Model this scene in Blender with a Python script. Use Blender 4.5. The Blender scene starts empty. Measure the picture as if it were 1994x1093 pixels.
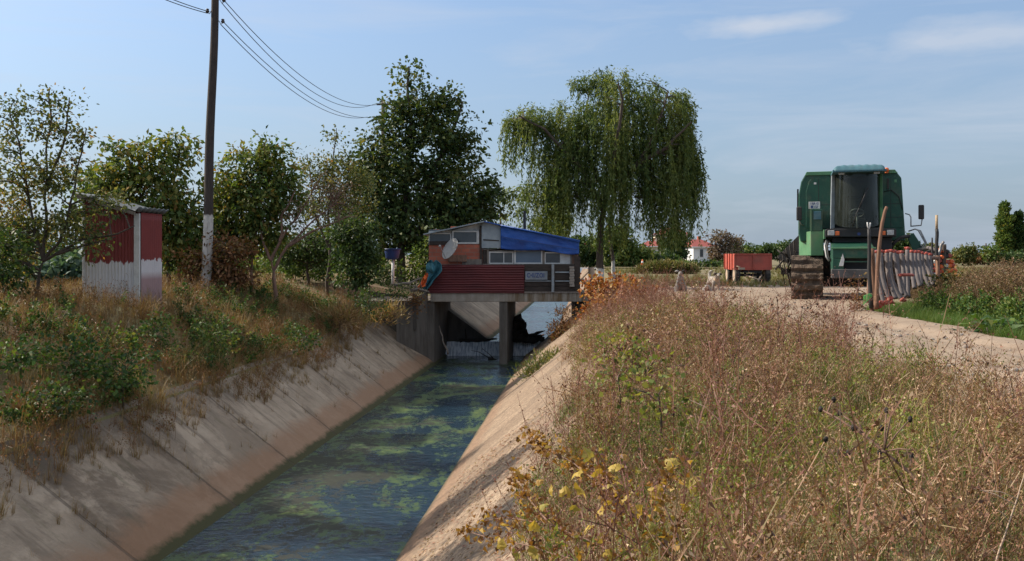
import bpy, bmesh, math, random
import numpy as np
from mathutils import Vector, Matrix, noise as mnoise
rad = math.radians
sc = bpy.context.scene
COL = sc.collection
random.seed(7)
RNG = np.random.default_rng(11)

# ------------------------------------------------------------------ camera, sky, sun, exposure
H = 1.4                 # eye height above the yard
F = 1700.0              # focal length in photo pixels (photo is 1994 wide)
CX, CY = 997.0, 498.0   # principal column, horizon row
cam = bpy.data.cameras.new('camera'); cam_o = bpy.data.objects.new('camera', cam); COL.objects.link(cam_o)
cam.sensor_width = 36; cam.lens = 36 * F / 1994; cam.shift_y = -(546.5 - CY) / 1994
cam.clip_start = 0.05; cam.clip_end = 6000
cam_o.location = (0, 0, H); cam_o.rotation_euler = (rad(90), 0, 0)
sc.camera = cam_o
SUN_EL = 36.0
SV = Vector((-0.955 * math.cos(rad(SUN_EL)), 0.296 * math.cos(rad(SUN_EL)), math.sin(rad(SUN_EL)))).normalized()
sun = bpy.data.lights.new('sun', 'SUN'); sun.energy = 4.0; sun.angle = rad(0.6); sun.color = (1.0, 0.89, 0.745)
sun_o = bpy.data.objects.new('sun', sun); COL.objects.link(sun_o)
sun_o.rotation_euler = SV.to_track_quat('Z', 'Y').to_euler(); sun_o.location = (-40, 20, 40)
sc.view_settings.view_transform = 'Standard'; sc.view_settings.look = 'None'
sc.view_settings.exposure = 0.75; sc.view_settings.gamma = 1.0; sc.view_settings.use_curve_mapping = False
sc.cycles.use_denoising = True
sc.cycles.max_bounces = 8; sc.cycles.transparent_max_bounces = 8

def nd(nt, kind, props=None, **ins):
    n = nt.nodes.new(kind)
    for k, v in (props or {}).items(): setattr(n, k, v)
    for k, v in ins.items():
        k = k.replace('_', ' ') if k.replace('_', ' ') in n.inputs else k
        s = n.inputs[int(k[1:])] if (k[0] == 'i' and k[1:].isdigit()) else n.inputs[k]
        if isinstance(v, bpy.types.NodeSocket): nt.links.new(v, s)
        else: s.default_value = v
    return n
def math_(nt, op, a, b=0.0, c=None, clamp=False):
    n = nt.nodes.new('ShaderNodeMath'); n.operation = op; n.use_clamp = clamp
    for i, v in enumerate((a, b) if c is None else (a, b, c)):
        if isinstance(v, bpy.types.NodeSocket): nt.links.new(v, n.inputs[i])
        else: n.inputs[i].default_value = v
    return n.outputs[0]
def ramp(nt, fac, stops, interp='LINEAR'):
    n = nt.nodes.new('ShaderNodeValToRGB'); cr = n.color_ramp; cr.interpolation = interp
    while len(cr.elements) < len(stops): cr.elements.new(0.5)
    for e, (p, c) in zip(cr.elements, stops):
        e.position = p; e.color = (c[0], c[1], c[2], 1) if hasattr(c, '__len__') else (c, c, c, 1)
    nt.links.new(fac, n.inputs[0]); return n.outputs[0]
def mixc(nt, fac, a, b, blend='MIX'):
    n = nt.nodes.new('ShaderNodeMix'); n.data_type = 'RGBA'; n.blend_type = blend
    for s, v in ((n.inputs[0], fac), (n.inputs[6], a), (n.inputs[7], b)):
        if isinstance(v, bpy.types.NodeSocket): nt.links.new(v, s)
        elif hasattr(v, '__len__'): s.default_value = (v[0], v[1], v[2], 1)
        else: s.default_value = v
    return n.outputs[2]

w = bpy.data.worlds.new('World'); sc.world = w; w.use_nodes = True
wt = w.node_tree; wt.nodes.clear()
sky = nd(wt, 'ShaderNodeTexSky', dict(sky_type='NISHITA', sun_disc=False, sun_elevation=rad(SUN_EL),
         sun_rotation=math.atan2(SV.x, SV.y), altitude=50.0, air_density=1.0, dust_density=1.2, ozone_density=1.6))
wc = nd(wt, 'ShaderNodeTexCoord').outputs['Generated']
sep = nd(wt, 'ShaderNodeSeparateXYZ', i0=wc)
# thin high cloud, laid out by direction in the sky
mp = nd(wt, 'ShaderNodeMapping', Vector=wc); mp.inputs['Scale'].default_value = (1.6, 1.6, 13.0)
nz = nd(wt, 'ShaderNodeTexNoise', Vector=mp.outputs[0], Scale=1.7, Detail=7.0, Roughness=0.6, Distortion=0.5)
veil = ramp(wt, nz.outputs[0], [(0.44, 0.0), (0.72, 0.38)])
def cloud(px, py, rx, ry, amt):
    d = Vector(((px - CX) / F, 1, (CY - py) / F)).normalized()
    v = nd(wt, 'ShaderNodeVectorMath', dict(operation='SUBTRACT'), i0=wc, i1=tuple(d))
    v = nd(wt, 'ShaderNodeVectorMath', dict(operation='MULTIPLY'), i0=v.outputs[0], i1=(F / rx, F / rx * .6, F / ry))
    l = nd(wt, 'ShaderNodeVectorMath', dict(operation='LENGTH'), i0=v.outputs[0]).outputs['Value']
    mp2 = nd(wt, 'ShaderNodeMapping', Vector=wc); mp2.inputs['Scale'].default_value = (9, 9, 30)
    n2 = nd(wt, 'ShaderNodeTexNoise', Vector=mp2.outputs[0], Scale=2.0, Detail=5.0)
    l = math_(wt, 'ADD', l, math_(wt, 'MULTIPLY', math_(wt, 'SUBTRACT', n2.outputs[0], 0.5), 1.7))
    return math_(wt, 'MULTIPLY', math_(wt, 'SUBTRACT', 1.15, l, clamp=True), amt, clamp=True)
c1 = cloud(1490, 48, 150, 20, 0.75)
c2 = cloud(1900, 72, 170, 36, 0.6)
cm = math_(wt, 'MAXIMUM', math_(wt, 'MAXIMUM', c1, c2), veil)
hz = math_(wt, 'MULTIPLY', math_(wt, 'POWER', math_(wt, 'SUBTRACT', 1.0, math_(wt, 'MULTIPLY', sep.outputs[2], 2.0), clamp=True), 1.0), 0.92, clamp=True)
side = math_(wt, 'ADD', math_(wt, 'MULTIPLY', sep.outputs[0], 0.9), 0.5, clamp=True)
hcol = mixc(wt, side, (1.75, 2.2, 2.75), (1.4, 1.75, 2.25))
skyc = mixc(wt, hz, mixc(wt, 1.0, sky.outputs[0], (0.84, 0.92, 1.0), 'MULTIPLY'), hcol)
skyc = mixc(wt, cm, skyc, (3.0, 3.25, 3.7))
ovh = nd(wt, 'ShaderNodeMapRange', dict(interpolation_type='SMOOTHSTEP'), Value=sep.outputs[2]); ovh.inputs['From Min'].default_value = 0.28; ovh.inputs['From Max'].default_value = 0.75  # brighter overhead sky, added above the view to fill the shade
skyc = mixc(wt, math_(wt, 'MULTIPLY', ovh.outputs[0], math_(wt, 'ADD', 0.55, math_(wt, 'MULTIPLY', nz.outputs[0], 0.5), clamp=True)), skyc, (4.6, 4.55, 4.5))
bg = nd(wt, 'ShaderNodeBackground', Color=skyc, Strength=0.125)
wo = nd(wt, 'ShaderNodeOutputWorld', Surface=bg.outputs[0])

# ------------------------------------------------------------------ helpers
def P(px, py, Y): return Vector(((px - CX) * Y / F, Y, H - (py - CY) * Y / F))
def X(px, Y): return (px - CX) * Y / F
def Z(py, Y): return H - (py - CY) * Y / F
def sstep(a, b, x):
    t = np.clip((x - a) / (b - a), 0, 1); return t * t * (3 - 2 * t)
def lstep(a, b, x): return np.clip((x - a) / (b - a), 0, 1)

def tag(o, label=None, cat=None, group=None, kind=None):
    if label: o['label'] = label
    if cat: o['category'] = cat
    if group: o['group'] = group
    if kind: o['kind'] = kind
    return o
def thing(name, label, cat, loc=(0, 0, 0), rotz=0.0, group=None):
    o = bpy.data.objects.new(name, None); COL.objects.link(o); o.empty_display_size = 0.2
    o.location = loc; o.rotation_euler = (0, 0, rotz)
    return tag(o, label, cat, group)

class MB:
    def __init__(s): s.v = []; s.f = []; s.sm = []; s.uv = None
    def add(s, vs, fs, smooth=False):
        n = len(s.v); s.v += [tuple(p) for p in vs]
        for f in fs: s.f.append(tuple(i + n for i in f)); s.sm.append(smooth)
        return s
    def box(s, c, d, rot=None):
        hx, hy, hz_ = d[0] / 2, d[1] / 2, d[2] / 2; c = Vector(c)
        vs = [Vector((x, y, z)) for z in (-hz_, hz_) for y in (-hy, hy) for x in (-hx, hx)]
        if rot is not None: vs = [rot @ v for v in vs]
        return s.add([v + c for v in vs], [(0, 2, 3, 1), (4, 5, 7, 6), (0, 1, 5, 4), (2, 6, 7, 3), (0, 4, 6, 2), (1, 3, 7, 5)])
    def hexa(s, b, t):  # four bottom and four top corners
        return s.add(list(b) + list(t), [(3, 2, 1, 0), (4, 5, 6, 7), (0, 1, 5, 4), (1, 2, 6, 5), (2, 3, 7, 6), (3, 0, 4, 7)])
    def prism(s, poly, a, b, axis='y'):
        n = len(poly)
        def m(p, q): return (p[0], q, p[1]) if axis == 'y' else ((q, p[0], p[1]) if axis == 'x' else (p[0], p[1], q))
        vs = [m(p, a) for p in poly] + [m(p, b) for p in poly]
        fs = [tuple(range(n)), tuple(range(2 * n - 1, n - 1, -1))] + [(i, i + n, (i + 1) % n + n, (i + 1) % n) for i in range(n)]
        return s.add(vs, fs)
    def tube(s, pts, r, n=8, cap=True):
        pts = [Vector(p) for p in pts]
        if not hasattr(r, '__len__'): r = [r] * len(pts)
        vs = []; up = Vector((0.13, 0.21, 1))
        t0 = (pts[1] - pts[0]).normalized()
        a = t0.cross(up)
        if a.length < 1e-3: a = t0.cross(Vector((1, 0, 0)))
        a.normalize()
        for i, p in enumerate(pts):
            t = (pts[min(i + 1, len(pts) - 1)] - pts[max(i - 1, 0)]).normalized()
            a = (a - t * a.dot(t)).normalized(); b = t.cross(a)
            for k in range(n):
                q = 2 * math.pi * k / n; vs.append(p + (a * math.cos(q) + b * math.sin(q)) * r[i])
        fs = [(i * n + k, i * n + (k + 1) % n, (i + 1) * n + (k + 1) % n, (i + 1) * n + k) for i in range(len(pts) - 1) for k in range(n)]
        s.add(vs, fs, True)
        if cap:
            m = len(s.v) - len(vs)
            s.f.append(tuple(m + k for k in range(n - 1, -1, -1))); s.sm.append(False)
            s.f.append(tuple(m + (len(pts) - 1) * n + k for k in range(n))); s.sm.append(False)
        return s
    def cyl(s, a, b, r, n=14): return s.tube([a, b], r, n)
    def ball(s, c, r, n=10, m=7):
        c = Vector(c); r = Vector(r) if hasattr(r, '__len__') else Vector((r, r, r))
        vs = []
        for i in range(m + 1):
            th = math.pi * i / m
            for k in range(n):
                q = 2 * math.pi * k / n
                vs.append(c + Vector((r.x * math.sin(th) * math.cos(q), r.y * math.sin(th) * math.sin(q), r.z * math.cos(th))))
        return s.add(vs, [(i * n + k, (i + 1) * n + k, (i + 1) * n + (k + 1) % n, i * n + (k + 1) % n) for i in range(m) for k in range(n)], True)
    def grid(s, nu, nv, fn, smooth=True):
        vs = [fn(i / nu, j / nv) for j in range(nv + 1) for i in range(nu + 1)]
        return s.add(vs, [(j * (nu + 1) + i, j * (nu + 1) + i + 1, (j + 1) * (nu + 1) + i + 1, (j + 1) * (nu + 1) + i) for j in range(nv) for i in range(nu)], smooth)
    def build(s, name, mat, parent=None, bevel=0, solid=0, sub=0):
        me = bpy.data.meshes.new(name); me.from_pydata(s.v, [], s.f)
        me.polygons.foreach_set('use_smooth', s.sm); me.materials.append(mat); me.update()
        o = bpy.data.objects.new(name, me); COL.objects.link(o)
        if parent: o.parent = parent
        if solid: m = o.modifiers.new('solid', 'SOLIDIFY'); m.thickness = solid; m.offset = 0
        if bevel: m = o.modifiers.new('bevel', 'BEVEL'); m.width = bevel; m.segments = 2; m.limit_method = 'ANGLE'
        if sub: m = o.modifiers.new('sub', 'SUBSURF'); m.levels = sub; m.render_levels = sub
        return o

def polys(name, V, tint, mat, parent=None, sides=4):
    """one mesh from an array (n, sides, 3) of small separate faces with a random number per face"""
    n = len(V); me = bpy.data.meshes.new(name)
    me.vertices.add(n * sides); me.loops.add(n * sides); me.polygons.add(n)
    me.vertices.foreach_set('co', np.ascontiguousarray(V, dtype=np.float32).ravel())
    me.loops.foreach_set('vertex_index', np.arange(n * sides, dtype=np.int32))
    me.polygons.foreach_set('loop_start', np.arange(0, n * sides, sides, dtype=np.int32))
    a = me.attributes.new('tint', 'FLOAT', 'FACE'); a.data.foreach_set('value', np.asarray(tint, dtype=np.float32))
    me.materials.append(mat); me.update(calc_edges=True); me.validate()
    o = bpy.data.objects.new(name, me); COL.objects.link(o)
    if parent: o.parent = parent
    return o

def unit(a): return a / np.maximum(np.linalg.norm(a, axis=-1, keepdims=True), 1e-9)
def rdir(n):
    return unit(RNG.normal(size=(n, 3)))
def leaves(C, D, L, W, N=None, bend=0.25):
    """diamond leaves, centre line from C along D, length L, width W, folded a little; returns (n,4,3)"""
    n = len(C); L = np.broadcast_to(L, (n,))[:, None]; W = np.broadcast_to(W, (n,))[:, None]
    if N is None: N = rdir(n)
    S = unit(np.cross(D, N)); U = np.cross(S, D)
    mid = C + D * L * 0.45 + U * L * bend * 0.3
    return np.stack([C, mid + S * W * 0.5, C + D * L - U * L * bend * 0.3, mid - S * W * 0.5], axis=1)
def ribbons(A, B, W0, W1=None):
    """thin stems from A to B as flat strips turned at random"""
    n = len(A); D = unit(B - A); S = unit(np.cross(D, rdir(n)))
    W0 = np.broadcast_to(W0, (n,))[:, None]; W1 = W0 * 0.6 if W1 is None else np.broadcast_to(W1, (n,))[:, None]
    return np.stack([A - S * W0 / 2, A + S * W0 / 2, B + S * W1 / 2, B - S * W1 / 2], axis=1)

# ------------------------------------------------------------------ materials
def newmat(name):
    m = bpy.data.materials.new(name); m.use_nodes = True; nt = m.node_tree; nt.nodes.clear()
    return m, nt
def out(nt, sh): nd(nt, 'ShaderNodeOutputMaterial', Surface=sh)
def bump(nt, h, strength=0.3, dist=0.02):
    return nd(nt, 'ShaderNodeBump', Height=h, Strength=strength, Distance=dist).outputs[0]
def mat(name, c, c2=None, scale=6.0, rough=0.7, metal=0.0, bmp=0.15, dirt=None, dscale=1.3, damt=0.5, stretch=(1, 1, 1), spec=0.4, bdist=0.01):
    """painted / plain surface with fine mottling, larger stains of dirt, and a little relief"""
    m, nt = newmat(name)
    co = nd(nt, 'ShaderNodeTexCoord').outputs['Object']
    mp = nd(nt, 'ShaderNodeMapping', Vector=co); mp.inputs['Scale'].default_value = stretch
    n1 = nd(nt, 'ShaderNodeTexNoise', Vector=mp.outputs[0], Scale=scale, Detail=6.0, Roughness=0.62)
    c2 = c2 or tuple(x * 0.72 for x in c)
    col = mixc(nt, ramp(nt, n1.outputs[0], [(0.35, 0.0), (0.68, 1.0)]), c, c2)
    if dirt:
        n2 = nd(nt, 'ShaderNodeTexNoise', Vector=mp.outputs[0], Scale=dscale, Detail=8.0, Roughness=0.7)
        col = mixc(nt, ramp(nt, n2.outputs[0], [(0.5, 0.0), (0.7, damt)]), col, dirt)
    n3 = nd(nt, 'ShaderNodeTexNoise', Vector=mp.outputs[0], Scale=scale * 5, Detail=4.0)
    b = nd(nt, 'ShaderNodeBsdfPrincipled', Base_Color=col, Metallic=metal)
    b.inputs['Roughness'].default_value = rough; b.inputs['Specular IOR Level'].default_value = spec
    nt.links.new(bump(nt, n3.outputs[0], bmp, bdist), b.inputs['Normal'])
    nt.links.new(math_(nt, 'ADD', math_(nt, 'MULTIPLY', n1.outputs[0], 0.25), rough - 0.12, clamp=True), b.inputs['Roughness'])
    out(nt, b.outputs[0]); return m
def leafmat(name, stops, trans=0.35, rough=0.55, spec=0.3):
    m, nt = newmat(name)
    t = nd(nt, 'ShaderNodeAttribute', dict(attribute_name='tint')).outputs['Fac']
    col = ramp(nt, t, stops)
    b = nd(nt, 'ShaderNodeBsdfPrincipled', Base_Color=col, Roughness=rough); b.inputs['Specular IOR Level'].default_value = spec
    tc = mixc(nt, 1.0, col, (1.25, 1.15, 0.55), 'MULTIPLY')
    tr = nd(nt, 'ShaderNodeBsdfTranslucent', Color=tc)
    mx = nd(nt, 'ShaderNodeMixShader', i0=trans, i1=b.outputs[0], i2=tr.outputs[0])
    out(nt, mx.outputs[0]); return m
def barkmat(name, c, c2, white_to=None, white=(0.62, 0.6, 0.56)):
    m, nt = newmat(name)
    co = nd(nt, 'ShaderNodeTexCoord').outputs['Object']
    mp = nd(nt, 'ShaderNodeMapping', Vector=co); mp.inputs['Scale'].default_value = (9, 9, 1.6)
    n1 = nd(nt, 'ShaderNodeTexNoise', Vector=mp.outputs[0], Scale=2.2, Detail=8.0, Roughness=0.7)
    col = mixc(nt, ramp(nt, n1.outputs[0], [(0.35, 0.0), (0.65, 1.0)]), c, c2)
    if white_to is not None:
        g = nd(nt, 'ShaderNodeSeparateXYZ', i0=co).outputs[2]
        n2 = nd(nt, 'ShaderNodeTexNoise', Vector=co, Scale=5.0, Detail=6.0)
        k = math_(nt, 'SUBTRACT', white_to, math_(nt, 'ADD', g, math_(nt, 'MULTIPLY', math_(nt, 'SUBTRACT', n2.outputs[0], 0.5), 0.5)))
        k = math_(nt, 'MULTIPLY', k, 14.0, clamp=True)
        k = math_(nt, 'MULTIPLY', k, ramp(nt, n1.outputs[0], [(0.5, 1.0), (0.72, 0.35)]))
        col = mixc(nt, k, col, white)
    b = nd(nt, 'ShaderNodeBsdfPrincipled', Base_Color=col, Roughness=0.9)
    nt.links.new(bump(nt, n1.outputs[0], 0.6, 0.02), b.inputs['Normal'])
    out(nt, b.outputs[0]); return m

M = {}
M['bark'] = barkmat('bark', (0.10, 0.075, 0.055), (0.045, 0.035, 0.028))
M['bark_red'] = barkmat('reddish bark', (0.26, 0.15, 0.105), (0.12, 0.075, 0.055))
M['bark_white'] = barkmat('whitewashed bark', (0.09, 0.07, 0.05), (0.04, 0.03, 0.025), 1.15)
M['bark_white2'] = barkmat('low whitewashed bark', (0.16, 0.10, 0.07), (0.07, 0.05, 0.04), 0.75)
M['concrete'] = mat('weathered concrete', (0.34, 0.31, 0.27), (0.25, 0.23, 0.20), 3.0, 0.9, dirt=(0.10, 0.08, 0.06), dscale=0.9, damt=0.75, stretch=(1, 1, .35), bmp=0.4)
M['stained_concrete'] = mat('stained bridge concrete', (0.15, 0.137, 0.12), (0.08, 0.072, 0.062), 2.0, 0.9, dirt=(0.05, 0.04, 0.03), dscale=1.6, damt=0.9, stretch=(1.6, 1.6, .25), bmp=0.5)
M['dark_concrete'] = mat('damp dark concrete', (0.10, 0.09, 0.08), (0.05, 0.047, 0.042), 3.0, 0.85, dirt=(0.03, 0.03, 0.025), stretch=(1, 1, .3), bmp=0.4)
M['white_paint'] = mat('worn white paint', (0.62, 0.62, 0.60), (0.5, 0.5, 0.49), 8.0, 0.6, dirt=(0.3, 0.27, 0.23), damt=0.6)
M['grey_sheet'] = mat('grey sheet metal', (0.32, 0.36, 0.38), (0.22, 0.26, 0.29), 4.0, 0.55, metal=0.2, dirt=(0.14, 0.12, 0.10), damt=0.7)
M['dark_sheet'] = mat('dark roof sheet', (0.13, 0.15, 0.16), (0.08, 0.09, 0.10), 3.0, 0.6, metal=0.2, dirt=(0.10, 0.075, 0.06))
M['blue_tarp'] = mat('blue tarpaulin', (0.012, 0.085, 0.36), (0.01, 0.055, 0.26), 2.0, 0.45, bmp=0.5, bdist=0.04, spec=0.45)
M['red_sheet'] = mat('dark red corrugated sheet', (0.125, 0.020, 0.022), (0.075, 0.013, 0.015), 2.5, 0.55, dirt=(0.07, 0.02, 0.02), damt=0.7, stretch=(0.4, 1, 1.5))
M['dark_wood'] = mat('dark old boards', (0.055, 0.042, 0.035), (0.03, 0.024, 0.02), 5.0, 0.85, stretch=(.6, 2, 4), bmp=0.4)
M['grey_wood'] = mat('grey old wood', (0.22, 0.19, 0.16), (0.12, 0.10, 0.085), 5.0, 0.9, stretch=(3, 3, .5), bmp=0.4)
M['brown_wood'] = mat('brown pole wood', (0.23, 0.125, 0.08), (0.13, 0.07, 0.045), 5.0, 0.85, stretch=(3, 3, .5), bmp=0.4)
M['glass'] = mat('dusty dark window glass', (0.035, 0.045, 0.055), (0.06, 0.07, 0.08), 2.5, 0.14, bmp=0.03, dirt=(0.14, 0.14, 0.14), damt=0.3, spec=0.6)
M['blue_glass'] = mat('blue grey window film', (0.10, 0.145, 0.20), (0.085, 0.12, 0.17), 2.0, 0.35, bmp=0.05, spec=0.5)
M['dish'] = mat('satellite dish grey', (0.30, 0.30, 0.30), (0.22, 0.22, 0.22), 3.0, 0.5, dirt=(0.25, 0.2, 0.16), damt=0.5)
M['steel'] = mat('dull steel', (0.30, 0.30, 0.30), (0.2, 0.2, 0.2), 6.0, 0.5, metal=0.6, dirt=(0.16, 0.09, 0.05))
M['black'] = mat('matt black metal', (0.018, 0.018, 0.02), (0.03, 0.028, 0.027), 5.0, 0.6, dirt=(0.07, 0.055, 0.04), damt=0.5)
M['rubber'] = mat('worn tyre rubber', (0.028, 0.027, 0.026), (0.05, 0.045, 0.04), 6.0, 0.85, dirt=(0.17, 0.13, 0.095), damt=0.8)
M['teal_cloth'] = mat('teal tarp cloth', (0.035, 0.15, 0.19), (0.02, 0.09, 0.12), 5.0, 0.7, bmp=0.4)
M['orange_cloth'] = mat('orange tarp cloth', (0.75, 0.16, 0.035), (0.5, 0.10, 0.03), 5.0, 0.7, bmp=0.4)
M['navy'] = mat('dark blue plastic', (0.025, 0.055, 0.20), (0.02, 0.04, 0.13), 3.0, 0.45)
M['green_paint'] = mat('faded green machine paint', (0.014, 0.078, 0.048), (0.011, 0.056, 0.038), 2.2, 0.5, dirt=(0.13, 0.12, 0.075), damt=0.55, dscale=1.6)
M['green_light'] = mat('sun bleached green paint', (0.10, 0.24, 0.12), (0.07, 0.18, 0.09), 2.2, 0.55, dirt=(0.19, 0.17, 0.11), damt=0.6)  # lighter copy of the green paint, sunlight on it put into the colour
M['teal_roof'] = mat('blue green cab roof', (0.060, 0.155, 0.19), (0.045, 0.12, 0.15), 3.0, 0.55, dirt=(0.17, 0.19, 0.18))
M['mud'] = mat('dried mud', (0.14, 0.10, 0.072), (0.07, 0.05, 0.038), 6.0, 0.95, dirt=(0.06, 0.045, 0.035), dscale=4.0, damt=0.8, bmp=0.9, bdist=0.05)
M['cab_glass'] = mat('dirty cab windscreen', (0.024, 0.034, 0.030), (0.045, 0.058, 0.05), 1.5, 0.12, bmp=0.02, dirt=(0.11, 0.115, 0.10), damt=0.45, dscale=2.0, spec=0.6)
M['lamp'] = mat('headlamp glass', (0.45, 0.45, 0.44), (0.3, 0.3, 0.3), 20, 0.2, spec=0.7)
M['orange'] = mat('orange plastic', (0.75, 0.17, 0.04), (0.55, 0.11, 0.03), 8.0, 0.4)
M['red_cap'] = mat('faded orange red cap', (0.40, 0.075, 0.05), (0.25, 0.045, 0.032), 9.0, 0.55, dirt=(0.25, 0.12, 0.08), damt=0.5)
M['hose'] = mat('dusty grey rubber hose', (0.155, 0.135, 0.135), (0.085, 0.075, 0.078), 5.0, 0.75, dirt=(0.25, 0.19, 0.15), damt=0.7, dscale=3.0)
M['cart_red'] = mat('faded red cart paint', (0.50, 0.105, 0.07), (0.40, 0.08, 0.055), 3.0, 0.55, dirt=(0.20, 0.10, 0.075), damt=0.7)
M['pale_rim'] = mat('pale dusty wheel rim', (0.50, 0.38, 0.28), (0.38, 0.28, 0.2), 5.0, 0.7)
M['fur_white'] = mat('dusty white fur', (0.52, 0.47, 0.41), (0.40, 0.35, 0.30), 14.0, 0.95, bmp=0.6)
M['fur_grey'] = mat('grey white fur', (0.36, 0.35, 0.33), (0.25, 0.24, 0.23), 14.0, 0.95, bmp=0.6)
M['fur_black'] = mat('black fur', (0.02, 0.02, 0.022), (0.035, 0.033, 0.03), 14.0, 0.9, bmp=0.6)
M['fur_tan'] = mat('tan fur', (0.40, 0.25, 0.15), (0.3, 0.18, 0.1), 14.0, 0.9)
M['wall_white'] = mat('white house render', (0.72, 0.72, 0.72), (0.62, 0.62, 0.62), 1.0, 0.85)
M['wall_cream'] = mat('cream house render', (0.62, 0.55, 0.42), (0.5, 0.45, 0.35), 1.0, 0.85)
M['roof_tile'] = mat('red roof tiles', (0.30, 0.075, 0.06), (0.2, 0.05, 0.045), 2.0, 0.8)
M['log_dark'] = mat('wet black driftwood', (0.022, 0.018, 0.015), (0.04, 0.032, 0.026), 5.0, 0.75, bmp=0.8, bdist=0.05)
M['wire'] = mat('dark cable', (0.04, 0.04, 0.045), None, 3.0, 0.6)
M['insul'] = mat('brown ceramic insulator', (0.045, 0.03, 0.028), None, 3.0, 0.3)
M['stone'] = mat('pale field stone', (0.33, 0.29, 0.25), (0.24, 0.21, 0.18), 5.0, 0.9, bmp=0.6)
M['lime'] = mat('green plastic net', (0.10, 0.42, 0.10), None, 6.0, 0.6)

def brickmat(name, c1, c2, mortar, sc_=1.0):
    m, nt = newmat(name)
    co = nd(nt, 'ShaderNodeTexCoord').outputs['Object']
    mp = nd(nt, 'ShaderNodeMapping', Vector=co); mp.inputs['Rotation'].default_value = (rad(90), 0, 0)
    b = nd(nt, 'ShaderNodeTexBrick', Vector=mp.outputs[0], Color1=(*c1, 1), Color2=(*c2, 1), Mortar=(*mortar, 1), Scale=sc_)
    b.inputs['Mortar Size'].default_value = 0.012; b.inputs['Brick Width'].default_value = 0.29; b.inputs['Row Height'].default_value = 0.14
    n1 = nd(nt, 'ShaderNodeTexNoise', Vector=co, Scale=3.0, Detail=7.0, Roughness=0.7)
    col = mixc(nt, ramp(nt, n1.outputs[0], [(0.45, 0.0), (0.75, 0.6)]), b.outputs[0], tuple(x * 0.4 for x in c1))
    p = nd(nt, 'ShaderNodeBsdfPrincipled', Base_Color=col, Roughness=0.9)
    nt.links.new(bump(nt, b.outputs[1], -0.5, 0.01), p.inputs['Normal'])
    out(nt, p.outputs[0]); return m
M['brick'] = brickmat('hollow red bricks', (0.42, 0.125, 0.075), (0.33, 0.095, 0.06), (0.24, 0.15, 0.115))

def shedmat(name, white_amt, edge):
    m, nt = newmat(name)
    co = nd(nt, 'ShaderNodeTexCoord').outputs['Object']
    z = nd(nt, 'ShaderNodeSeparateXYZ', i0=co).outputs[2]
    mp = nd(nt, 'ShaderNodeMapping', Vector=co); mp.inputs['Scale'].default_value = (4.5, 4.5, .6)
    n1 = nd(nt, 'ShaderNodeTexNoise', Vector=mp.outputs[0], Scale=1.6, Detail=5.0, Roughness=0.6)
    n2 = nd(nt, 'ShaderNodeTexNoise', Vector=co, Scale=3.0, Detail=7.0, Roughness=0.7)
    red = mixc(nt, n2.outputs[0], (0.23, 0.030, 0.024), (0.14, 0.018, 0.016))
    wht = mixc(nt, n2.outputs[0], (0.68, 0.68, 0.69), (0.50, 0.49, 0.50))
    k = math_(nt, 'SUBTRACT', edge, math_(nt, 'ADD', z, math_(nt, 'MULTIPLY', math_(nt, 'SUBTRACT', n1.outputs[0], 0.5), 0.4)))
    k = math_(nt, 'MULTIPLY', math_(nt, 'MULTIPLY', k, 45.0, clamp=True), white_amt)
    if white_amt < 1:   # worn paint, fading away downwards
        k2 = math_(nt, 'MULTIPLY', math_(nt, 'SUBTRACT', z, 0.62), 3.5, clamp=True)
        k = math_(nt, 'MULTIPLY', k, math_(nt, 'ADD', k2, 0.38, clamp=True))
    col = mixc(nt, k, red, wht)
    b = nd(nt, 'ShaderNodeBsdfPrincipled', Base_Color=col, Roughness=0.6)
    nt.links.new(bump(nt, n2.outputs[0], 0.2, 0.01), b.inputs['Normal'])
    out(nt, b.outputs[0]); return m

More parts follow.
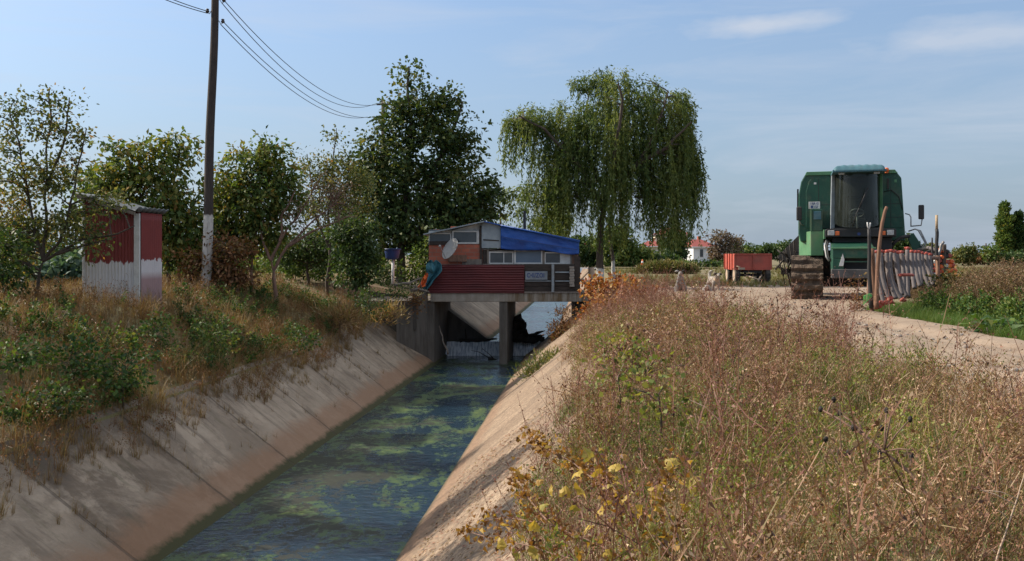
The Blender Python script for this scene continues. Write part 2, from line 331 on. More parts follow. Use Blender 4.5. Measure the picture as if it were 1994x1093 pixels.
# concrete of the canal: uv = (metres along, metres up the slope from the water)
def canalmat(name, base, base2, gravel=0.0, band=(0.2, 0.8)):
    m, nt = newmat(name)
    uv = nd(nt, 'ShaderNodeUVMap').outputs[0]
    s = nd(nt, 'ShaderNodeSeparateXYZ', i0=uv)
    u, v = s.outputs[0], s.outputs[1]
    n1 = nd(nt, 'ShaderNodeTexNoise', Vector=uv, Scale=0.8, Detail=9.0, Roughness=0.68)
    n4 = nd(nt, 'ShaderNodeTexNoise', Vector=uv, Scale=3.5, Detail=9.0, Roughness=0.75)
    col = mixc(nt, ramp(nt, n1.outputs[0], [(0.35, 0.0), (0.65, 1.0)]), base, base2)
    col = mixc(nt, ramp(nt, n4.outputs[0], [(0.42, 0.0), (0.75, 0.6)]), col, tuple(x * 0.55 for x in base2))
    n7 = nd(nt, 'ShaderNodeTexNoise', Vector=uv, Scale=0.55, Detail=10.0, Roughness=0.75, Distortion=0.8)
    col = mixc(nt, ramp(nt, n7.outputs[0], [(0.48, 0.0), (0.56, 0.62)]), col, tuple(x * 0.55 for x in base2))
    n8 = nd(nt, 'ShaderNodeTexNoise', Vector=uv, Scale=0.9, Detail=9.0, Roughness=0.7, Distortion=0.4)
    col = mixc(nt, ramp(nt, n8.outputs[0], [(0.54, 0.0), (0.60, 0.5)]), col, tuple(min(.6, x * 1.3) for x in base))
    topd = math_(nt, 'MULTIPLY', math_(nt, 'SUBTRACT', math_(nt, 'ADD', v, math_(nt, 'MULTIPLY', math_(nt, 'SUBTRACT', n7.outputs[0], 0.5), 2.2)), 1.55), 2.5, clamp=True)
    col = mixc(nt, math_(nt, 'MULTIPLY', topd, 0.0 if gravel else 0.62), col, (0.085, 0.07, 0.055))
    # panels of slightly different concrete, dark joint every 2.6 m
    pan = math_(nt, 'DIVIDE', u, 2.6)
    w1 = nd(nt, 'ShaderNodeTexWhiteNoise', dict(noise_dimensions='1D'), W=math_(nt, 'FLOOR', pan))
    col = mixc(nt, math_(nt, 'MULTIPLY', w1.outputs[0], 0.45), col, tuple(x * 1.25 for x in base))
    fr = math_(nt, 'ABSOLUTE', math_(nt, 'SUBTRACT', math_(nt, 'FRACT', math_(nt, 'ADD', pan, math_(nt, 'MULTIPLY', math_(nt, 'SUBTRACT', n1.outputs[0], .5), .06))), 0.5))
    joint = math_(nt, 'MULTIPLY', math_(nt, 'SUBTRACT', fr, 0.488), 200.0, clamp=True)
    jst = math_(nt, 'MULTIPLY', math_(nt, 'MULTIPLY', math_(nt, 'SUBTRACT', fr, 0.40), 9.0, clamp=True), ramp(nt, n4.outputs[0], [(0.45, 0.0), (0.62, 0.75)]))
    # streaks that ran down the slope
    mp = nd(nt, 'ShaderNodeMapping', Vector=uv); mp.inputs['Scale'].default_value = (2.6, 0.55, 1)
    n2 = nd(nt, 'ShaderNodeTexNoise', Vector=mp.outputs[0], Scale=1.3, Detail=7.0, Roughness=0.7, Distortion=0.3)
    up = math_(nt, 'ADD', 0.25, math_(nt, 'MULTIPLY', v, 0.30), clamp=True)
    st = math_(nt, 'MULTIPLY', ramp(nt, n2.outputs[0], [(0.52, 0.0), (0.60, 0.85)]), up)
    col = mixc(nt, st, col, (0.105, 0.082, 0.060))
    n5 = nd(nt, 'ShaderNodeTexNoise', Vector=mp.outputs[0], Scale=2.1, Detail=5.0, Roughness=0.6)
    col = mixc(nt, math_(nt, 'MULTIPLY', ramp(nt, n5.outputs[0], [(0.56, 0.0), (0.68, 0.55)]), up), col, (0.075, 0.075, 0.03))
    # brown silt band near the water with a wavy upper edge, algae at the waterline
    vv = math_(nt, 'ADD', v, math_(nt, 'ADD', math_(nt, 'MULTIPLY', math_(nt, 'SUBTRACT', n1.outputs[0], 0.5), 1.0), math_(nt, 'MULTIPLY', math_(nt, 'SUBTRACT', n4.outputs[0], 0.5), 0.35)))
    silt = math_(nt, 'MULTIPLY', math_(nt, 'SUBTRACT', band[1], vv), 4.0, clamp=True)
    col = mixc(nt, math_(nt, 'MULTIPLY', silt, 0.72), col, (0.25, 0.145, 0.085))
    wet = math_(nt, 'MULTIPLY', math_(nt, 'SUBTRACT', band[0], math_(nt, 'ADD', v, math_(nt, 'MULTIPLY', math_(nt, 'SUBTRACT', n4.outputs[0], 0.5), 0.30))), 9.0, clamp=True)
    col = mixc(nt, wet, col, (0.045, 0.047, 0.016))
    col = mixc(nt, math_(nt, 'MULTIPLY', joint, 0.55), col, (0.05, 0.04, 0.03))
    col = mixc(nt, math_(nt, 'MULTIPLY', jst, 0.7), col, (0.085, 0.062, 0.042))
    n3 = nd(nt, 'ShaderNodeTexNoise', Vector=uv, Scale=26.0, Detail=6.0, Roughness=0.7)
    vo = nd(nt, 'ShaderNodeTexVoronoi', Vector=uv, Scale=22.0)
    if gravel:
        col = mixc(nt, math_(nt, 'MULTIPLY', ramp(nt, vo.outputs[0], [(0.30, 0.0), (0.62, 0.8)]), gravel), col, tuple(x * 0.5 for x in base2))
    hgt = math_(nt, 'ADD', n3.outputs[0], math_(nt, 'MULTIPLY', vo.outputs[0], -gravel * 2))
    hgt = math_(nt, 'SUBTRACT', math_(nt, 'ADD', hgt, math_(nt, 'MULTIPLY', n4.outputs[0], 1.5)), math_(nt, 'MULTIPLY', joint, 3.0))
    b = nd(nt, 'ShaderNodeBsdfPrincipled', Base_Color=col, Roughness=0.9)
    nt.links.new(bump(nt, hgt, 0.55, 0.018), b.inputs['Normal'])
    out(nt, b.outputs[0]); return m
M['bank_l'] = canalmat('canal concrete', (0.34, 0.285, 0.22), (0.20, 0.152, 0.108), 0.0, (0.22, 0.75))
M['bank_r'] = canalmat('rough canal concrete', (0.34, 0.255, 0.175), (0.26, 0.175, 0.115), 0.8, (0.12, 0.55))

def watermat(name, algae):
    m, nt = newmat(name)
    uv = nd(nt, 'ShaderNodeTexCoord').outputs['Object']
    mp = nd(nt, 'ShaderNodeMapping', Vector=uv); mp.inputs['Scale'].default_value = (1.25, 0.5, 1)
    n1 = nd(nt, 'ShaderNodeTexNoise', Vector=mp.outputs[0], Scale=1.1, Detail=8.0, Roughness=0.68, Distortion=0.6)
    n2 = nd(nt, 'ShaderNodeTexNoise', Vector=uv, Scale=3.2, Detail=7.0, Roughness=0.75, Distortion=0.8)
    n3 = nd(nt, 'ShaderNodeTexNoise', Vector=uv, Scale=0.45, Detail=3.0)
    a = math_(nt, 'ADD', math_(nt, 'MULTIPLY', n1.outputs[0], 0.75), math_(nt, 'ADD', math_(nt, 'MULTIPLY', n2.outputs[0], 0.3), math_(nt, 'MULTIPLY', n3.outputs[0], 0.35)))
    n6 = nd(nt, 'ShaderNodeTexNoise', Vector=uv, Scale=9.0, Detail=8.0, Roughness=0.8, Distortion=1.2)
    a = math_(nt, 'ADD', a, math_(nt, 'MULTIPLY', math_(nt, 'SUBTRACT', n6.outputs[0], 0.5), 0.55))
    green = ramp(nt, a, [(0.68, 0.0), (0.735, 0.85 * algae)])
    bright = ramp(nt, a, [(0.80, 0.0), (0.95, 1.0)])
    gcol = mixc(nt, bright, (0.040, 0.078, 0.014), (0.20, 0.24, 0.022))
    b2 = math_(nt, 'SUBTRACT', 1.0, n2.outputs[0])
    weed = ramp(nt, math_(nt, 'ADD', math_(nt, 'MULTIPLY', b2, 0.6), math_(nt, 'ADD', math_(nt, 'MULTIPLY', n3.outputs[0], 0.5), math_(nt, 'MULTIPLY', n6.outputs[0], 0.3))), [(0.735, 0.0), (0.76, 0.95 * algae)])
    col = mixc(nt, green, (0.012, 0.032, 0.054), gcol)
    col = mixc(nt, weed, col, (0.012, 0.015, 0.007))
    rough = math_(nt, 'ADD', 0.05, math_(nt, 'MULTIPLY', math_(nt, 'MAXIMUM', math_(nt, 'MULTIPLY', green, .9), weed), 0.7), clamp=True)
    mp2 = nd(nt, 'ShaderNodeMapping', Vector=uv); mp2.inputs['Scale'].default_value = (3.0, 6.0, 1)
    w1 = nd(nt, 'ShaderNodeTexNoise', Vector=mp2.outputs[0], Scale=1.6, Detail=5.0, Roughness=0.55, Distortion=0.4)
    hgt = math_(nt, 'ADD', w1.outputs[0], math_(nt, 'MULTIPLY', n2.outputs[0], 0.5))
    b = nd(nt, 'ShaderNodeBsdfPrincipled', Base_Color=col, Roughness=rough, IOR=1.52)
    nt.links.new(bump(nt, hgt, 0.45, 0.05), b.inputs['Normal'])
    out(nt, b.outputs[0]); return m
M['water'] = watermat('canal water with algae', 1.0)
M['water_up'] = watermat('upstream water', 0.35)
def foammat():
    m, nt = newmat('white water over the weir')
    uv = nd(nt, 'ShaderNodeTexCoord').outputs['Object']
    mp = nd(nt, 'ShaderNodeMapping', Vector=uv); mp.inputs['Scale'].default_value = (9, 1, 1.1)
    n1 = nd(nt, 'ShaderNodeTexNoise', Vector=mp.outputs[0], Scale=2.5, Detail=7.0, Roughness=0.7)
    col = mixc(nt, ramp(nt, n1.outputs[0], [(0.36, 0.0), (0.56, 1.0)]), (0.22, 0.28, 0.36), (0.85, 0.88, 0.9))
    b = nd(nt, 'ShaderNodeBsdfPrincipled', Base_Color=col, Roughness=0.3)
    nt.links.new(bump(nt, n1.outputs[0], 0.7, 0.05), b.inputs['Normal'])
    out(nt, b.outputs[0]); return m
M['foam'] = foammat()
def groundmat(name, cols, scale=0.7, fine=18.0, bmp=0.6):
    m, nt = newmat(name)
    co = nd(nt, 'ShaderNodeTexCoord').outputs['Object']
    n1 = nd(nt, 'ShaderNodeTexNoise', Vector=co, Scale=scale, Detail=9.0, Roughness=0.7)
    n2 = nd(nt, 'ShaderNodeTexNoise', Vector=co, Scale=fine, Detail=6.0, Roughness=0.75)
    f = math_(nt, 'ADD', math_(nt, 'MULTIPLY', n1.outputs[0], 0.65), math_(nt, 'MULTIPLY', n2.outputs[0], 0.35))
    k = len(cols)
    col = ramp(nt, f, [(0.36 + 0.28 * i / (k - 1), c) for i, c in enumerate(cols)])
    b = nd(nt, 'ShaderNodeBsdfPrincipled', Base_Color=col, Roughness=0.95)
    nt.links.new(bump(nt, n2.outputs[0], bmp, 0.03), b.inputs['Normal'])
    out(nt, b.outputs[0]); return m
M['ground'] = groundmat('dry grassy soil', [(0.10, 0.065, 0.04), (0.17, 0.115, 0.065), (0.13, 0.13, 0.05), (0.22, 0.16, 0.095)])
M['dirt'] = groundmat('pale packed dirt', [(0.15, 0.108, 0.074), (0.235, 0.173, 0.122), (0.30, 0.228, 0.165), (0.21, 0.155, 0.11)], 0.9, 22.0, 0.5)
M['asphalt'] = groundmat('worn asphalt', [(0.13, 0.13, 0.14), (0.17, 0.17, 0.18), (0.15, 0.15, 0.16)], 0.5, 8.0, 0.2)
def tankgreen(): pass

# ------------------------------------------------------------------ terrain
SL = 0.087                       # the canal runs a little to the right of the view
WD, WU = H - 3.74, H - 3.25      # water level below and above the weir
def d_top(y): return 2.36 - 0.5 * sstep(22, 29, y)          # how far below the eye the left lining ends
def nz2(x, y, s=1.0, seed=0.0): return mnoise.noise(Vector((x * s, y * s, seed)))
def left_slope_u(d): return -5.24 - 1.25 * (3.74 - d)
def right_slope_u(d): return -2.36 + 1.25 * (3.74 - d)
def prof(y):
    """canal cross-section at y: list of (u, z) of the left top, left water, right water, right top"""
    if y < 33.3:
        dt = float(d_top(y)); return [(left_slope_u(dt), H - dt), (-5.24, WD), (-2.36, WD), (right_slope_u(1.75), H - 1.75)]
    return [(-3.75 - 1.35 * 1.6, WU + 1.6), (-3.75, WU), (-1.38, WU), (-1.38 + 1.0 * 1.55, WU + 1.55)]
def ground_z(x, y):
    u = x - SL * y
    (ul, zl), _, _, (ur, zr) = prof(y)
    if u < ul:
        top = 0.34 if y < 60 else 0.1
        t = max(0.0, min(1.0, (ul - u) / 3.2)); t = 0.6 * t + 0.4 * t * t * (3 - 2 * t)
        z = zl + 0.02 + (top - zl) * t
        return z + 0.07 * t * nz2(x, y, .6, 3.1) + 0.05 * nz2(x, y, 1.7, 1.0) * min(1, t * 4)
    if u > ur:
        t = float(sstep(ur, ur + 1.3, u)); z = zr + 0.02 + (0 - zr) * t
        z += 0.14 * float(sstep(8.6, 11.5, x)) * float(1 - sstep(23, 27, y))
        return z + 0.035 * t * nz2(x, y, .7, 7.7) * (1 if y < 80 else 0)
    return None

def make_ground():
    ys = [-40, -25, -15, -10, -6] + [-4 + 0.6 * i for i in range(98)] + [56, 59, 62, 66, 70, 76, 84, 94, 100, 110, 125, 145, 180, 230, 300, 420, 600, 900, 1400, 2200, 3500]
    ys = sorted(set([round(v, 3) for v in ys] + [33.2, 33.4]))
    lo = [0.12 * i for i in range(5)] + [0.5 + 0.4 * i for i in range(10)] + [5, 6, 7, 8.5, 10, 12, 15, 19, 25, 35, 50, 80, 130, 220, 400, 800, 1800, 3600]
    lo = sorted(set(lo)); ro = sorted(set([0.12 * i for i in range(5)] + [0.5 + 0.4 * i for i in range(32)] + [14, 16, 19, 23, 28, 35, 45, 60, 90, 140, 230, 400, 800, 1800, 3600]))
    verts, faces = [], []; rows = []
    for y in ys:
        (ul, zl), (wl, z1), (wr, z2), (ur, zr) = prof(y); row = []
        for q in reversed(lo):
            u = ul - 0.001 - q; x = u + SL * y; row.append((x, y, ground_z(x, y)))
        for u, z in ((ul + 0.12, zl - 0.3), (wl + 0.1, z1 - 0.7), (wr - 0.1, z1 - 0.7), (ur - 0.12, zr - 0.3)):
            row.append((u + SL * y, y, z))
        for q in ro:
            u = ur + 0.001 + q; x = u + SL * y; row.append((x, y, ground_z(x, y)))
        rows.append(len(verts)); verts += row
    n = len(lo) + 4 + len(ro)
    for a, b in zip(rows[:-1], rows[1:]):
        for i in range(n - 1): faces.append((a + i, a + i + 1, b + i + 1, b + i))
    mb = MB(); mb.add(verts, faces, True)
    tag(mb.build('ground', M['ground']), 'dry grassy ground on both sides of the canal', 'ground', kind='structure')
make_ground()

def bank(name, label, y0, y1, a, b, mt, top_wob=0.0, n=120):
    """canal lining: a(y), b(y) give (u, z) at the water and at the top; runs on 0.5 m under water"""
    me = bpy.data.meshes.new(name); vs, fs, uvs = [], [], []
    K = 10
    for j in range(n + 1):
        y = y0 + (y1 - y0) * j / n; (ua, za), (ub, zb) = a(y), b(y)
        L = math.hypot(ub - ua, zb - za)
        for i in range(K + 1):
            t = -0.28 + 1.28 * i / K; t = t if i else -0.28
            e = 0.012 * nz2(y, t * 3, 1.1, 5) 
            vs.append((ua + (ub - ua) * t + SL * y, y, za + (zb - za) * t + e)); uvs.append((y, t * L))
    for j in range(n):
        for i in range(K):
            f = (j * (K + 1) + i, j * (K + 1) + i + 1, (j + 1) * (K + 1) + i + 1, (j + 1) * (K + 1) + i)
            fs.append(f if ub > ua else f[::-1])
    me.from_pydata(vs, [], fs); uvl = me.uv_layers.new(name='UVMap')
    for l in me.loops: uvl.data[l.index].uv = uvs[l.vertex_index]
    me.polygons.foreach_set('use_smooth', [True] * len(fs)); me.materials.append(mt)
    o = bpy.data.objects.new(name, me); COL.objects.link(o); return tag(o, label, 'canal bank', kind='structure')
bank('canal_bank_left', 'shaded concrete slope of the canal left of the water', -30, 33.3, lambda y: (-5.24, WD), lambda y: (left_slope_u(float(d_top(y)) - .1), H - float(d_top(y)) + .1), M['bank_l'])
bank('canal_bank_right', 'sunlit rough concrete slope of the canal right of the water', -30, 33.3, lambda y: (-2.36, WD), lambda y: (right_slope_u(1.7), H - 1.7), M['bank_r'])
bank('upstream_bank_left', 'stained concrete slope seen under the bridge on the left', 33.3, 240, lambda y: (-3.75, WU), lambda y: (-3.75 - 1.35 * 1.65, WU + 1.65), M['bank_l'])
bank('upstream_bank_right', 'orange lit concrete slope beyond the bridge on the right', 33.3, 240, lambda y: (-1.38, WU), lambda y: (-1.38 + 1.58, WU + 1.58), M['bank_r'])
def sheet(name, pts, mt, label, cat, kind='structure'):
    mb = MB(); mb.add(pts, [tuple(range(len(pts)))]); return tag(mb.build(name, mt), label, cat, kind=kind)
sheet('canal_water', [(-5.7 + SL * -30, -30, WD), (-1.9 + SL * -30, -30, WD), (-1.9 + SL * 33.2, 33.2, WD), (-5.7 + SL * 33.2, 33.2, WD)], M['water'], 'slow canal water with green algae patches below the weir', 'water')
sheet('upstream_water', [(-4.2 + SL * 33.0, 33.0, WU), (-1.0 + SL * 33.0, 33.0, WU), (-1.0 + SL * 240, 240, WU), (-4.2 + SL * 240, 240, WU)], M['water_up'], 'bluish canal water above the weir beyond the bridge', 'water')
mb = MB()
def weir_fn(a, b):
    u = -5.6 + 3.9 * a; t = b
    y = 33.0 - 0.42 * t ** 1.2; z = WU + 0.0 - (WU - WD + 0.02) * t ** 1.4 + 0.03 * nz2(u * 4, t * 3, 1, 2)
    return (u + SL * 33, y, z)
mb.grid(60, 10, weir_fn)
tag(mb.build('weir_water', M['foam']), 'white water falling over the weir under the bridge', 'water', kind='structure')
# rubble-filled wedge between the wide lower profile and the narrow upper one
mb = MB(); yb = 33.25
mb.add([(-8.4 + SL * yb, yb, 0.0), (-5.2 + SL * yb, yb, WD - .3), (-3.9 + SL * yb, yb, WU - .3), (-3.72 + SL * yb, yb, WU), (-5.9 + SL * yb, yb, WU + 1.6), (-8.4 + SL * yb, yb, .05)], [(0, 1, 2, 3, 4, 5)])
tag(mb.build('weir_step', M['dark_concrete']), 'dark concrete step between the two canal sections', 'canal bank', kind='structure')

def rut(x, y, a, b):
    c = 6.1 + .09 * (y - 14) + .2 * math.sin(y * .23); e = max(0.0, min(1.0, (x - a) / .5, (b - x) / .5)); f = 1 - float(sstep(22, 27, y))
    d = min(abs(x - c - .85), abs(x - c + .85)); h = .06 * float(sstep(.12, .42, d)) * f + .03 * (1 - f)
    return e * (h + .022 * (nz2(x, y, 1.3, 44) + .6 * nz2(x, y, 3.4, 45) + .6))
def draped(name, outline, mt, label, cat, dz=0.004, step=0.25):
    """a sheet that follows the ground a few millimetres above it, clipped to an outline given as x-left(y), x-right(y)"""
    xl, xr, y0, y1 = outline; mb = MB(); ny = int((y1 - y0) / step); nx = 60; vs = []; fs = []
    for j in range(ny + 1):
        y = y0 + (y1 - y0) * j / ny; a, b = xl(y), xr(y)
        for i in range(nx + 1):
            x = a + (b - a) * i / nx; z = ground_z(x, y); vs.append((x, y, (0 if z is None else z) + dz + rut(x, y, a, b)))
    for j in range(ny):
        for i in range(nx): fs.append((j * (nx + 1) + i, j * (nx + 1) + i + 1, (j + 1) * (nx + 1) + i + 1, (j + 1) * (nx + 1) + i))
    mb.add(vs, fs, True); return tag(mb.build(name, mt), label, cat, kind='structure')
def rl(y): return 3.95 + 0.45 * float(sstep(3, 14, y)) + 0.3 * nz2(y, 0, .35, 1) + .25 * float(sstep(20, 26, y)) - .9 * float(sstep(27, 33, y)) + 0.18 * nz2(y, 0, 1.6, 4)
def rr(y): return 8.1 + 0.10 * (y - 13.8) + 0.25 * nz2(y, 3, .5, 2) + 8.5 * float(sstep(21.5, 26, y)) + 0.2 * nz2(y, 9, 1.5, 4)
draped('dirt_road', (rl, rr, -20, 39.5), M['dirt'], 'pale packed dirt track and yard along the canal', 'dirt road', 0.012, 0.25)
sheet('road', [(-400, 92, 0.02), (500, 92, 0.02), (500, 100, 0.02), (-400, 100, 0.02)], M['asphalt'], 'grey asphalt road crossing the plain beyond the yard', 'road')

# ------------------------------------------------------------------ bridge
YB = 30.0; KB = YB / F
br = thing('bridge', 'concrete bridge over the canal with red railing, carrying the shack', 'bridge', (X(985, YB), 32, 0))
BO = Vector((X(985, YB), 32, 0))
def bx(mb, px0, px1, py0, py1, ya, yb, o=None, Yr=YB):
    """box whose front face covers the given photo rectangle at depth Yr"""
    o = BO if o is None else o
    x0, x1, z0, z1 = X(px0, Yr), X(px1, Yr), Z(py1, Yr), Z(py0, Yr)
    return mb.box(((x0 + x1) / 2 - o.x, (ya + yb) / 2 - o.y, (z0 + z1) / 2 - o.z), (x1 - x0, yb - ya, z1 - z0))
def deckmat():
    m, nt = newmat('bridge deck concrete with rust streaks')
    co = nd(nt, 'ShaderNodeTexCoord').outputs['Object']; x = nd(nt, 'ShaderNodeSeparateXYZ', i0=co).outputs[0]
    mp = nd(nt, 'ShaderNodeMapping', Vector=co); mp.inputs['Scale'].default_value = (5, 1, .5)
    n1 = nd(nt, 'ShaderNodeTexNoise', Vector=mp.outputs[0], Scale=1.2, Detail=7.0, Roughness=0.7); n2 = nd(nt, 'ShaderNodeTexNoise', Vector=co, Scale=2.5, Detail=8.0, Roughness=0.7)
    col = mixc(nt, ramp(nt, n2.outputs[0], [(.35, 0.0), (.65, 1.0)]), (.36, .33, .28), (.23, .205, .17))
    k = math_(nt, 'ADD', 0.25, math_(nt, 'MULTIPLY', math_(nt, 'ADD', x, .2), 1.4, clamp=True), clamp=True)
    col = mixc(nt, math_(nt, 'MULTIPLY', k, ramp(nt, n1.outputs[0], [(.38, 0.0), (.6, .9)])), col, (.12, .075, .03))
    b = nd(nt, 'ShaderNodeBsdfPrincipled', Base_Color=col, Roughness=.9); nt.links.new(bump(nt, n2.outputs[0], .5, .02), b.inputs['Normal']); out(nt, b.outputs[0]); return m
mb = MB(); bx(mb, 838, 1146, 569.5, 588, 30.0, 34.2); mb.build('deck', None or deckmat(), br, bevel=0.02)
mb = MB(); bx(mb, 1002, 1142, 568, 571.3, 29.97, 30.3); mb.build('kerb', M['grey_wood'], br)
mb = MB()
for i, (a, b) in enumerate(((30.05, 33.9),)):
    mb.hexa([(-0.28 * 0 + X(972, YB) - BO.x, a - BO.y, WD - .5), (X(972, YB) + .28 - BO.x, a - BO.y, WD - .5), (X(972, YB) + .28 + .30 - BO.x, b - BO.y, WD - .5), (X(972, YB) + .30 - BO.x, b - BO.y, WD - .5)],
            [(X(972, YB) - BO.x, a - BO.y, Z(588, YB)), (X(972, YB) + .28 - BO.x, a - BO.y, Z(588, YB)), (X(972, YB) + .28 + .30 - BO.x, b - BO.y, Z(588, YB)), (X(972, YB) + .30 - BO.x, b - BO.y, Z(588, YB))])
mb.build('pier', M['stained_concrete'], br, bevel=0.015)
mb = MB()
xa = X(845, YB) - BO.x
mb.hexa([(xa - 2.6, 30.1 - 32, -3), (xa, 30.1 - 32, -3), (xa + .3, 33.9 - 32, -3), (xa - 2.3, 33.9 - 32, -3)],
        [(xa - 2.6, 30.1 - 32, -.16), (xa, 30.1 - 32, -.16), (xa + .3, 33.9 - 32, -.16), (xa - 2.3, 33.9 - 32, -.16)])
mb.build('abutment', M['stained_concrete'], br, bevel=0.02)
mb = MB()   # wing wall, running back along the lining towards the viewer
p0, p1 = Vector((X(832, 30.05), 30.05, 0)), Vector((X(772, 29.0), 29.0, 0))
mb.hexa([p0 - BO + Vector((0, 0, -2.6)), p0 - BO + Vector((0, .25, -2.6)), p1 - BO + Vector((0, .25, -1.6)), p1 - BO + Vector((0, 0, -1.6))][::-1],
        [p0 - BO + Vector((0, 0, Z(568, 30))), p0 - BO + Vector((0, .25, Z(568, 30))), p1 - BO + Vector((0, .25, Z(597, 29))), p1 - BO + Vector((0, 0, Z(597, 29)))][::-1])
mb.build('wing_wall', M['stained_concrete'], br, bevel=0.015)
mb = MB(); bx(mb, 806, 813, 572, 640, 29.55, 29.9); mb.build('wall_buttress', M['dark_concrete'], br)
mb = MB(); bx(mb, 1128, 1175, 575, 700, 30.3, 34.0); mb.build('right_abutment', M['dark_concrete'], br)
# corrugated railing: waves run along the bridge
mb = MB(); x0, x1 = X(833, 29.95) - BO.x, X(1021, 29.95) - BO.x; z0, z1 = Z(571, 29.95), Z(516, 29.95)
mb.grid(60, 132, lambda a, b: (x0 + (x1 - x0) * a + (0.10 * (1 - b) * (a < .02)) * 0, 29.95 - 32 + 0.014 * math.sin(b * 2 * math.pi * 11.5) + 0.012 * nz2(a * 6, b * 2, 1, 3), z0 + (z1 - z0) * b + 0.012 * nz2(a * 5, 1, 1, 8)))
mb.build('corrugated_railing', M['red_sheet'], br, solid=0.006)
mb = MB()
for k, (a, b) in enumerate(((515, 528), (529.5, 545), (547, 557), (558, 569))): bx(mb, 1020, 1120, a, b, 30.02, 30.05 + .004 * k)
mb.build('board_railing', M['dark_wood'], br)
mb = MB(); bx(mb, 1081, 1108, 529, 531.5, 29.97, 30.0); bx(mb, 1081, 1110, 546.5, 548.5, 29.97, 30.0); bx(mb, 1022, 1073, 546.6, 548.3, 29.97, 30.0); mb.build('rail', M['grey_sheet'], br)
mb = MB(); bx(mb, 1074, 1079, 515, 569, 29.92, 29.99); mb.build('railing_post', M['grey_sheet'], br)
mb = MB()
for k in range(8): bx(mb, 1108.5 + .6 * (k % 2), 1117.5 + .6 * (k % 2), 519 + 5 * k, 523.4 + 5 * k, 29.86, 30.0)
mb.build('railing_pier', M['stone'], br, bevel=.006)
mb = MB(); bx(mb, 1119, 1130, 500, 569, 30.0, 30.15); mb.build('corner_post', M['dark_wood'], br)
# sign plate on the railing
sg = thing('sign_plate', 'white worn plate with dark letters hung on the dark board railing of the bridge', 'sign', (X(1044, 29.93), 29.93, Z(537, 29.93)))
SO = Vector(sg.location)
mb = MB(); bx(mb, 1023, 1066, 528.5, 545, 29.92, 29.94, SO, 29.93); mb.build('plate', mat('dull grey plate', (0.22, 0.25, 0.28), (0.15, 0.175, 0.20), 5, .6, dirt=(.2, .18, .16)), sg, bevel=0.003)
def text(body, size, loc, mt, parent, name='lettering', ext=0.003, sx=1.0):
    cu = bpy.data.curves.new(name, 'FONT'); cu.body = body; cu.size = size; cu.align_x = 'CENTER'; cu.align_y = 'CENTER'; cu.extrude = ext; cu.resolution_u = 2; cu.offset = size * .015
    tmp = bpy.data.objects.new(name, cu); COL.objects.link(tmp)
    me = bpy.data.meshes.new_from_object(tmp.evaluated_get(bpy.context.evaluated_depsgraph_get()))
    bpy.data.objects.remove(tmp); bpy.data.curves.remove(cu)
    me.materials.clear(); me.materials.append(mt)
    o = bpy.data.objects.new(name, me); COL.objects.link(o); o.parent = parent
    o.location = loc; o.rotation_euler = (rad(90), 0, 0); o.scale = (sx, 1, 1); return o
text('C\u2022II/ZOI', 0.22, (-0.02, -0.014, 0.005), M['navy'], sg, sx=0.78)

# ------------------------------------------------------------------ shack on the bridge
YH = 30.3
sh = thing('shack', 'low patched shack of brick and tarp with blue roof standing on the bridge', 'shack', (X(980, YH), 32, Z(570, YH)))
HO = Vector(sh.location)
def hx(mb, *a, **k): return bx(mb, *a, o=HO, Yr=YH, **k)
def hp(px, py, y): return (X(px, YH) - HO.x, y - HO.y, Z(py, YH) - HO.z)
def slab(mb, quad, ya, yb):
    """photo-shaped quad on the front plane, given thickness in depth"""
    n = len(quad); vs = [hp(px, py, ya) for px, py in quad] + [hp(px, py, yb) for px, py in quad]
    mb.add(vs, [tuple(range(n))[::-1], tuple(range(n, 2 * n))] + [(i, (i + 1) % n, (i + 1) % n + n, i + n) for i in range(n)])
mb = MB(); hx(mb, 835, 940, 476, 570, 30.3, 33.8); mb.build('brick_wall', M['brick'], sh)
mb = MB(); hx(mb, 873, 909, 497, 510, 30.2, 30.29); mb.build('wall_box', M['bark_red'], sh, bevel=.01)
mb = MB(); hx(mb, 940.3, 1128, 514, 570, 30.35, 33.8); mb.build('side_wall', M['dark_wood'], sh)
mb = MB(); hx(mb, 834, 939, 447, 475.6, 30.5, 33.7); mb.build('upper_wall', M['dark_sheet'], sh)
def window(px0, px1, py0, py1, y, pane='glass', fw=3.0, mull=()):
    f = MB(); w2 = fw
    hx(f, px0, px1, py0, py0 + w2, y - .05, y + .05); hx(f, px0, px1, py1 - w2, py1, y - .05, y + .05)
    hx(f, px0, px0 + w2, py0 + w2, py1 - w2, y - .048, y + .05); hx(f, px1 - w2, px1, py0 + w2, py1 - w2, y - .048, y + .05)
    for q in mull: hx(f, q - 1, q + 1, py0 + w2, py1 - w2, y - .046, y + .05)
    fo = f.build('window', M['white_paint'], sh)
    g = MB(); hx(g, px0 + w2 - .3, px1 - w2 + .3, py0 + w2 - .3, py1 - w2 + .3, y - .012, y + .012)
    g.build('pane', M[pane], fo); return fo
window(834.5, 879, 453.5, 477, 30.36, fw=2.4); window(880.5, 933, 449.5, 475, 30.33, fw=2.8, mull=(929,))
mb = MB(); slab(mb, [(879, 449), (933, 449), (940, 434), (936, 434)], 30.42, 30.48); slab(mb, [(834, 453), (879, 453), (879, 448.4), (834, 455 - 4)], 30.42, 30.48); mb.build('white_board', M['white_paint'], sh)
mb = MB(); slab(mb, [(938, 437), (938, 483.5), (975, 483.5), (975, 440.5), (945, 432.5)], 30.24, 30.30); mb.build('grey_panel', M['grey_sheet'], sh, bevel=.006)
mb = MB(); hx(mb, 934, 939.5, 440, 515, 30.26, 30.36); hx(mb, 941, 947, 484, 515, 30.28, 30.36); mb.build('frame_post', M['dark_wood'], sh)
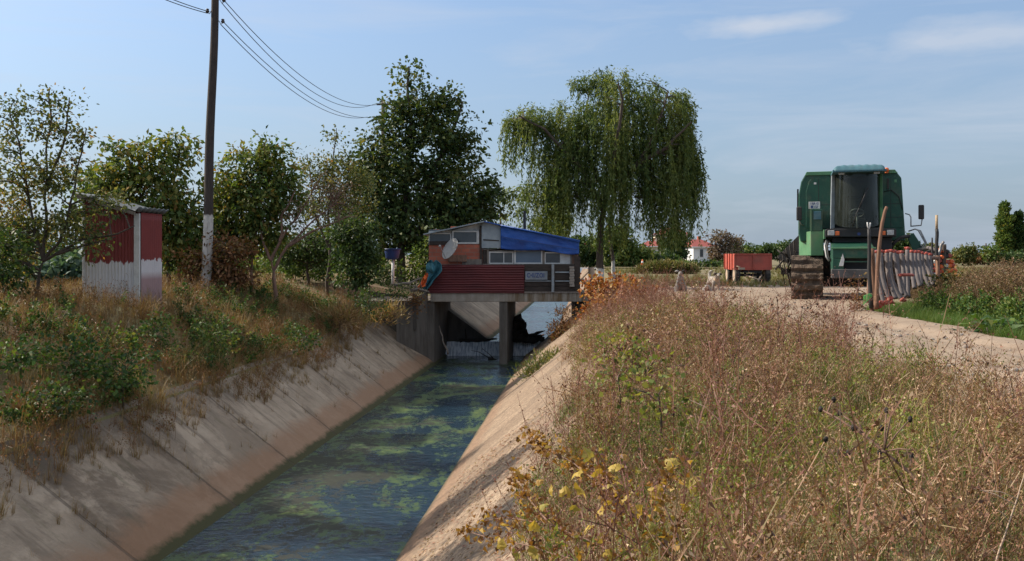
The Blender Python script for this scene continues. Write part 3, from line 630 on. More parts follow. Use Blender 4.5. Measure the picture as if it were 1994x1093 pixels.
mb = MB(); hx(mb, 940, 1126, 484, 514, 30.6, 33.7); mb.build('inner_wall', M['dark_wood'], sh)
window(952, 1000, 490, 514.5, 30.33, fw=2.6, mull=(981,))
window(1001, 1057, 484, 515, 30.31, 'blue_glass', fw=3.4)
window(1060, 1093, 491, 514.5, 30.33, fw=2.6)
mb = MB(); hx(mb, 1091, 1111, 492, 514.5, 30.27, 30.3); mb.build('white_panel', M['white_paint'], sh)
mb = MB(); hx(mb, 1077, 1085, 497, 510, 30.44, 30.5); mb.build('hanging_cloth', mat('yellow curtain', (0.75, 0.62, 0.32), None, 20, .8), sh)
mb = MB(); hx(mb, 940, 1125, 514, 518, 30.22, 30.35); mb.build('sill', M['grey_wood'], sh)
mb = MB(); hx(mb, 1112, 1126, 490, 570, 30.27, 30.4); mb.build('corner_board', M['bark_red'], sh)
# roof: two pitches meeting at a ridge that runs back
RD = 33.95
mb = MB()
def pitch(mb, a, b, ya, yb, th=2.2):
    vs = [hp(a[0], a[1], ya), hp(b[0], b[1], ya), hp(b[0], b[1], yb), hp(a[0], a[1], yb)]
    lo = [(p[0], p[1], p[2] - th * KB) for p in vs]; mb.hexa(lo, vs)
pitch(mb, (826, 456), (943, 431), 29.95, RD); mb.build('roof', M['grey_sheet'], sh)
mb = MB(); pitch(mb, (943.3, 431), (1128, 470), 30.05, RD); mb.build('tarp_roof', M['blue_tarp'], sh)
mb = MB()
def tarp(a, b):
    px = 975 + (1127 - 975) * a; top = 440 + (470 - 440) * a; bot = 484.5 + 10 * a + 2.2 * math.sin(a * 9) * (.3 + a) - 8 * max(0, a - .9)
    wob = 0.035 * math.sin(a * 17 + b * 3) * b + 0.03 * nz2(a * 9, b * 4, 1, 4) + .025 * math.sin((a * 5 - b * 6)) * b
    return hp(px, top + (bot - top) * b, 30.16 + wob - .03 * b)
mb.grid(60, 16, tarp); mb.build('tarp_curtain', M['blue_tarp'], sh, solid=.008)
mb = MB(); mb.tube([hp(975, 439.4, 30.06), hp(1128, 469.6, 30.06)], 0.028, 8); mb.build('tarp_pole', M['blue_tarp'], sh)
for k, (a_, b_, c_, d_) in enumerate(((836, 872, 470, 477.5), (900, 938, 505, 516), (948, 952, 486, 515), (1056, 1060.5, 485, 515), (1110.5, 1113.5, 486, 516))):
    mb = MB(); hx(mb, a_, b_, c_, d_, 30.25, 30.285); mb.build('patch_board', M['grey_wood' if k else 'dark_wood'], sh)
mb = MB(); mb.tube([hp(940, 486, 30.2), hp(975, 488.5, 30.18), hp(1010, 489.5, 30.18), hp(1060, 488, 30.2)], .012, 5); mb.build('rope', M['grey_wood'], sh)
mb = MB(); slab(mb, [(941, 466), (972, 468), (972.5, 470), (941, 468.6)], 30.225, 30.238); mb.build('batten', M['dark_wood'], sh)
mb = MB(); slab(mb, [(976, 461), (1124, 486), (1124, 487.2), (976, 462.4)], 30.02, 30.06); mb.build('tarp_cord', M['navy'], sh)
for k, (a_, b_) in enumerate(((838, 454), (870, 447), (905, 440))):
    mb = MB(); mb.box(hp(a_ + 8, b_ - 5, 31.2 + k * .6), (.22, .16, .12)); mb.build('roof_brick', M['brick'], sh, bevel=.01)
mb = MB(); hx(mb, 1024 - 3, 1024 + 3, 402, 470, 33.2, 33.33); mb.build('stove_pipe', M['black'], sh)

# satellite dish
ds = thing('satellite_dish', 'round grey satellite dish standing in front of the brick wall of the shack', 'satellite dish', tuple(P(877, 515, 29.7)))
mb = MB(); R_ = 0.40
rot = Matrix.Rotation(rad(-50), 3, 'Z') @ Matrix.Rotation(rad(62), 3, 'X')
def dishf(a, b):
    r = R_ * a; q = 2 * math.pi * b; return rot @ Vector((r * math.cos(q) * .92, r * math.sin(q), r * r * 0.45 - .05)) + Vector((0.0, -.05, (515 - 485) * 29.7 / F))
mb.grid(10, 28, dishf); mb.build('reflector', M['dish'], ds, solid=.012)
c0 = Vector((0.0, -.05, (515 - 485) * 29.7 / F)); tip = rot @ Vector((0, -.12, .42)) + c0
mb = MB(); mb.tube([rot @ Vector((0, -.37, .02)) + c0, tip], .012, 6); mb.build('feed_arm', M['steel'], ds)
mb = MB(); mb.ball(tip, .045); mb.build('receiver', M['dish'], ds)
mb = MB(); mb.tube([c0 + rot @ Vector((0, 0, -.06)), c0 + Vector((-.06, .25, -.16)), c0 + Vector((-.06, .62, -.2))], .022, 8); mb.build('mast', M['steel'], ds)

def cloth(name, label, pts, mt, Y, dep=.12):
    """crumpled hanging cloth through rows of photo points (left, right)"""
    o = thing(name, label, 'cloth', tuple(P(pts[-1][0], pts[-1][1], Y))); L = Vector(o.location)
    def fn(a, b):
        t = b * (len(pts) - 1); i = min(int(t), len(pts) - 2); k = t - i
        l = pts[i][0] + (pts[i + 1][0] - pts[i][0]) * k; r = pts[i][2] + (pts[i + 1][2] - pts[i][2]) * k
        y_ = pts[i][1] + (pts[i + 1][1] - pts[i][1]) * k
        n = nz2(a * 4, b * 4, 1.3, len(name))
        return P(l + (r - l) * a, y_ + 3 * nz2(a * 3, b * 3, 1, 9), Y + dep * math.sin(a * 9 + b * 4) + .15 * n) - L
    mb = MB(); mb.grid(26, 26, fn); mb.build('fabric', mt, o, solid=.01); return o
cloth('draped_tarp', 'crumpled teal tarp hanging over the left end of the red railing', [(836, 508, 852), (830, 515, 860), (829, 527, 861), (832, 535, 857), (830, 545, 846), (826, 556, 838), (824, 564, 832)], M['teal_cloth'], 29.75)
cloth('orange_tarp', 'bright orange cloth strip hanging beside the teal tarp at the bridge end', [(829, 533, 833), (824, 541, 834), (820, 548, 832), (816, 556, 829), (813, 559, 822)], M['orange_cloth'], 29.65, .06)

# driftwood jammed against the pier
def log(name, label, pts, rr_, mt='log_dark', twigs=5, cat='driftwood'):
    o = thing(name, label, cat, tuple(pts[0])); L = Vector(pts[0]); mb = MB()
    q = []
    for i in range(len(pts) - 1):
        for k in range(6):
            t = k / 6; p = Vector(pts[i]).lerp(Vector(pts[i + 1]), t); q.append(p - L + Vector((nz2(i + t, 1, 2, 3), nz2(i + t, 2, 2, 5), nz2(i + t, 3, 2, 7))) * .07)
    q.append(Vector(pts[-1]) - L); n = len(q)
    mb.tube(q, [rr_ * (1 - .75 * i / n) * (1 + .35 * nz2(i * .6, 4, 1, 1)) for i in range(n)], 9)
    for k in range(twigs):
        a = q[int(n * (.2 + .7 * k / max(1, twigs)))]; d = Vector((random.uniform(-1, 1), random.uniform(-.5, .5), random.uniform(-.1, .8))).normalized()
        mb.tube([a, a + d * random.uniform(.2, .5), a + d * random.uniform(.5, .9) + Vector((0, 0, -.1))], [rr_ * .3, rr_ * .2, .008], 5)
    mb.build('wood', M[mt], o); return o
yw = 32.6
log('driftwood_log', 'black wet tree stump jammed against the bridge pier above the weir', [P(1000, 640, yw), P(1004, 655, yw), P(1030, 660, yw), P(1060, 661, yw)], .30)
log('driftwood_log', 'black root pile leaning on the right side of the bridge pier', [P(1002, 622, yw + .3), P(1010, 645, yw + .2), P(1022, 657, yw), P(1040, 662, yw)], .34, twigs=8)
log('driftwood_log', 'thin black log lying along the weir edge left of the pier', [P(895, 664, 33.0), P(930, 664, 33.0), P(968, 660, 32.9)], .09, twigs=1)
log('driftwood_branch', 'small dark branch drifting in front of the weir left of the pier', [P(952, 699, 31.3), P(960, 700, 31.3), P(970, 702, 31.4)], .07, twigs=2)
log('dead_stick', 'thin stick standing in the water beyond the weir', [P(1087, 615, 44), P(1084, 600, 44), P(1082, 590, 44)], .03, twigs=1, cat='stick')
log('leaning_plank', 'pale thin plank leaning at the left abutment above the weir', [P(872, 690, 30.0), P(862, 660, 30.02), P(855, 635, 30.05)], .035, 'grey_wood', 0, 'plank')
log('bank_pole', 'long bare pole lying on the left bank pointing at the orange cloth', [P(768, 556, 29.3), P(795, 552, 29.4), P(822, 541, 29.6)], .06, 'grey_wood', 1, 'pole')
log('bank_branch', 'short pale branch on the bank at the bridge end under the orange cloth', [P(800, 566, 29.4), P(818, 564, 29.45), P(836, 569, 29.5)], .06, 'grey_wood', 2, 'branch')

# ------------------------------------------------------------------ tin shed
th = rad(-8)
Cn = P(272, 597, 19.2)
shed = thing('tin_shed', 'narrow corrugated tin shed, red above and white below, on the left bank', 'shed', (Cn.x, Cn.y, 0.25), th)
WS, DS = 1.31, 0.86
def corr(w_, h0, h1, n, parent_fn):
    def f(a, b):
        h = h0 + (h1 - h0) * a; return parent_fn(a * w_, 0.012 * math.sin(a * 2 * math.pi * n), h * b)
    return f
hl, hr = Z(383, 19.6) - .25, Z(414, 19.2) - .25
mb = MB(); mb.grid(150, 12, corr(WS, hl, hr, 17, lambda x, y, z: (x - WS, y, z))); mb.build('front_wall', shedmat('shed paint', 1.0, Z(510, 19.4) - .25), shed, solid=.003)
sp2 = shedmat('faded shed paint', 0.9, Z(505, 19.6) - .25)
mb = MB(); mb.grid(100, 12, corr(DS, hr, hr, 11, lambda x, y, z: (0.02 + y, x + .02, z))); mb.build('side_wall', sp2, shed, solid=.003)
mb = MB(); mb.grid(60, 12, corr(DS, hl, hl, 11, lambda x, y, z: (-WS + y - .02, x + .02, z))); mb.build('side_wall', sp2, shed, solid=.003)
mb = MB(); mb.grid(60, 4, corr(WS, hl, hr, 17, lambda x, y, z: (x - WS, DS + .03 + y, z))); mb.build('back_wall', M['red_sheet'], shed, solid=.003)
mb = MB(); mb.box((-.045, -.025, hr / 2 - .01), (.13, .045, hr - .03)); mb.build('corner_board', M['white_paint'], shed, bevel=.005)
mb = MB(); mb.box((-WS - .01, -.025, hl / 2), (.045, .045, hl)); mb.build('corner_board', M['white_paint'], shed, bevel=.005)
mb = MB(); mb.tube([(-WS - .08, .1, 0.02), (-WS - .05, .1, hl * .75)], .03, 6); mb.tube([(-WS - .16, .22, 0.02), (-WS - .06, .2, hl * .6)], .025, 6); mb.build('prop_pole', M['grey_wood'], shed)
mb = MB()
sl_ = (hr - hl) / WS
def rooff(a, b):
    x = -WS - .10 + (WS + .20) * a; return (x, -.18 + (DS + .36) * b, hl + .02 + sl_ * (x + WS) * (1 if x < .02 else .72) + .014 * math.sin(b * 40))
mb.grid(16, 90, rooff); mb.build('roof', M['dark_sheet'], shed, solid=.02)
mb = MB(); mb.add([], []);
for t in range(1):
    a, b = rooff(0.02, 0), rooff(.98, 0)
    mb.hexa([(a[0], -.185, a[2] - .10), (0.0, -.185, hr - .07), (0.0, -.165, hr - .07), (a[0], -.165, a[2] - .10)], [(a[0], -.185, a[2] - .02), (0.0, -.185, hr + .0), (0.0, -.165, hr + .0), (a[0], -.165, a[2] - .02)])
mb.build('fascia', M['grey_wood'], shed)
mb = MB()
for px, py in ((189, 572), (199, 570), (208, 568)):
    mb.ball((X(px, 19.35) - Cn.x, -.012 + (px - 272) / 107 * 0, Z(py, 19.35) - .25), (.014, .012, .014), 8, 5)
hol = mb.build('vent_hole', M['black'], shed)

# ------------------------------------------------------------------ utility poles and wires
Y1 = 24.0; b1 = P(400, 574, Y1); b1.z = ground_z(b1.x, b1.y) - .1
t1 = P(420, -50, Y1)
pole = thing('utility_pole', 'tall dark timber utility pole with whitewashed foot on the left bank', 'utility pole', tuple(b1))
mb = MB(); n = 14; mb.tube([Vector((0, 0, 0)).lerp(t1 - b1, i / n) + Vector((.02 * math.sin(i * .7), 0, 0)) for i in range(n + 1)], [0.142 - 0.045 * i / n for i in range(n + 1)], 14)
mb.build('post', barkmat('pole timber', (0.060, 0.045, 0.038), (0.030, 0.024, 0.022), Z(420, Y1) - b1.z, (0.5, 0.48, 0.45)), pole)
def insul(px, py, side):
    a = P(px, py, Y1) - b1; post_x = (t1 - b1).x * (a.z / (t1 - b1).z)
    mb = MB(); mb.tube([(post_x + .08 * side, 0, a.z + .05), (a.x - .10 * side, 0, a.z + .02), (a.x - .06 * side, 0, a.z - .06), (a.x, 0, a.z - .03), (a.x, 0, a.z + .02)], .012, 6); h = mb.build('hook', M['steel'], pole)
    mb = MB(); prof_ = [(.02, -.05), (.05, -.035), (.055, -.005), (.032, .01), (.045, .03), (.04, .055), (.012, .065)]
    vs = [(a.x + r * math.cos(2 * math.pi * k / 10), r * math.sin(2 * math.pi * k / 10), a.z + z + .02) for r, z in prof_ for k in range(10)]
    mb.add(vs, [(i * 10 + k, i * 10 + (k + 1) % 10, (i + 1) * 10 + (k + 1) % 10, (i + 1) * 10 + k) for i in range(6) for k in range(10)], True); mb.build('insulator', M['insul'], h)
insul(404, 23, -1); insul(436, 2, 1); insul(434, 43, 1)
Y2 = 46.0; b2 = P(745, 560, Y2); b2.z = ground_z(b2.x, b2.y); t2 = P(746, 194, Y2)
pole2 = thing('utility_pole', 'distant utility pole with short crossarm behind the tall green tree', 'utility pole', tuple(b2))
mb = MB(); mb.tube([(0, 0, 0), t2 - b2], [.14, .09], 10); mb.build('post', M['bark'], pole2)
mb = MB()
for py in (204, 228): mb.box((.08, -.1, Z(py, Y2) - b2.z), (.75, .09, .09))
mb.build('crossarm', M['bark'], pole2)
def wire(label, a, b, sag, r=.012):
    o = thing('power_line', label, 'cable', tuple(a), 0, 'overhead wires at the dark utility pole'); L = Vector(a); mb = MB()
    mb.tube([Vector(a).lerp(Vector(b), t) - L + Vector((0, 0, -sag * 4 * t * (1 - t))) for t in [i / 24 for i in range(25)]], r, 5); mb.build('strand', M['wire'], o)
yy = Y2 - .1
wire('upper right wire running from the tall pole to the distant pole, topmost', P(439, 4, Y1), P(738, 203, yy), .95)
wire('second wire from the top running right from the tall pole to the distant pole', P(432, 6, Y1), P(729, 203, yy), 1.12)
wire('third wire from the top running right from the tall pole to the distant pole', P(436, 44, Y1), P(724, 228, yy), .78)
wire('lowest wire running right from the tall pole to the distant pole', P(430, 48, Y1), P(715, 228, yy), .85)
wire('upper wire running left and out of sight from the tall pole', P(404, 22, Y1), P(250, -40, 22.0), .06)
wire('lower wire running left and out of sight from the tall pole', P(404, 26, Y1), P(250, -32, 22.0), .06)

# ------------------------------------------------------------------ combine harvester
def glassmat():
    m, nt = newmat('dirty cab glass')
    co = nd(nt, 'ShaderNodeTexCoord').outputs['Object']
    n1 = nd(nt, 'ShaderNodeTexNoise', Vector=co, Scale=1.6, Detail=7.0, Roughness=0.7)
    b = nd(nt, 'ShaderNodeBsdfPrincipled', Base_Color=mixc(nt, n1.outputs[0], (0.008, 0.012, 0.011), (0.05, 0.056, 0.045)), Roughness=0.12)
    t = nd(nt, 'ShaderNodeBsdfTransparent', Color=(0.75, 0.85, 0.8, 1))
    mx = nd(nt, 'ShaderNodeMixShader', i0=math_(nt, 'ADD', 0.28, math_(nt, 'MULTIPLY', n1.outputs[0], 0.45)), i1=t.outputs[0], i2=b.outputs[0])
    out(nt, mx.outputs[0]); return m
M['cabglass'] = glassmat()
cb = thing('combine_harvester', 'big old green combine harvester with muddy tracks parked in the dirt yard', 'combine harvester', (X(1655, 26.5), 26.5, 0.0), rad(-18))
def cs(px): return (px - 1655) * .01437
def cz(py): return 1.4 - (py - 498) * .0156
def cbox(mb, px0, px1, py0, py1, y0, y1): return mb.box(((cs(px0) + cs(px1)) / 2, (y0 + y1) / 2, (cz(py0) + cz(py1)) / 2), (cs(px1) - cs(px0), y1 - y0, cz(py0) - cz(py1)))
def cpoly(mb, pts, y0, y1): return mb.prism([(cs(a), cz(b)) for a, b in pts], y0, y1)
mb = MB(); cpoly(mb, [(1556, 470), (1552, 452), (1552, 378), (1557, 352), (1568, 333), (1742, 333), (1755, 349), (1762, 452), (1762, 470)], 0.0, 3.6); mb.build('body', M['green_paint'], cb, bevel=.03)
mb = MB(); cpoly(mb, [(1567, 445), (1567, 372), (1573, 352), (1579, 345), (1622, 345), (1622, 445)], -.02, .02); cpoly(mb, [(1712, 445), (1712, 345), (1744, 345), (1752, 360), (1757, 445)], -.02, .02); mb.build('front_panel', M['green_paint'], cb, bevel=.012)
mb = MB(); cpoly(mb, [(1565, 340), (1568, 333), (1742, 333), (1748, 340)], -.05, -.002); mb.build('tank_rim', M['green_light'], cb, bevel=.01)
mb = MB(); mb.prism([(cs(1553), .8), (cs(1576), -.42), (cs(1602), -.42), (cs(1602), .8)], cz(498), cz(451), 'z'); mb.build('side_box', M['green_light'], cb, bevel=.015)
mb = MB(); cbox(mb, 1576, 1600, 408, 450.5, -.40, -.005); mb.build('ladder_box', M['green_paint'], cb, bevel=.02)
mb = MB(); cbox(mb, 1574.5, 1578, 408, 450, -.44, -.405); mb.build('edge_strip', M['green_light'], cb)  # sunlit left edge of the box, painted as a lighter strip
mb = MB(); cbox(mb, 1582, 1597, 412, 428, -.43, -.401); mb.build('tool_hatch', M['teal_roof'], cb, bevel=.01)
mb = MB()
for k in range(7): mb.box((cs(1552) - .02, 1.0, cz(366 + k * 6)), (.05, 1.2, .05))
mb.build('side_louver', M['black'], cb)
# cab
mb = MB()
def wf(a, b):
    q = 2 * a - 1; y = -.5 - .8 * (1 - abs(q) ** 2.4) ** .75
    z0 = cz(446) + .16 * abs(q) ** 4; return (cs(1667) + q * (.655 - .03 * b), y + .06 * b, z0 + (cz(344) - z0) * b)
mb.grid(28, 10, wf); mb.build('windscreen', M['cabglass'], cb)
mb = MB(); cbox(mb, 1622, 1712, 345, 447, -.08, -.002); mb.build('cab_back', M['black'], cb)
mb = MB()
mb.box((cs(1667), -.42, cz(447) + .25), (.5, .45, .14)); mb.box((cs(1667), -.22, cz(447) + .62), (.48, .12, .7)); mb.build('driver_seat', M['black'], cb, bevel=.04)
mb = MB(); ctr = Vector((cs(1665), -.86, cz(418)))
mb.tube([ctr + Matrix.Rotation(rad(-35), 3, 'X') @ Vector((.2 * math.cos(q), .2 * math.sin(q), 0)) for q in [i * math.pi / 8 for i in range(17)]], .018, 6); mb.tube([ctr, ctr + Vector((0, -.15, -.45))], .03, 6); mb.box(ctr, (.36, .03, .03)); mb.build('steering_wheel', M['steel'], cb)
mb = MB(); cbox(mb, 1620, 1714, 445.5, 448, -.95, .0); mb.build('cab_floor', M['black'], cb)
mb = MB(); mb.hexa([(cs(1615), -.62, cz(447)), (cs(1623.5), -.56, cz(447)), (cs(1623.5), -.02, cz(447)), (cs(1615), -.02, cz(447))], [(cs(1617.5), -.58, cz(343)), (cs(1624.5), -.54, cz(343)), (cs(1624.5), -.02, cz(343)), (cs(1617.5), -.02, cz(343))]); mb.build('cab_pillar', M['grey_sheet'], cb, bevel=.015)
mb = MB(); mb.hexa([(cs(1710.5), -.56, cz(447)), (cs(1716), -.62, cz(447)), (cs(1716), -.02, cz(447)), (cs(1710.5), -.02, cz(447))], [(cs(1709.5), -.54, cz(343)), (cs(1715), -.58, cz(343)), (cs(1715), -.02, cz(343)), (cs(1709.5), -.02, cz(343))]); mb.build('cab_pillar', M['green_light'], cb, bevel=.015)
mb = MB()
def roofc(a, b):
    q = 2 * a - 1; r = 2 * b - 1; k = max(abs(q) ** 5, abs(r) ** 5)
    return (cs(1667) + q * .72 * (1 - .05 * abs(r) ** 4), -.72 + r * .80, cz(341) + .19 * (1 - k) ** .5 + .010 * math.cos(q * 22) * (1 - k))
mb.grid(48, 24, roofc); mb.box((cs(1667), -.72, cz(341.5)), (1.44, 1.58, .06)); mb.build('cab_roof', M['teal_roof'], cb)
mb = MB()
for px in (1634, 1700): mb.box((cs(px), -1.30, cz(345.5)), (.16, .05, .06))
mb.build('work_lamp', M['lamp'], cb, bevel=.01)
mb = MB(); mb.tube([(cs(1726), -.1, cz(340)), (cs(1726), -.1, cz(337))], .05, 10); mb.tube([(cs(1726), -.1, cz(337)), (cs(1726), -.1, cz(331)), (cs(1726), -.1, cz(329.5))], [.065, .062, .03], 12); mb.build('beacon', M['orange'], cb)
mb = MB(); cpoly(mb, [(1603, 463), (1603, 450), (1607, 447.6), (1735, 447.6), (1738, 450), (1738, 463)], -1.05, -.0); mb.build('fascia', M['black'], cb, bevel=.02)
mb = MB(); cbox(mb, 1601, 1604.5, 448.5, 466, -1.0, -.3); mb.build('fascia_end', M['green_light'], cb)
for q in ((1568, 1620, 398), (1714, 1756, 398), (1714, 1757, 424)):
    mb = MB(); cbox(mb, q[0], q[1], q[2], q[2] + .9, -.026, -.019); mb.build('panel_seam', M['black'], cb)
for q in (1592, 1734):
    mb = MB(); cbox(mb, q, q + .8, 347, 444, -.0262, -.0192); mb.build('panel_seam', M['black'], cb)
mb = MB(); mb.tube([(cs(1655), -1.34, cz(443)), (cs(1662), -1.36, cz(420)), (cs(1676), -1.34, cz(392))], .012, 5); mb.tube([(cs(1667), -1.36, cz(410)), (cs(1684), -1.33, cz(372))], .014, 5); mb.build('wiper', M['black'], cb)
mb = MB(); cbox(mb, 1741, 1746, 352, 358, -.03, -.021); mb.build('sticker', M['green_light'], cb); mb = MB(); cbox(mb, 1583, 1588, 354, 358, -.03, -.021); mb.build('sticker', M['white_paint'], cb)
mb = MB(); cbox(mb, 1727, 1731, 350, 370, -.06, -.02); mb.build('air_grille', M['black'], cb)
for k in range(3):
    mb = MB(); cbox(mb, 1606, 1613, 470 + 6 * k, 471.5 + 6 * k, -.8, -.5); mb.build('step', M['steel'], cb)
mb = MB(); cbox(mb, 1618, 1732, 463.5, 487, -.75, -.0); mb.build('engine_cover', M['black'], cb, bevel=.02)
for px in (1615, 1727):
    mb = MB(); cbox(mb, px - 6.5, px + 6.5, 450.5, 460, -1.08, -1.04); mb.build('headlight', M['lamp'], cb, bevel=.012)
for px in (1627, 1714):
    mb = MB(); cbox(mb, px - 4, px + 4, 452.5, 460, -1.075, -1.04); mb.build('indicator', M['orange'], cb, bevel=.01)
mb = MB(); mb.tube([(cs(1668), -1.06, cz(457.5)), (cs(1668), -1.045, cz(457.5))], .05, 6); mb.build('emblem', M['navy'], cb)
# feeder house
fy = -2.0
mb = MB()
mb.hexa([(cs(1615), fy, cz(503)), (cs(1615), fy, cz(485)), (cs(1615), -.5, cz(470)), (cs(1615), -.5, cz(495))],
        [(cs(1693), fy, cz(503)), (cs(1693), fy, cz(485)), (cs(1693), -.5, cz(470)), (cs(1693), -.5, cz(495))])
mb.hexa([(cs(1615), fy, cz(537)), (cs(1615), fy, cz(503.2)), (cs(1615), -.5, cz(495.2)), (cs(1615), -.5, cz(530))],
        [(cs(1636), fy, cz(537)), (cs(1636), fy, cz(503.2)), (cs(1636), -.5, cz(495.2)), (cs(1636), -.5, cz(530))])
mb.build('feeder_house', M['green_paint'], cb, bevel=.02)
mb = MB(); cbox(mb, 1612.5, 1695, 483, 486, fy - .06, fy - .005); mb.build('feeder_lip', M['green_light'], cb, bevel=.01)
mb = MB(); cbox(mb, 1636.5, 1693, 503.5, 530, -1.7, -.55); mb.build('feeder_mouth', M['black'], cb)
mb = MB(); cbox(mb, 1637, 1690, 508, 510, fy, fy + .05); mb.build('feeder_bar', M['green_paint'], cb)
mb = MB(); cbox(mb, 1613, 1693, 522.5, 539, fy - .07, -1.65); mb.build('feeder_base', mat('worn grey paint', (.10, .10, .10), (.05, .05, .05), 4, .6, dirt=(.16, .12, .09)), cb, bevel=.02)
mb = MB(); mb.prism([(cs(1627), cz(517)), (cs(1634), cz(494)), (cs(1637), cz(505)), (cs(1635), cz(517))], fy - .05, fy - .004); mb.build('deflector', M['white_paint'], cb)
for q in (1607, 1611):
    mb = MB(); mb.tube([(cs(q), -.9, cz(468)), (cs(q) - .06, -1.1, cz(480)), (cs(q) - .02, -1.2, cz(500)), (cs(q) + .05, -1.3, cz(508))], .03, 7); mb.build('hydraulic_hose', M['steel' if q < 1610 else 'black'], cb)
# tracks
def track(x0, x1, nm='track'):
    path = []; Rf, Rt = .36, .25
    cpts = [(-.30, .67, .64), (1.55, .38, .36)]   # y, z, radius: wheels the belt runs round
    import itertools
    arcs = []
    n = len(cpts); tang = []
    for i in range(n):
        (ya, za, ra), (yb_, zb_, rb) = cpts[i], cpts[(i + 1) % n]
        d = Vector((yb_ - ya, zb_ - za)); L = d.length; d /= L; nrm = Vector((d.y, -d.x)); s_ = (ra - rb) / L; c_ = math.sqrt(1 - s_ * s_)
        m_ = nrm * c_ + d * s_; tang.append((Vector((ya, za)) + m_ * ra, Vector((yb_, zb_)) + m_ * rb, m_))
    pts = []
    for i in range(n):
        p, q, m_ = tang[i]; k = max(2, int((q - p).length / .08))
        pts += [p.lerp(q, j / k) for j in range(k)]
        m2 = tang[(i + 1) % n][2]; c = Vector(cpts[(i + 1) % n][:2]); r = cpts[(i + 1) % n][2]
        a0 = math.atan2(m_.y, m_.x); a1 = math.atan2(m2.y, m2.x)
        while a1 < a0: a1 += 2 * math.pi
        k = max(2, int((a1 - a0) * r / .06)); pts += [c + Vector((math.cos(a0 + (a1 - a0) * j / k), math.sin(a0 + (a1 - a0) * j / k))) * r for j in range(k)]
    P_ = pts; N_ = len(P_); th_ = .07
    tr = bpy.data.objects
    mb = MB(); nu = 22; vs = []
    def nrm(i):
        t = (P_[(i + 1) % N_] - P_[i - 1]).normalized(); return Vector((t.y, -t.x))
    for i in range(N_):
        for k in range(nu + 1):
            x = x0 + (x1 - x0) * k / nu; o = nrm(i); lug = .12 * (.75 + .5 * nz2(i * .25, x * 1.5, 1, 4)) if (i % 5) < 3 else -.02
            e = lug + .075 * nz2(i * .35, x * 3.3, 1, x0) + .045 * nz2(i * 1.2, x * 9, 1, 3); p = P_[i] + o * (e - .02); vs.append((x, p.x, max(p.y, .005)))
    m0 = len(vs)
    for i in range(N_):
        for x in (x0, x1):
            p = P_[i] - nrm(i) * .16; vs.append((x, p.x, max(p.y, .01)))
    fs = []
    for i in range(N_):
        j = (i + 1) % N_
        for k in range(nu): fs.append((i * (nu + 1) + k, i * (nu + 1) + k + 1, j * (nu + 1) + k + 1, j * (nu + 1) + k))
        fs.append((i * (nu + 1), j * (nu + 1), m0 + 2 * j, m0 + 2 * i)); fs.append((i * (nu + 1) + nu, m0 + 2 * i + 1, m0 + 2 * j + 1, j * (nu + 1) + nu))
        fs.append((m0 + 2 * i, m0 + 2 * j, m0 + 2 * j + 1, m0 + 2 * i + 1))
    mb.add(vs, fs, False); t = mb.build(nm, M['mud'], cb)
    for y, z, r in cpts + [(.75, .36, .34)]:
        w_ = MB(); w_.tube([(x0 + .06, y, z), (x0 + .1, y, z), (x1 - .1, y, z), (x1 - .06, y, z)], [r - .22, r - .12, r - .12, r - .22], 16); w_.build('road_wheel', M['mud'], t)
    return t
track(cs(1537), cs(1600)); track(cs(1716), cs(1780))
mb = MB(); cbox(mb, 1572, 1742, 487.5, 520, .25, 3.4); cbox(mb, 1603, 1715, 520.2, 556, .45, 3.2); mb.build('chassis', M['black'], cb, bevel=.03)
mb = MB(); mb.box((0, .3, .62), (1.75, .5, .32)); mb.box((0, 2.2, .95), (1.3, 3.0, .5)); mb.box((0, 3.9, .6), (2.3, .22, .2)); mb.build('axle', M['black'], cb, bevel=.03)
def wheel(parent, c, r, w_, rim='pale_rim', name='wheel', tyre='rubber'):
    c = Vector(c); mb = MB()
    pr = [(-.5, .60), (-.5, .86), (-.42, .97), (-.2, 1.0), (.2, 1.0), (.42, .97), (.5, .86), (.5, .60)]; n = 26
    vs = [(c.x + a * w_, c.y + r * b * math.cos(2 * math.pi * k / n), c.z + r * b * math.sin(2 * math.pi * k / n)) for a, b in pr for k in range(n)]
    m_ = len(pr); mb.add(vs, [(i * n + k, i * n + (k + 1) % n, ((i + 1) % m_) * n + (k + 1) % n, ((i + 1) % m_) * n + k) for i in range(m_) for k in range(n)], True)
    for k in range(18):
        q = 2 * math.pi * k / 18; rr2 = Matrix.Rotation(q, 3, 'X')
        mb.box(c + rr2 @ Vector((0, 0, r * 1.0)), (w_ * .82, r * .1, r * .06), rr2)
    o = mb.build(name, M[tyre], parent)
    mb = MB(); mb.tube([c + Vector((-w_ * .46, 0, 0)), c + Vector((-w_ * .40, 0, 0)), c + Vector((-w_ * .15, 0, 0)), c + Vector((w_ * .15, 0, 0)), c + Vector((w_ * .40, 0, 0)), c + Vector((w_ * .46, 0, 0))], [r * .62, r * .60, r * .2, r * .2, r * .60, r * .62], 20)
    mb.tube([c + Vector((-w_ * .5, 0, 0)), c + Vector((w_ * .5, 0, 0))], r * .12, 10); mb.build('rim', M[rim], o); return o
wheel(cb, (-1.25, 3.9, .52), .52, .34, 'mud'); wheel(cb, (1.25, 3.9, .52), .52, .34, 'mud')
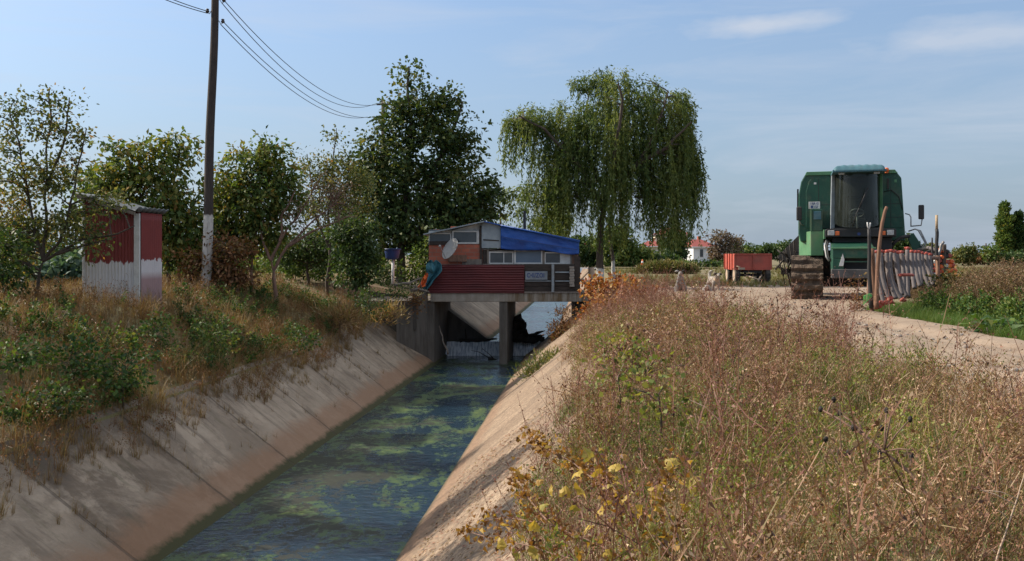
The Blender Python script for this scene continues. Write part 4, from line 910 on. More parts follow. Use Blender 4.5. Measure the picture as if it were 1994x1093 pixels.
# dark straw hood sticking out at the back left
mb = MB(); mb.hexa([(-2.15, 3.3, 1.30), (-1.5, 3.2, 1.0), (-1.45, 4.8, 1.0), (-2.1, 4.8, 1.2)], [(-2.12, 3.3, 1.42), (-1.45, 3.2, 2.12), (-1.45, 4.8, 2.12), (-2.1, 4.8, 1.4)]); mb.build('straw_hood', M['black'], cb)
mb = MB(); rr_ = random.Random(3)
for k in range(16):
    a = Vector((rr_.uniform(-2.15, -1.5), rr_.uniform(2.9, 3.3), rr_.uniform(.75, 1.6))); b = a + Vector((rr_.uniform(-.3, .3), rr_.uniform(-.2, .4), rr_.uniform(-.7, .2))); mb.tube([a, b], rr_.uniform(.015, .045), 6)
for k in range(5): mb.tube([(-2.15 + .13 * k, 3.15, 1.40 + .13 * k), (-1.98 + .1 * k, 3.1, .7 + .05 * k)], .02, 6)
mb.box((-1.75, 3.3, .85), (.6, .3, .2)); mb.build('chopper_frame', M['log_dark'], cb)
# right hand ladder, mirrors, plate
mb = MB(); cpoly(mb, [(1763, 463), (1775, 455), (1797, 489), (1801, 505), (1782, 505)], -.35, -.25); mb.build('ladder_panel', M['green_paint'], cb, bevel=.01)
mb = MB()
for k in (0, .012): mb.tube([(cs(1766), -.3, cz(452)), (cs(1778), -.35, cz(448)), (cs(1784 + k * 300), -.38, cz(451)), (cs(1796 + k * 200), -.42, cz(474)), (cs(1793), -.4, cz(482)), (cs(1787), -.38, cz(478))], .02, 7)
mb.build('handrail', M['steel'], cb)
mb = MB(); mb.tube([(cs(1731), -.5, cz(486)), (cs(1738), -.5, cz(473)), (cs(1750), -.5, cz(464)), (cs(1767), -.45, cz(461))], .05, 8); mb.build('mudguard_frame', M['black'], cb)
mb = MB(); mb.box((cs(1786), -.75, cz(417.5)), (.155, .06, .42)); mr = mb.build('mirror', M['black'], cb, bevel=.03)
mb = MB(); mb.tube([(cs(1762), -.1, cz(418)), (cs(1767), -.4, cz(421)), (cs(1769), -.5, cz(426)), (cs(1769), -.5, cz(444))], .018, 6); mb.tube([(cs(1769), -.5, cz(443)), (cs(1786), -.72, cz(442)), (cs(1788), -.72, cz(430))], .018, 6); mb.build('mirror_arm', M['steel'], mr)
mb = MB(); mb.box((cs(1553), -.35, cz(416)), (.16, .07, .42)); mr = mb.build('mirror', M['black'], cb, bevel=.03)
mb = MB(); mb.tube([(cs(1553), -.35, cz(428)), (cs(1556), -.3, cz(436)), (cs(1562), -.0, cz(438))], .016, 6); mb.build('mirror_arm', M['steel'], mr)
mb = MB(); mb.box((cs(1584), -.035, cz(399)), (.33, .02, .215)); pl_ = mb.build('number_plate', M['white_paint'], cb, bevel=.004)
text('1 RA 12', .10, (cs(1584), -.048, cz(395.8)), M['navy'], pl_, sx=.72); text('\u25a0 I 57', .10, (cs(1584), -.048, cz(402.4)), M['navy'], pl_, sx=.8)
mb = MB(); mb.tube([(cs(1722), -.03, cz(375)), (cs(1735), -.05, cz(372)), (cs(1750), -.04, cz(385)), (cs(1757), -.03, cz(410))], .014, 6); mb.build('cable', M['black'], cb)

log('old_board', 'pale old board lying on the dirt just in front of the combine', [P(1597, 583, 26.0), P(1625, 582.5, 26.0), P(1662, 583, 26.0)], .04, 'grey_wood', 0, 'board')
log('old_board', 'second pale board on the dirt in front of the combine, nearer the viewer', [P(1590, 588, 25.0), P(1625, 589, 25.0), P(1655, 588, 25.0)], .04, 'grey_wood', 0, 'board')
log('kerb_log', 'long pale log lying on the dirt in front of the dogs', [P(1368, 571, 32.4), P(1390, 571, 32.4), P(1413, 571.5, 32.4)], .07, 'grey_wood', 0, 'log')

# ------------------------------------------------------------------ red cart
ct = thing('farm_cart', 'small red four wheeled farm trailer with pale wheel rims standing in the yard', 'trailer', (X(1455, 43), 43, 0), rad(-3))
def panelbox(w_, l_, z0, z1):
    mb = MB(); t = .05
    mb.box((0, 0, z0), (w_, l_, .06)); mb.box((-w_ / 2 + t / 2, 0, (z0 + z1) / 2 + .031), (t, l_, z1 - z0)); mb.box((w_ / 2 - t / 2, 0, (z0 + z1) / 2 + .031), (t, l_, z1 - z0))
    mb.box((0, -l_ / 2 + t / 2, (z0 + z1) / 2 + .031), (w_ - 2 * t - .004, t, z1 - z0)); mb.box((0, l_ / 2 - t / 2, (z0 + z1) / 2 + .031), (w_ - 2 * t - .004, t, z1 - z0)); return mb
panelbox(1.68, 2.6, .74, 1.46).build('load_box', M['cart_red'], ct, bevel=.01)
mb = MB()
for s_ in (-1, 1):
    for y in (-1.26, -.6, 0, .6, 1.26): mb.box((s_ * .865, y, 1.11), (.05, .07, .76))
mb.box((.02, -1.325, 1.12), (.06, .05, .72)); mb.box((0, -1.33, 1.47), (1.74, .05, .06)); mb.build('stake_post', M['cart_red'], ct)
mb = MB(); mb.box((0, 0, .64), (.9, 2.4, .12)); mb.box((0, -.9, .45), (1.25, .1, .1)); mb.box((0, .9, .45), (1.25, .1, .1)); mb.tube([(-.3, -.9, .45), (-.3, -.9, .62)], .05, 6); mb.build('chassis', M['black'], ct)
for sx_ in (-1, 1):
    for y in (-.9, .9): wheel(ct, (sx_ * .72, y, .45), .45, .24)
mb = MB(); mb.tube([(-.42, -1.0, .5), (0.05, -2.1, .28)], .035, 7); mb.tube([(.5, -1.0, .5), (0.08, -2.1, .28)], .035, 7); mb.tube([(0.06, -2.1, .3), (0.06, -2.15, .02)], .045, 7); mb.build('drawbar', M['pale_rim'], ct)
mb = MB(); mb.box((-.55, -1.36, .78), (.3, .05, .1)); mb.tube([(-.62, -1.36, .84), (-.78, -1.3, .9)], .03, 6); mb.build('front_bracket', M['pale_rim'], ct)

# ------------------------------------------------------------------ dogs
def furpatch(name, base, spots):
    """fur with dark patches where the animal has them (object space balls)"""
    m, nt = newmat(name); co = nd(nt, 'ShaderNodeTexCoord').outputs['Object']
    n = nd(nt, 'ShaderNodeTexNoise', Vector=co, Scale=14.0, Detail=6.0)
    col = mixc(nt, n.outputs[0], base, tuple(x * .65 for x in base))
    for c, r, d in spots:
        v = nd(nt, 'ShaderNodeVectorMath', dict(operation='DISTANCE'), i0=co, i1=c).outputs['Value']
        k = math_(nt, 'MULTIPLY', math_(nt, 'SUBTRACT', r, math_(nt, 'ADD', v, math_(nt, 'MULTIPLY', math_(nt, 'SUBTRACT', n.outputs[0], .5), .08))), 40.0, clamp=True)
        col = mixc(nt, k, col, d)
    b = nd(nt, 'ShaderNodeBsdfPrincipled', Base_Color=col, Roughness=0.95)
    n2 = nd(nt, 'ShaderNodeTexNoise', Vector=co, Scale=60.0, Detail=3.0)
    nt.links.new(bump(nt, n2.outputs[0], .8, .015), b.inputs['Normal']); out(nt, b.outputs[0]); return m
def animal(name, label, loc, rz, chains, mt, ears, scale=1.0):
    o = thing(name, label, 'dog', loc, rz); bm = bmesh.new(); lay = bm.verts.layers.skin.verify(); V = {}
    def vert(key, p, r):
        if key not in V:
            v = bm.verts.new(Vector(p) * scale); v[lay].radius = (r * scale, r * scale); V[key] = v
        return V[key]
    first = True
    for ch in chains:
        prev = None
        for p, r in ch:
            v = vert(tuple(p), p, r)
            if first: v[lay].use_root = True; first = False
            if prev is not None and prev != v and not bm.edges.get((prev, v)): bm.edges.new((prev, v))
            prev = v
    me = bpy.data.meshes.new('body'); bm.to_mesh(me); bm.free(); me.materials.append(mt)
    b = bpy.data.objects.new('body', me); COL.objects.link(b); b.parent = o
    sk = b.modifiers.new('skin', 'SKIN'); sk.use_smooth_shade = True; s2 = b.modifiers.new('sub', 'SUBSURF'); s2.levels = 2; s2.render_levels = 2
    for a, t, w_, m_ in ears:
        mb = MB(); a = Vector(a) * scale; t = Vector(t) * scale; mid = (a + t) / 2; mb.tube([a, mid, t], [w_ * .8 * scale, w_ * scale, .006], 6); mb.build('ear', M[m_], o)
    return o
# standing dog: faces the viewer, body runs back to the right, tail curled up
S0 = (0, .0, .46)
stand = [[((0, .30, .46), .135), ((0, .02, .45), .155), ((0, -.10, .52), .12), ((-.02, -.20, .62), .09), ((-.03, -.27, .68), .095), ((-.03, -.36, .655), .055), ((-.03, -.43, .64), .042)],
         [((0, .30, .46), .135), ((0, .56, .47), .125), ((0, .66, .53), .06), ((.02, .73, .68), .06), ((.06, .68, .80), .055), ((.09, .60, .80), .04)]]
for sx_ in (-1, 1):
    stand.append([((0, .02, .45), .155), ((sx_ * .10, -.03, .36), .065), ((sx_ * .105, .0, .2), .042), ((sx_ * .105, -.02, .05), .035), ((sx_ * .105, -.07, .025), .033)])
    stand.append([((0, .56, .47), .125), ((sx_ * .10, .56, .33), .075), ((sx_ * .10, .66, .2), .042), ((sx_ * .10, .62, .05), .034), ((sx_ * .10, .57, .025), .032)])
blk = (0.012, 0.012, 0.013)
animal('dog', 'large white dog with black head patches and curled tail standing in the yard', (X(1394, 33), 33, 0.01), rad(8), stand,
       furpatch('white and black fur', (0.44, 0.40, 0.35), [((-.10, -.25, .73), .10, blk), ((.06, -.25, .73), .10, blk), ((-.03, -.45, .645), .045, blk), ((-.02, -.12, .5), .12, (.55, .40, .28))]),
       [((-.10, -.25, .73), (-.19, -.27, .66), .05, 'fur_black'), ((.05, -.25, .73), (.13, -.27, .66), .05, 'fur_black')], 1.0)
sit = [[((0, .16, .17), .13), ((0, .06, .33), .125), ((0, -.02, .46), .10), ((0, -.07, .56), .075), ((0, -.11, .64), .08), ((0, -.20, .615), .045), ((0, -.25, .60), .035)],
       [((0, .16, .17), .13), ((.02, .30, .08), .05), ((.08, .45, .04), .035), ((.16, .5, .05), .02)]]
for sx_ in (-1, 1):
    sit.append([((0, -.02, .46), .10), ((sx_ * .085, -.07, .34), .05), ((sx_ * .085, -.08, .17), .035), ((sx_ * .085, -.09, .04), .03), ((sx_ * .085, -.14, .025), .03)])
    sit.append([((0, .16, .17), .13), ((sx_ * .13, .06, .17), .08), ((sx_ * .15, -.02, .06), .045), ((sx_ * .15, -.12, .03), .03)])
animal('dog', 'grey white dog with ears spread sideways sitting apart from the others in the yard', (X(1325, 32), 32, 0.01), rad(-12), sit,
       furpatch('grey fur', (0.26, 0.25, 0.24), [((.03, -.24, .615), .05, blk), ((0, -.04, .42), .09, (.5, .48, .45))]),
       [((-.06, -.10, .69), (-.17, -.12, .68), .035, 'fur_grey'), ((.06, -.10, .69), (.16, -.12, .71), .035, 'fur_black')], 1.2)
lie = [[((0, .30, .14), .12), ((0, .08, .15), .13), ((0, -.06, .20), .10), ((-.05, -.14, .26), .085), ((-.07, -.22, .23), .05), ((-.08, -.27, .21), .04)],
       [((0, .30, .14), .12), ((0, .48, .12), .10), ((.08, .62, .06), .03), ((.2, .66, .04), .02)]]
for sx_ in (-1, 1):
    lie.append([((0, .08, .15), .13), ((sx_ * .12, .02, .09), .05), ((sx_ * .13, -.12, .04), .035), ((sx_ * .12, -.28, .03), .03)])
    lie.append([((0, .48, .12), .10), ((sx_ * .13, .42, .10), .06), ((sx_ * .16, .30, .04), .035), ((sx_ * .16, .22, .03), .03)])
animal('dog', 'smaller white and black dog lying down at the feet of the standing dog', (X(1378, 32.7), 32.7, 0.01), rad(-10), lie,
       furpatch('pied fur', (0.5, 0.48, 0.45), [((-.02, -.05, .13), .10, blk), ((-.08, -.12, .31), .07, blk)]),
       [((-.10, -.13, .32), (-.13, -.13, .40), .035, 'fur_black'), ((-.0, -.12, .32), (.03, -.12, .37), .03, 'fur_black')], 1.0)

# ------------------------------------------------------------------ irrigation hoses stacked on end
def hose(i, pts, Y, label, mt='hose', r=.050, caps=(1, 0)):
    pw = [P(px, py, Y + dy) for px, py, dy in pts]
    o = thing('irrigation_hose', label, 'hose', tuple(pw[-1]), 0, 'hoses stacked on end beside the combine'); L = pw[-1]
    q = []; n = 22
    for k in range(n + 1):     # quadratic curve through three points
        t = k / n; q.append(pw[0] * ((1 - t) * (1 - 2 * t)) + pw[1] * (4 * t * (1 - t)) + pw[2] * (t * (2 * t - 1)) - L)
    mb = MB(); mb.tube(q, [r * (1.06 if k % 6 == 3 else 1.0) for k in range(n + 1)], 10); mb.build('tube', M[mt], o)
    for e, on in ((0, caps[0]), (1, caps[1])):
        if on:
            a = q[0] if e == 0 else q[-1]; d = (q[0] - q[1]).normalized() if e == 0 else (q[-1] - q[-2]).normalized()
            mb = MB(); mb.tube([a - d * .03, a + d * .01, a + d * .03, a + d * .045], [r * 1.05, r * 1.12, r * 1.08, r * .8], 10); mb.tube([a + d * .03 - Vector((r * 1.5, 0, 0)), a + d * .03 + Vector((r * 1.5, 0, 0))], .018, 6); mb.build('end_cap', M['red_cap'], o)
    return o
ordn = 'first second third fourth fifth sixth seventh eighth ninth tenth eleventh twelfth thirteenth fourteenth fifteenth sixteenth seventeenth eighteenth'.split()
hs = [((1706, 492), (1711, 545), (1722, 592), 0), ((1716, 491), (1719, 540), (1735, 588), 1), ((1727, 491), (1731, 540), (1745, 582), 0), ((1735, 490), (1736, 540), (1757, 583), 1), ((1741, 491), (1749, 535), (1757, 575), 0), ((1746, 493), (1752, 540), (1766, 578), 0),
      ((1755, 492), (1760, 540), (1759, 584), 1), ((1767, 485), (1767, 535), (1769, 580), 1), ((1775, 491), (1777, 530), (1781, 562), 0), ((1782, 492), (1784, 525), (1792, 558), 1), ((1789, 492), (1791, 525), (1794, 555), 1), ((1795, 494), (1799, 528), (1812, 562), 0), ((1803, 495), (1808, 525), (1818, 556), 1), ((1810, 497), (1813, 528), (1822, 558), 0)]
for i, (a, b, c, k) in enumerate(hs):
    Yh = 20.0 + i * .16
    hose(i, ((a[0], a[1], .35), (b[0], b[1], .18), (c[0], c[1], 0)), Yh, 'grey bent rubber hose with orange cap standing on end, %s from the leaning brown pole' % ordn[i], caps=(1, 1 if k and i < 7 else 0))
mb = MB(); Lr = P(1764, 536, 20.6); st = thing('hose_strap', 'short red strap tied round two of the standing hoses', 'strap', tuple(Lr))
mb.tube([(-.12, -.1, 0), (0, -.12, .01), (.12, -.1, 0), (.12, .1, .01), (-.12, .1, 0), (-.12, -.1, 0)], .035, 7); mb.build('band', M['cart_red'], st)
rk = thing('hose_rack', 'low timber rail behind the standing hoses', 'rack', tuple(P(1760, 585, 20.9)))
Lk = Vector(rk.location); mb = MB(); mb.tube([P(1694, 500, 20.5) - Lk, P(1828, 503, 23.0) - Lk], .05, 8); mb.build('rail', M['brown_wood'], rk)
for px, Y in ((1698, 20.55), (1826, 22.95)):
    mb = MB(); a = P(px, 498, Y) - Lk; mb.tube([a, (a.x, a.y, -Lk.z - .1)], .05, 8); mb.build('post', M['brown_wood'], rk)
for i in range(6):
    px = 1708 + i * 5.5 + random.uniform(-2, 2); py = 600 - i * 4 + random.uniform(-3, 3)
    o = thing('pipe_fitting', 'loose faded red fitting lying in the grass below the hoses, %s from the left' % ordn[i], 'cap', tuple(P(px, py, 19.6)), random.uniform(0, 6), 'loose caps under the hoses'); mb = MB()
    mb.tube([(-.05, 0, .0), (.0, .01, .02), (.06, .0, .03)], [.045, .055, .04], 9); mb.tube([(-.02, -.09, .02), (-.02, .09, .02)], .014, 6); mb.build('collar', M['red_cap'], o)
# the further heap of capped pipes
hp_ = []
rr_ = random.Random(5); k = 0
for row in range(5):
    for j in range(7 - row):
        px = 1815 + row * 4 + j * 7.5 + rr_.uniform(-1.5, 1.5); py = 528 - row * 9.5 + rr_.uniform(-1.5, 1.5)
        hp_.append((row, j, px, py))
rown = ['bottom', 'second', 'third', 'fourth', 'top']
for row, j, px, py in hp_:
    o = thing('pipe_end', 'capped pipe end in the far heap, %s row, %s from its left' % (rown[row], ordn[j]), 'pipe', tuple(P(px, py, 24.2)), rad(rr_.uniform(-25, 25)), 'heap of capped pipes behind the hoses')
    cap = M['orange'] if rr_.random() < .45 else (M['red_cap'] if rr_.random() < .5 else (M['white_paint'] if rr_.random() < .6 else M['black']))
    mb = MB(); mb.tube([(0, .06, 0), (0, .5, rr_.uniform(-.05, .1)), (0, 1.1, rr_.uniform(-.1, .05))], .05, 9); mb.build('tube', M['hose'], o)
    mb = MB(); mb.tube([(0, .09, 0), (0, .0, 0), (0, -.05, 0)], [.065, .068, .04], 9); mb.tube([(-.09, .03, 0), (.09, .03, 0)], .018, 5); mb.build('end_cap', cap, o)
mb = MB(); sb = thing('pipe_heap_base', 'low timber bearer under the far heap of capped pipes', 'timber', tuple(P(1838, 536, 24.6))); mb.box((0, .1, -.25), (1.1, 1.0, .55)); mb.build('beam', M['dark_wood'], sb, bevel=.02)
for i, px in enumerate((1815, 1821)):
    o = thing('white_tube', ('left' if i == 0 else 'right') + ' of two short white tubes upright below the capped pipe heap', 'tube', tuple(P(px, 552, 23.6)), 0); mb = MB()
    mb.tube([(0, 0, -.1), (.0, 0, .3)], .035, 8); mb.build('tube', M['white_paint'], o); mb = MB(); mb.tube([(0, 0, .3), (0, 0, .42)], .05, 8); mb.build('end_cap', M['red_cap'], o)

def post(name, label, pts, rr0, rr1, mt, cat='post', extra=None):
    o = thing(name, label, cat, tuple(pts[0])); L = Vector(pts[0]); mb = MB()
    q = [Vector(p) - L for p in pts]; s_ = []
    for i in range(len(q) - 1):
        for k in range(5): s_.append(q[i].lerp(q[i + 1], k / 5) + Vector((nz2(i + k * .2, 3, 1.5, px_seed(label)), 0, 0)) * .02)
    s_.append(q[-1]); n = len(s_)
    mb.tube(s_, [rr0 + (rr1 - rr0) * i / (n - 1) for i in range(n)], 9); mb.build('shaft', M[mt], o)
    if extra: extra(o, L)
    return o
def px_seed(s_): return (sum(map(ord, s_)) % 97) * .37
def fork(o, L):
    mb = MB(); a = P(1692, 447, 19.6) - L
    mb.tube([a, P(1689.5, 440, 19.6) - L, P(1689, 433, 19.6) - L], .016, 6); mb.tube([a, P(1694, 440, 19.6) - L, P(1695, 434, 19.6) - L], .016, 6); mb.build('fork', M['white_paint'], o)
post('forked_pole', 'thin dark upright pole with pale forked tip beside the hoses', [P(1697, 600, 19.6), P(1693, 520, 19.6), P(1692, 446, 19.6)], .05, .035, 'black', 'pole', fork)
post('leaning_pole', 'tall bent brown pole leaning over the hoses', [P(1706, 600, 19.5), P(1708, 545, 19.5), P(1712, 480, 19.5), P(1718, 435, 19.5), P(1727, 403, 19.5)], .050, .034, 'brown_wood', 'pole')
post('timber_stake', 'thick reddish brown stake at the left end of the hoses', [P(1708, 602, 19.7), P(1702, 560, 19.7), P(1698, 484, 19.7)], .07, .055, 'brown_wood', 'stake')
post('timber_stake', 'thin reddish stake leaning right next to the dark forked pole', [P(1690, 590, 19.9), P(1693, 540, 19.9), P(1695, 490, 19.9)], .045, .04, 'bark_red', 'stake')
def tip(o, L):
    mb = MB(); mb.tube([P(1824, 446, 24) - L, P(1824, 419, 24) - L], .034, 8); mb.build('pale_tip', mat('raw pale wood', (.45, .33, .2), None, 5, .8), o)
post('tall_stake', 'tall straight stake, pale above and dark below, behind the pipe heap', [P(1823, 530, 24), P(1823.5, 480, 24), P(1824, 446, 24)], .05, .045, 'black', 'stake', tip)
post('short_stake', 'short thin dark stake left of the tall pale tipped stake', [P(1816, 525, 23.9), P(1815.5, 490, 23.9), P(1815, 463, 23.9)], .035, .02, 'black', 'stake')
post('bent_pipe', 'dark crooked metal pipe right of the tall pale tipped stake', [P(1822, 505, 24.1), P(1829, 490, 24.1), P(1833, 476, 24.1), P(1838, 471, 24.1)], .04, .035, 'steel', 'pipe')
post('short_post', 'stout dark short post at the right of the pipe heap', [P(1838, 530, 24.2), P(1838, 500, 24.2), P(1838, 476, 24.2)], .065, .06, 'bark', 'post')
nt_ = thing('net_scrap', 'scrap of bright green net tangled at the foot of the stakes', 'net', tuple(P(1690, 583, 19.3))); mb = MB()
for k in range(7): mb.tube([(-.1, 0, -.12 + .03 * k), (.0, -.05, .02 * k), (.1, .02, .06 + .01 * k)], .008, 5)
mb.build('mesh', M['lime'], nt_)

# ------------------------------------------------------------------ far houses, road markers
def house(name, label, cx, Y, w_, d_, h_, rh, wall, rz=0.0, wins=(), roof='roof_tile', ridge=.45, door=None):
    o = thing(name, label, 'house', (cx, Y, 0), rz); mb = MB(); mb.box((0, 0, h_ / 2), (w_, d_, h_)); mb.build('wall', M[wall], o)
    e = .5; a, b = w_ / 2 + e, d_ / 2 + e; mb = MB(); r_ = w_ * ridge / 2
    mb.add([(-a, -b, h_), (a, -b, h_), (a, b, h_), (-a, b, h_), (-r_, 0, h_ + rh), (r_, 0, h_ + rh)], [(0, 1, 5, 4), (1, 2, 5), (2, 3, 4, 5), (3, 0, 4), (3, 2, 1, 0)])
    rf = mb.build('roof', M[roof], o); mb = MB(); mb.box((r_ * .6, .4, h_ + rh), (.6, .6, 1.3)); mb.build('chimney', M['brick'], rf)
    mb = MB(); mb.box((0, -b + .02, h_ - .08), (2 * a, .12, .2)); mb.build('eaves', M['wall_white'], o)
    for x, z, ww, hh in wins:
        f = MB(); f.box((x, -d_ / 2 - .03, z), (ww + .24, .1, hh + .24)); fo = f.build('window', M['wall_white'], o); g = MB(); g.box((x, -d_ / 2 - .09, z), (ww, .04, hh)); g.box((x, -d_ / 2 - .10, z), (.06, .06, hh)); g.build('pane', M['glass'], fo)
    return o
YH2 = 185.0; kh = YH2 / F
house('village_house', 'two storey cream house with red roof behind the willow', X(1305, YH2), YH2, 62 * kh, 8, Z(458, YH2), 1.5, 'wall_cream', rad(-6), [(-1.6, 4.4, 1.0, 1.3), (1.6, 4.4, 1.0, 1.3), (-1.6, 1.7, 1.0, 1.4)])
house('village_house', 'low white house with dark red hipped roof right of the willow strands', X(1357, YH2 - 8), YH2 - 8, 42 * kh, 7, Z(481, YH2 - 8), 1.5, 'wall_white', rad(12), [(-.6, 1.9, .7, 1.5)])
house('village_house', 'small cream annex with a red lean roof left of the two storey house', X(1268, YH2 - 5), YH2 - 5, 32 * kh, 6, Z(480, YH2 - 5), 1.1, 'wall_cream', rad(-6), [(-.8, 1.6, .8, 1.4), (.9, 1.6, .8, 1.4)])
house('village_house', 'small brick cottage half hidden behind the right end of the shack', X(1140, 160), 160, 5.0, 6, Z(487, 160), 1.3, 'brick', 0, [(0, 1.1, .8, 1.0)])
bd = thing('grey_board', 'grey tilted board leaning below the cream annex', 'board', tuple(P(1274, 506, 112))); mb = MB(); mb.hexa([(-.55, 0, 0), (.75, 0, 0), (.75, .1, 0), (-.55, .1, 0)], [(-.7, .5, .62), (.55, .5, .62), (.55, .6, .62), (-.7, .6, .62)]); mb.build('panel', M['grey_sheet'], bd)
mb = MB(); mb.tube([(0, .55, .5), (0, .8, -.6)], .04, 6); mb.build('leg', M['steel'], bd)
cn = thing('road_marker', 'small orange and white marker by the asphalt road, left of the grassy mound', 'road marker', tuple(P(1251, 517, 91))); mb = MB(); mb.tube([(0, 0, 0), (0, 0, .04)], .22, 4); mb.tube([(0, 0, .04), (0, 0, .62)], [.17, .05], 12); mb.build('cone', M['orange'], cn); mb = MB(); mb.tube([(0, 0, .25), (0, 0, .42)], [.135, .095], 12); mb.build('band', M['wall_white'], cn)
cn = thing('road_marker', 'thin orange marker post by the asphalt road, behind the grassy mound', 'road marker', tuple(P(1303, 517, 90))); mb = MB(); mb.tube([(0, 0, 0), (0, 0, .03)], .2, 8); mb.tube([(0, 0, .03), (0, 0, .62)], .06, 10); mb.build('shaft', M['orange'], cn); mb = MB(); mb.tube([(0, 0, .3), (0, 0, .4)], .064, 10); mb.build('band', M['wall_white'], cn)
pp = thing('white_post', 'thin white post standing in the grassy mound by the road', 'post', tuple(P(1293, 520, 88))); mb = MB(); mb.tube([(0, 0, -.2), (0, 0, .75)], .045, 8); mb.build('shaft', M['wall_white'], pp); mb = MB(); mb.box((0, -.02, .62), (.1, .1, .1)); mb.build('reflector', M['lamp'], pp)
def farpole(px, top, base, Y, label):
    o = thing('utility_pole', label, 'utility pole', tuple(P(px, base, Y))); h = Z(top, Y) - o.location.z; mb = MB(); mb.tube([(0, 0, -.5), (0, 0, h)], [.16, .10], 8); mb.build('post', M['bark'], o)
    mb = MB(); mb.box((0, 0, h - .4), (1.2, .1, .1)); mb.build('crossarm', M['bark'], o); return o
farpole(1426, 458, 512, 120, 'thin dark far pole behind the red trailer')
farpole(1920, 474, 512, 140, 'thin far pole on the plain left of the poplars')
# blue tub on a white post
bt = thing('tub_post', 'dark blue tub fixed upside down on a whitewashed post under the tall tree', 'post', tuple(P(765, 548, 32))); Lb = Vector(bt.location)
mb = MB(); mb.tube([(0, 0, -.1), (.01, 0, Z(506, 32) - Lb.z)], .055, 9); mb.build('shaft', M['wall_white'], bt)
mb = MB(); c_ = Vector((-.02, 0, Z(506, 32) - Lb.z)); mb.tube([c_, c_ + Vector((0, 0, .08)), c_ + Vector((0, 0, .34)), c_ + Vector((0, 0, .40))], [.16, .24, .29, .30], 16); mb.tube([c_ + Vector((0, 0, .36)), c_ + Vector((0, 0, .405))], .325, 16); mb.build('tub', M['navy'], bt)

# ------------------------------------------------------------------ leaves and trees
def L_(*cs_): return [(i / (len(cs_) - 1), c) for i, c in enumerate(cs_)]
M['leaf_dark'] = leafmat('dark green leaves', L_((0.018, 0.040, 0.015), (0.033, 0.070, 0.021), (0.052, 0.097, 0.026), (0.089, 0.132, 0.035), (0.111, 0.112, 0.039)))
M['leaf_mid'] = leafmat('mid green leaves', L_((0.035, 0.070, 0.018), (0.070, 0.127, 0.029), (0.109, 0.169, 0.039), (0.167, 0.202, 0.053), (0.282, 0.211, 0.062)))
M['leaf_olive'] = leafmat('olive autumn leaves', L_((0.040, 0.064, 0.021), (0.085, 0.117, 0.036), (0.147, 0.164, 0.053), (0.232, 0.214, 0.065), (0.341, 0.178, 0.057)))
M['leaf_bronze'] = leafmat('bronze turning leaves', L_((0.033, 0.048, 0.017), (0.063, 0.083, 0.027), (0.128, 0.117, 0.039), (0.300, 0.188, 0.053), (0.285, 0.105, 0.042)))
M['leaf_tall'] = leafmat('tall tree leaves', L_((0.022, 0.047, 0.017), (0.043, 0.078, 0.023), (0.073, 0.112, 0.031), (0.125, 0.146, 0.041), (0.156, 0.137, 0.046)))
M['leaf_turn'] = leafmat('green leaves turning bronze', L_((0.042, 0.082, 0.022), (0.079, 0.134, 0.033), (0.131, 0.180, 0.044), (0.231, 0.204, 0.050), (0.284, 0.168, 0.050)), .42)
M['leaf_rust'] = leafmat('rusty dry leaves', L_((0.075, 0.044, 0.022), (0.150, 0.069, 0.031), (0.225, 0.106, 0.044), (0.125, 0.112, 0.037), (0.300, 0.163, 0.062)), .25)
M['leaf_pink'] = leafmat('sparse greyish pink leaves', L_((.09, .065, .05), (.16, .11, .085), (.20, .15, .11), (.12, .12, .06), (.07, .08, .035)), .25)
M['leaf_willow'] = leafmat('willow leaves', L_((0.037, 0.074, 0.022), (0.070, 0.120, 0.032), (0.123, 0.170, 0.047), (0.193, 0.235, 0.065), (0.230, 0.248, 0.081)), .42)
M['leaf_nettle'] = leafmat('lush green weeds', L_((0.021, 0.052, 0.014), (0.040, 0.092, 0.023), (0.069, 0.138, 0.030), (0.138, 0.196, 0.046), (0.207, 0.196, 0.057)))
M['leaf_blue'] = leafmat('bluish cabbage leaves', L_((.03, .07, .05), (.06, .12, .09), (.12, .19, .15), (.05, .10, .04), (.08, .14, .05)))
M['leaf_vine'] = leafmat('red and orange vine leaves', L_((.10, .03, .015), (.28, .08, .025), (.40, .16, .04), (.45, .26, .07), (.12, .13, .03)), .3)
M['leaf_gold'] = leafmat('withering gold leaves', L_((.09, .045, .02), (.18, .085, .03), (.27, .14, .035), (.36, .22, .045), (.44, .31, .06)), .35)
M['leaf_yellow'] = leafmat('yellow vine leaves', L_((.30, .17, .05), (.42, .27, .05), (.50, .37, .07), (.38, .27, .06), (.27, .26, .06)), .35)
M['weed'] = leafmat('dry brown weeds', L_((0.073, 0.039, 0.026), (0.159, 0.081, 0.052), (0.265, 0.137, 0.089), (0.344, 0.202, 0.128), (0.206, 0.162, 0.065), (0.397, 0.273, 0.183), (0.609, 0.442, 0.287)), .2)
M['weed_green'] = leafmat('yellow green weeds', L_((.06, .085, .022), (.12, .16, .035), (.20, .24, .055), (.30, .29, .075), (.22, .15, .06)), .35)
M['weed_red'] = leafmat('reddish weeds', L_((0.082, 0.035, 0.027), (0.155, 0.067, 0.049), (0.237, 0.106, 0.081), (0.310, 0.168, 0.126), (0.364, 0.247, 0.171)), .2)
M['weed_r'] = leafmat('brown scrub', L_((.07, .045, .028), (.14, .085, .05), (.21, .12, .07), (.12, .11, .04), (.24, .16, .09), (.36, .26, .16)), .2)
M['grass_dry'] = leafmat('golden dry grass', L_((.12, .072, .035), (.22, .135, .065), (.30, .195, .095), (.16, .15, .055), (.36, .26, .13), (.44, .33, .185)), .3)
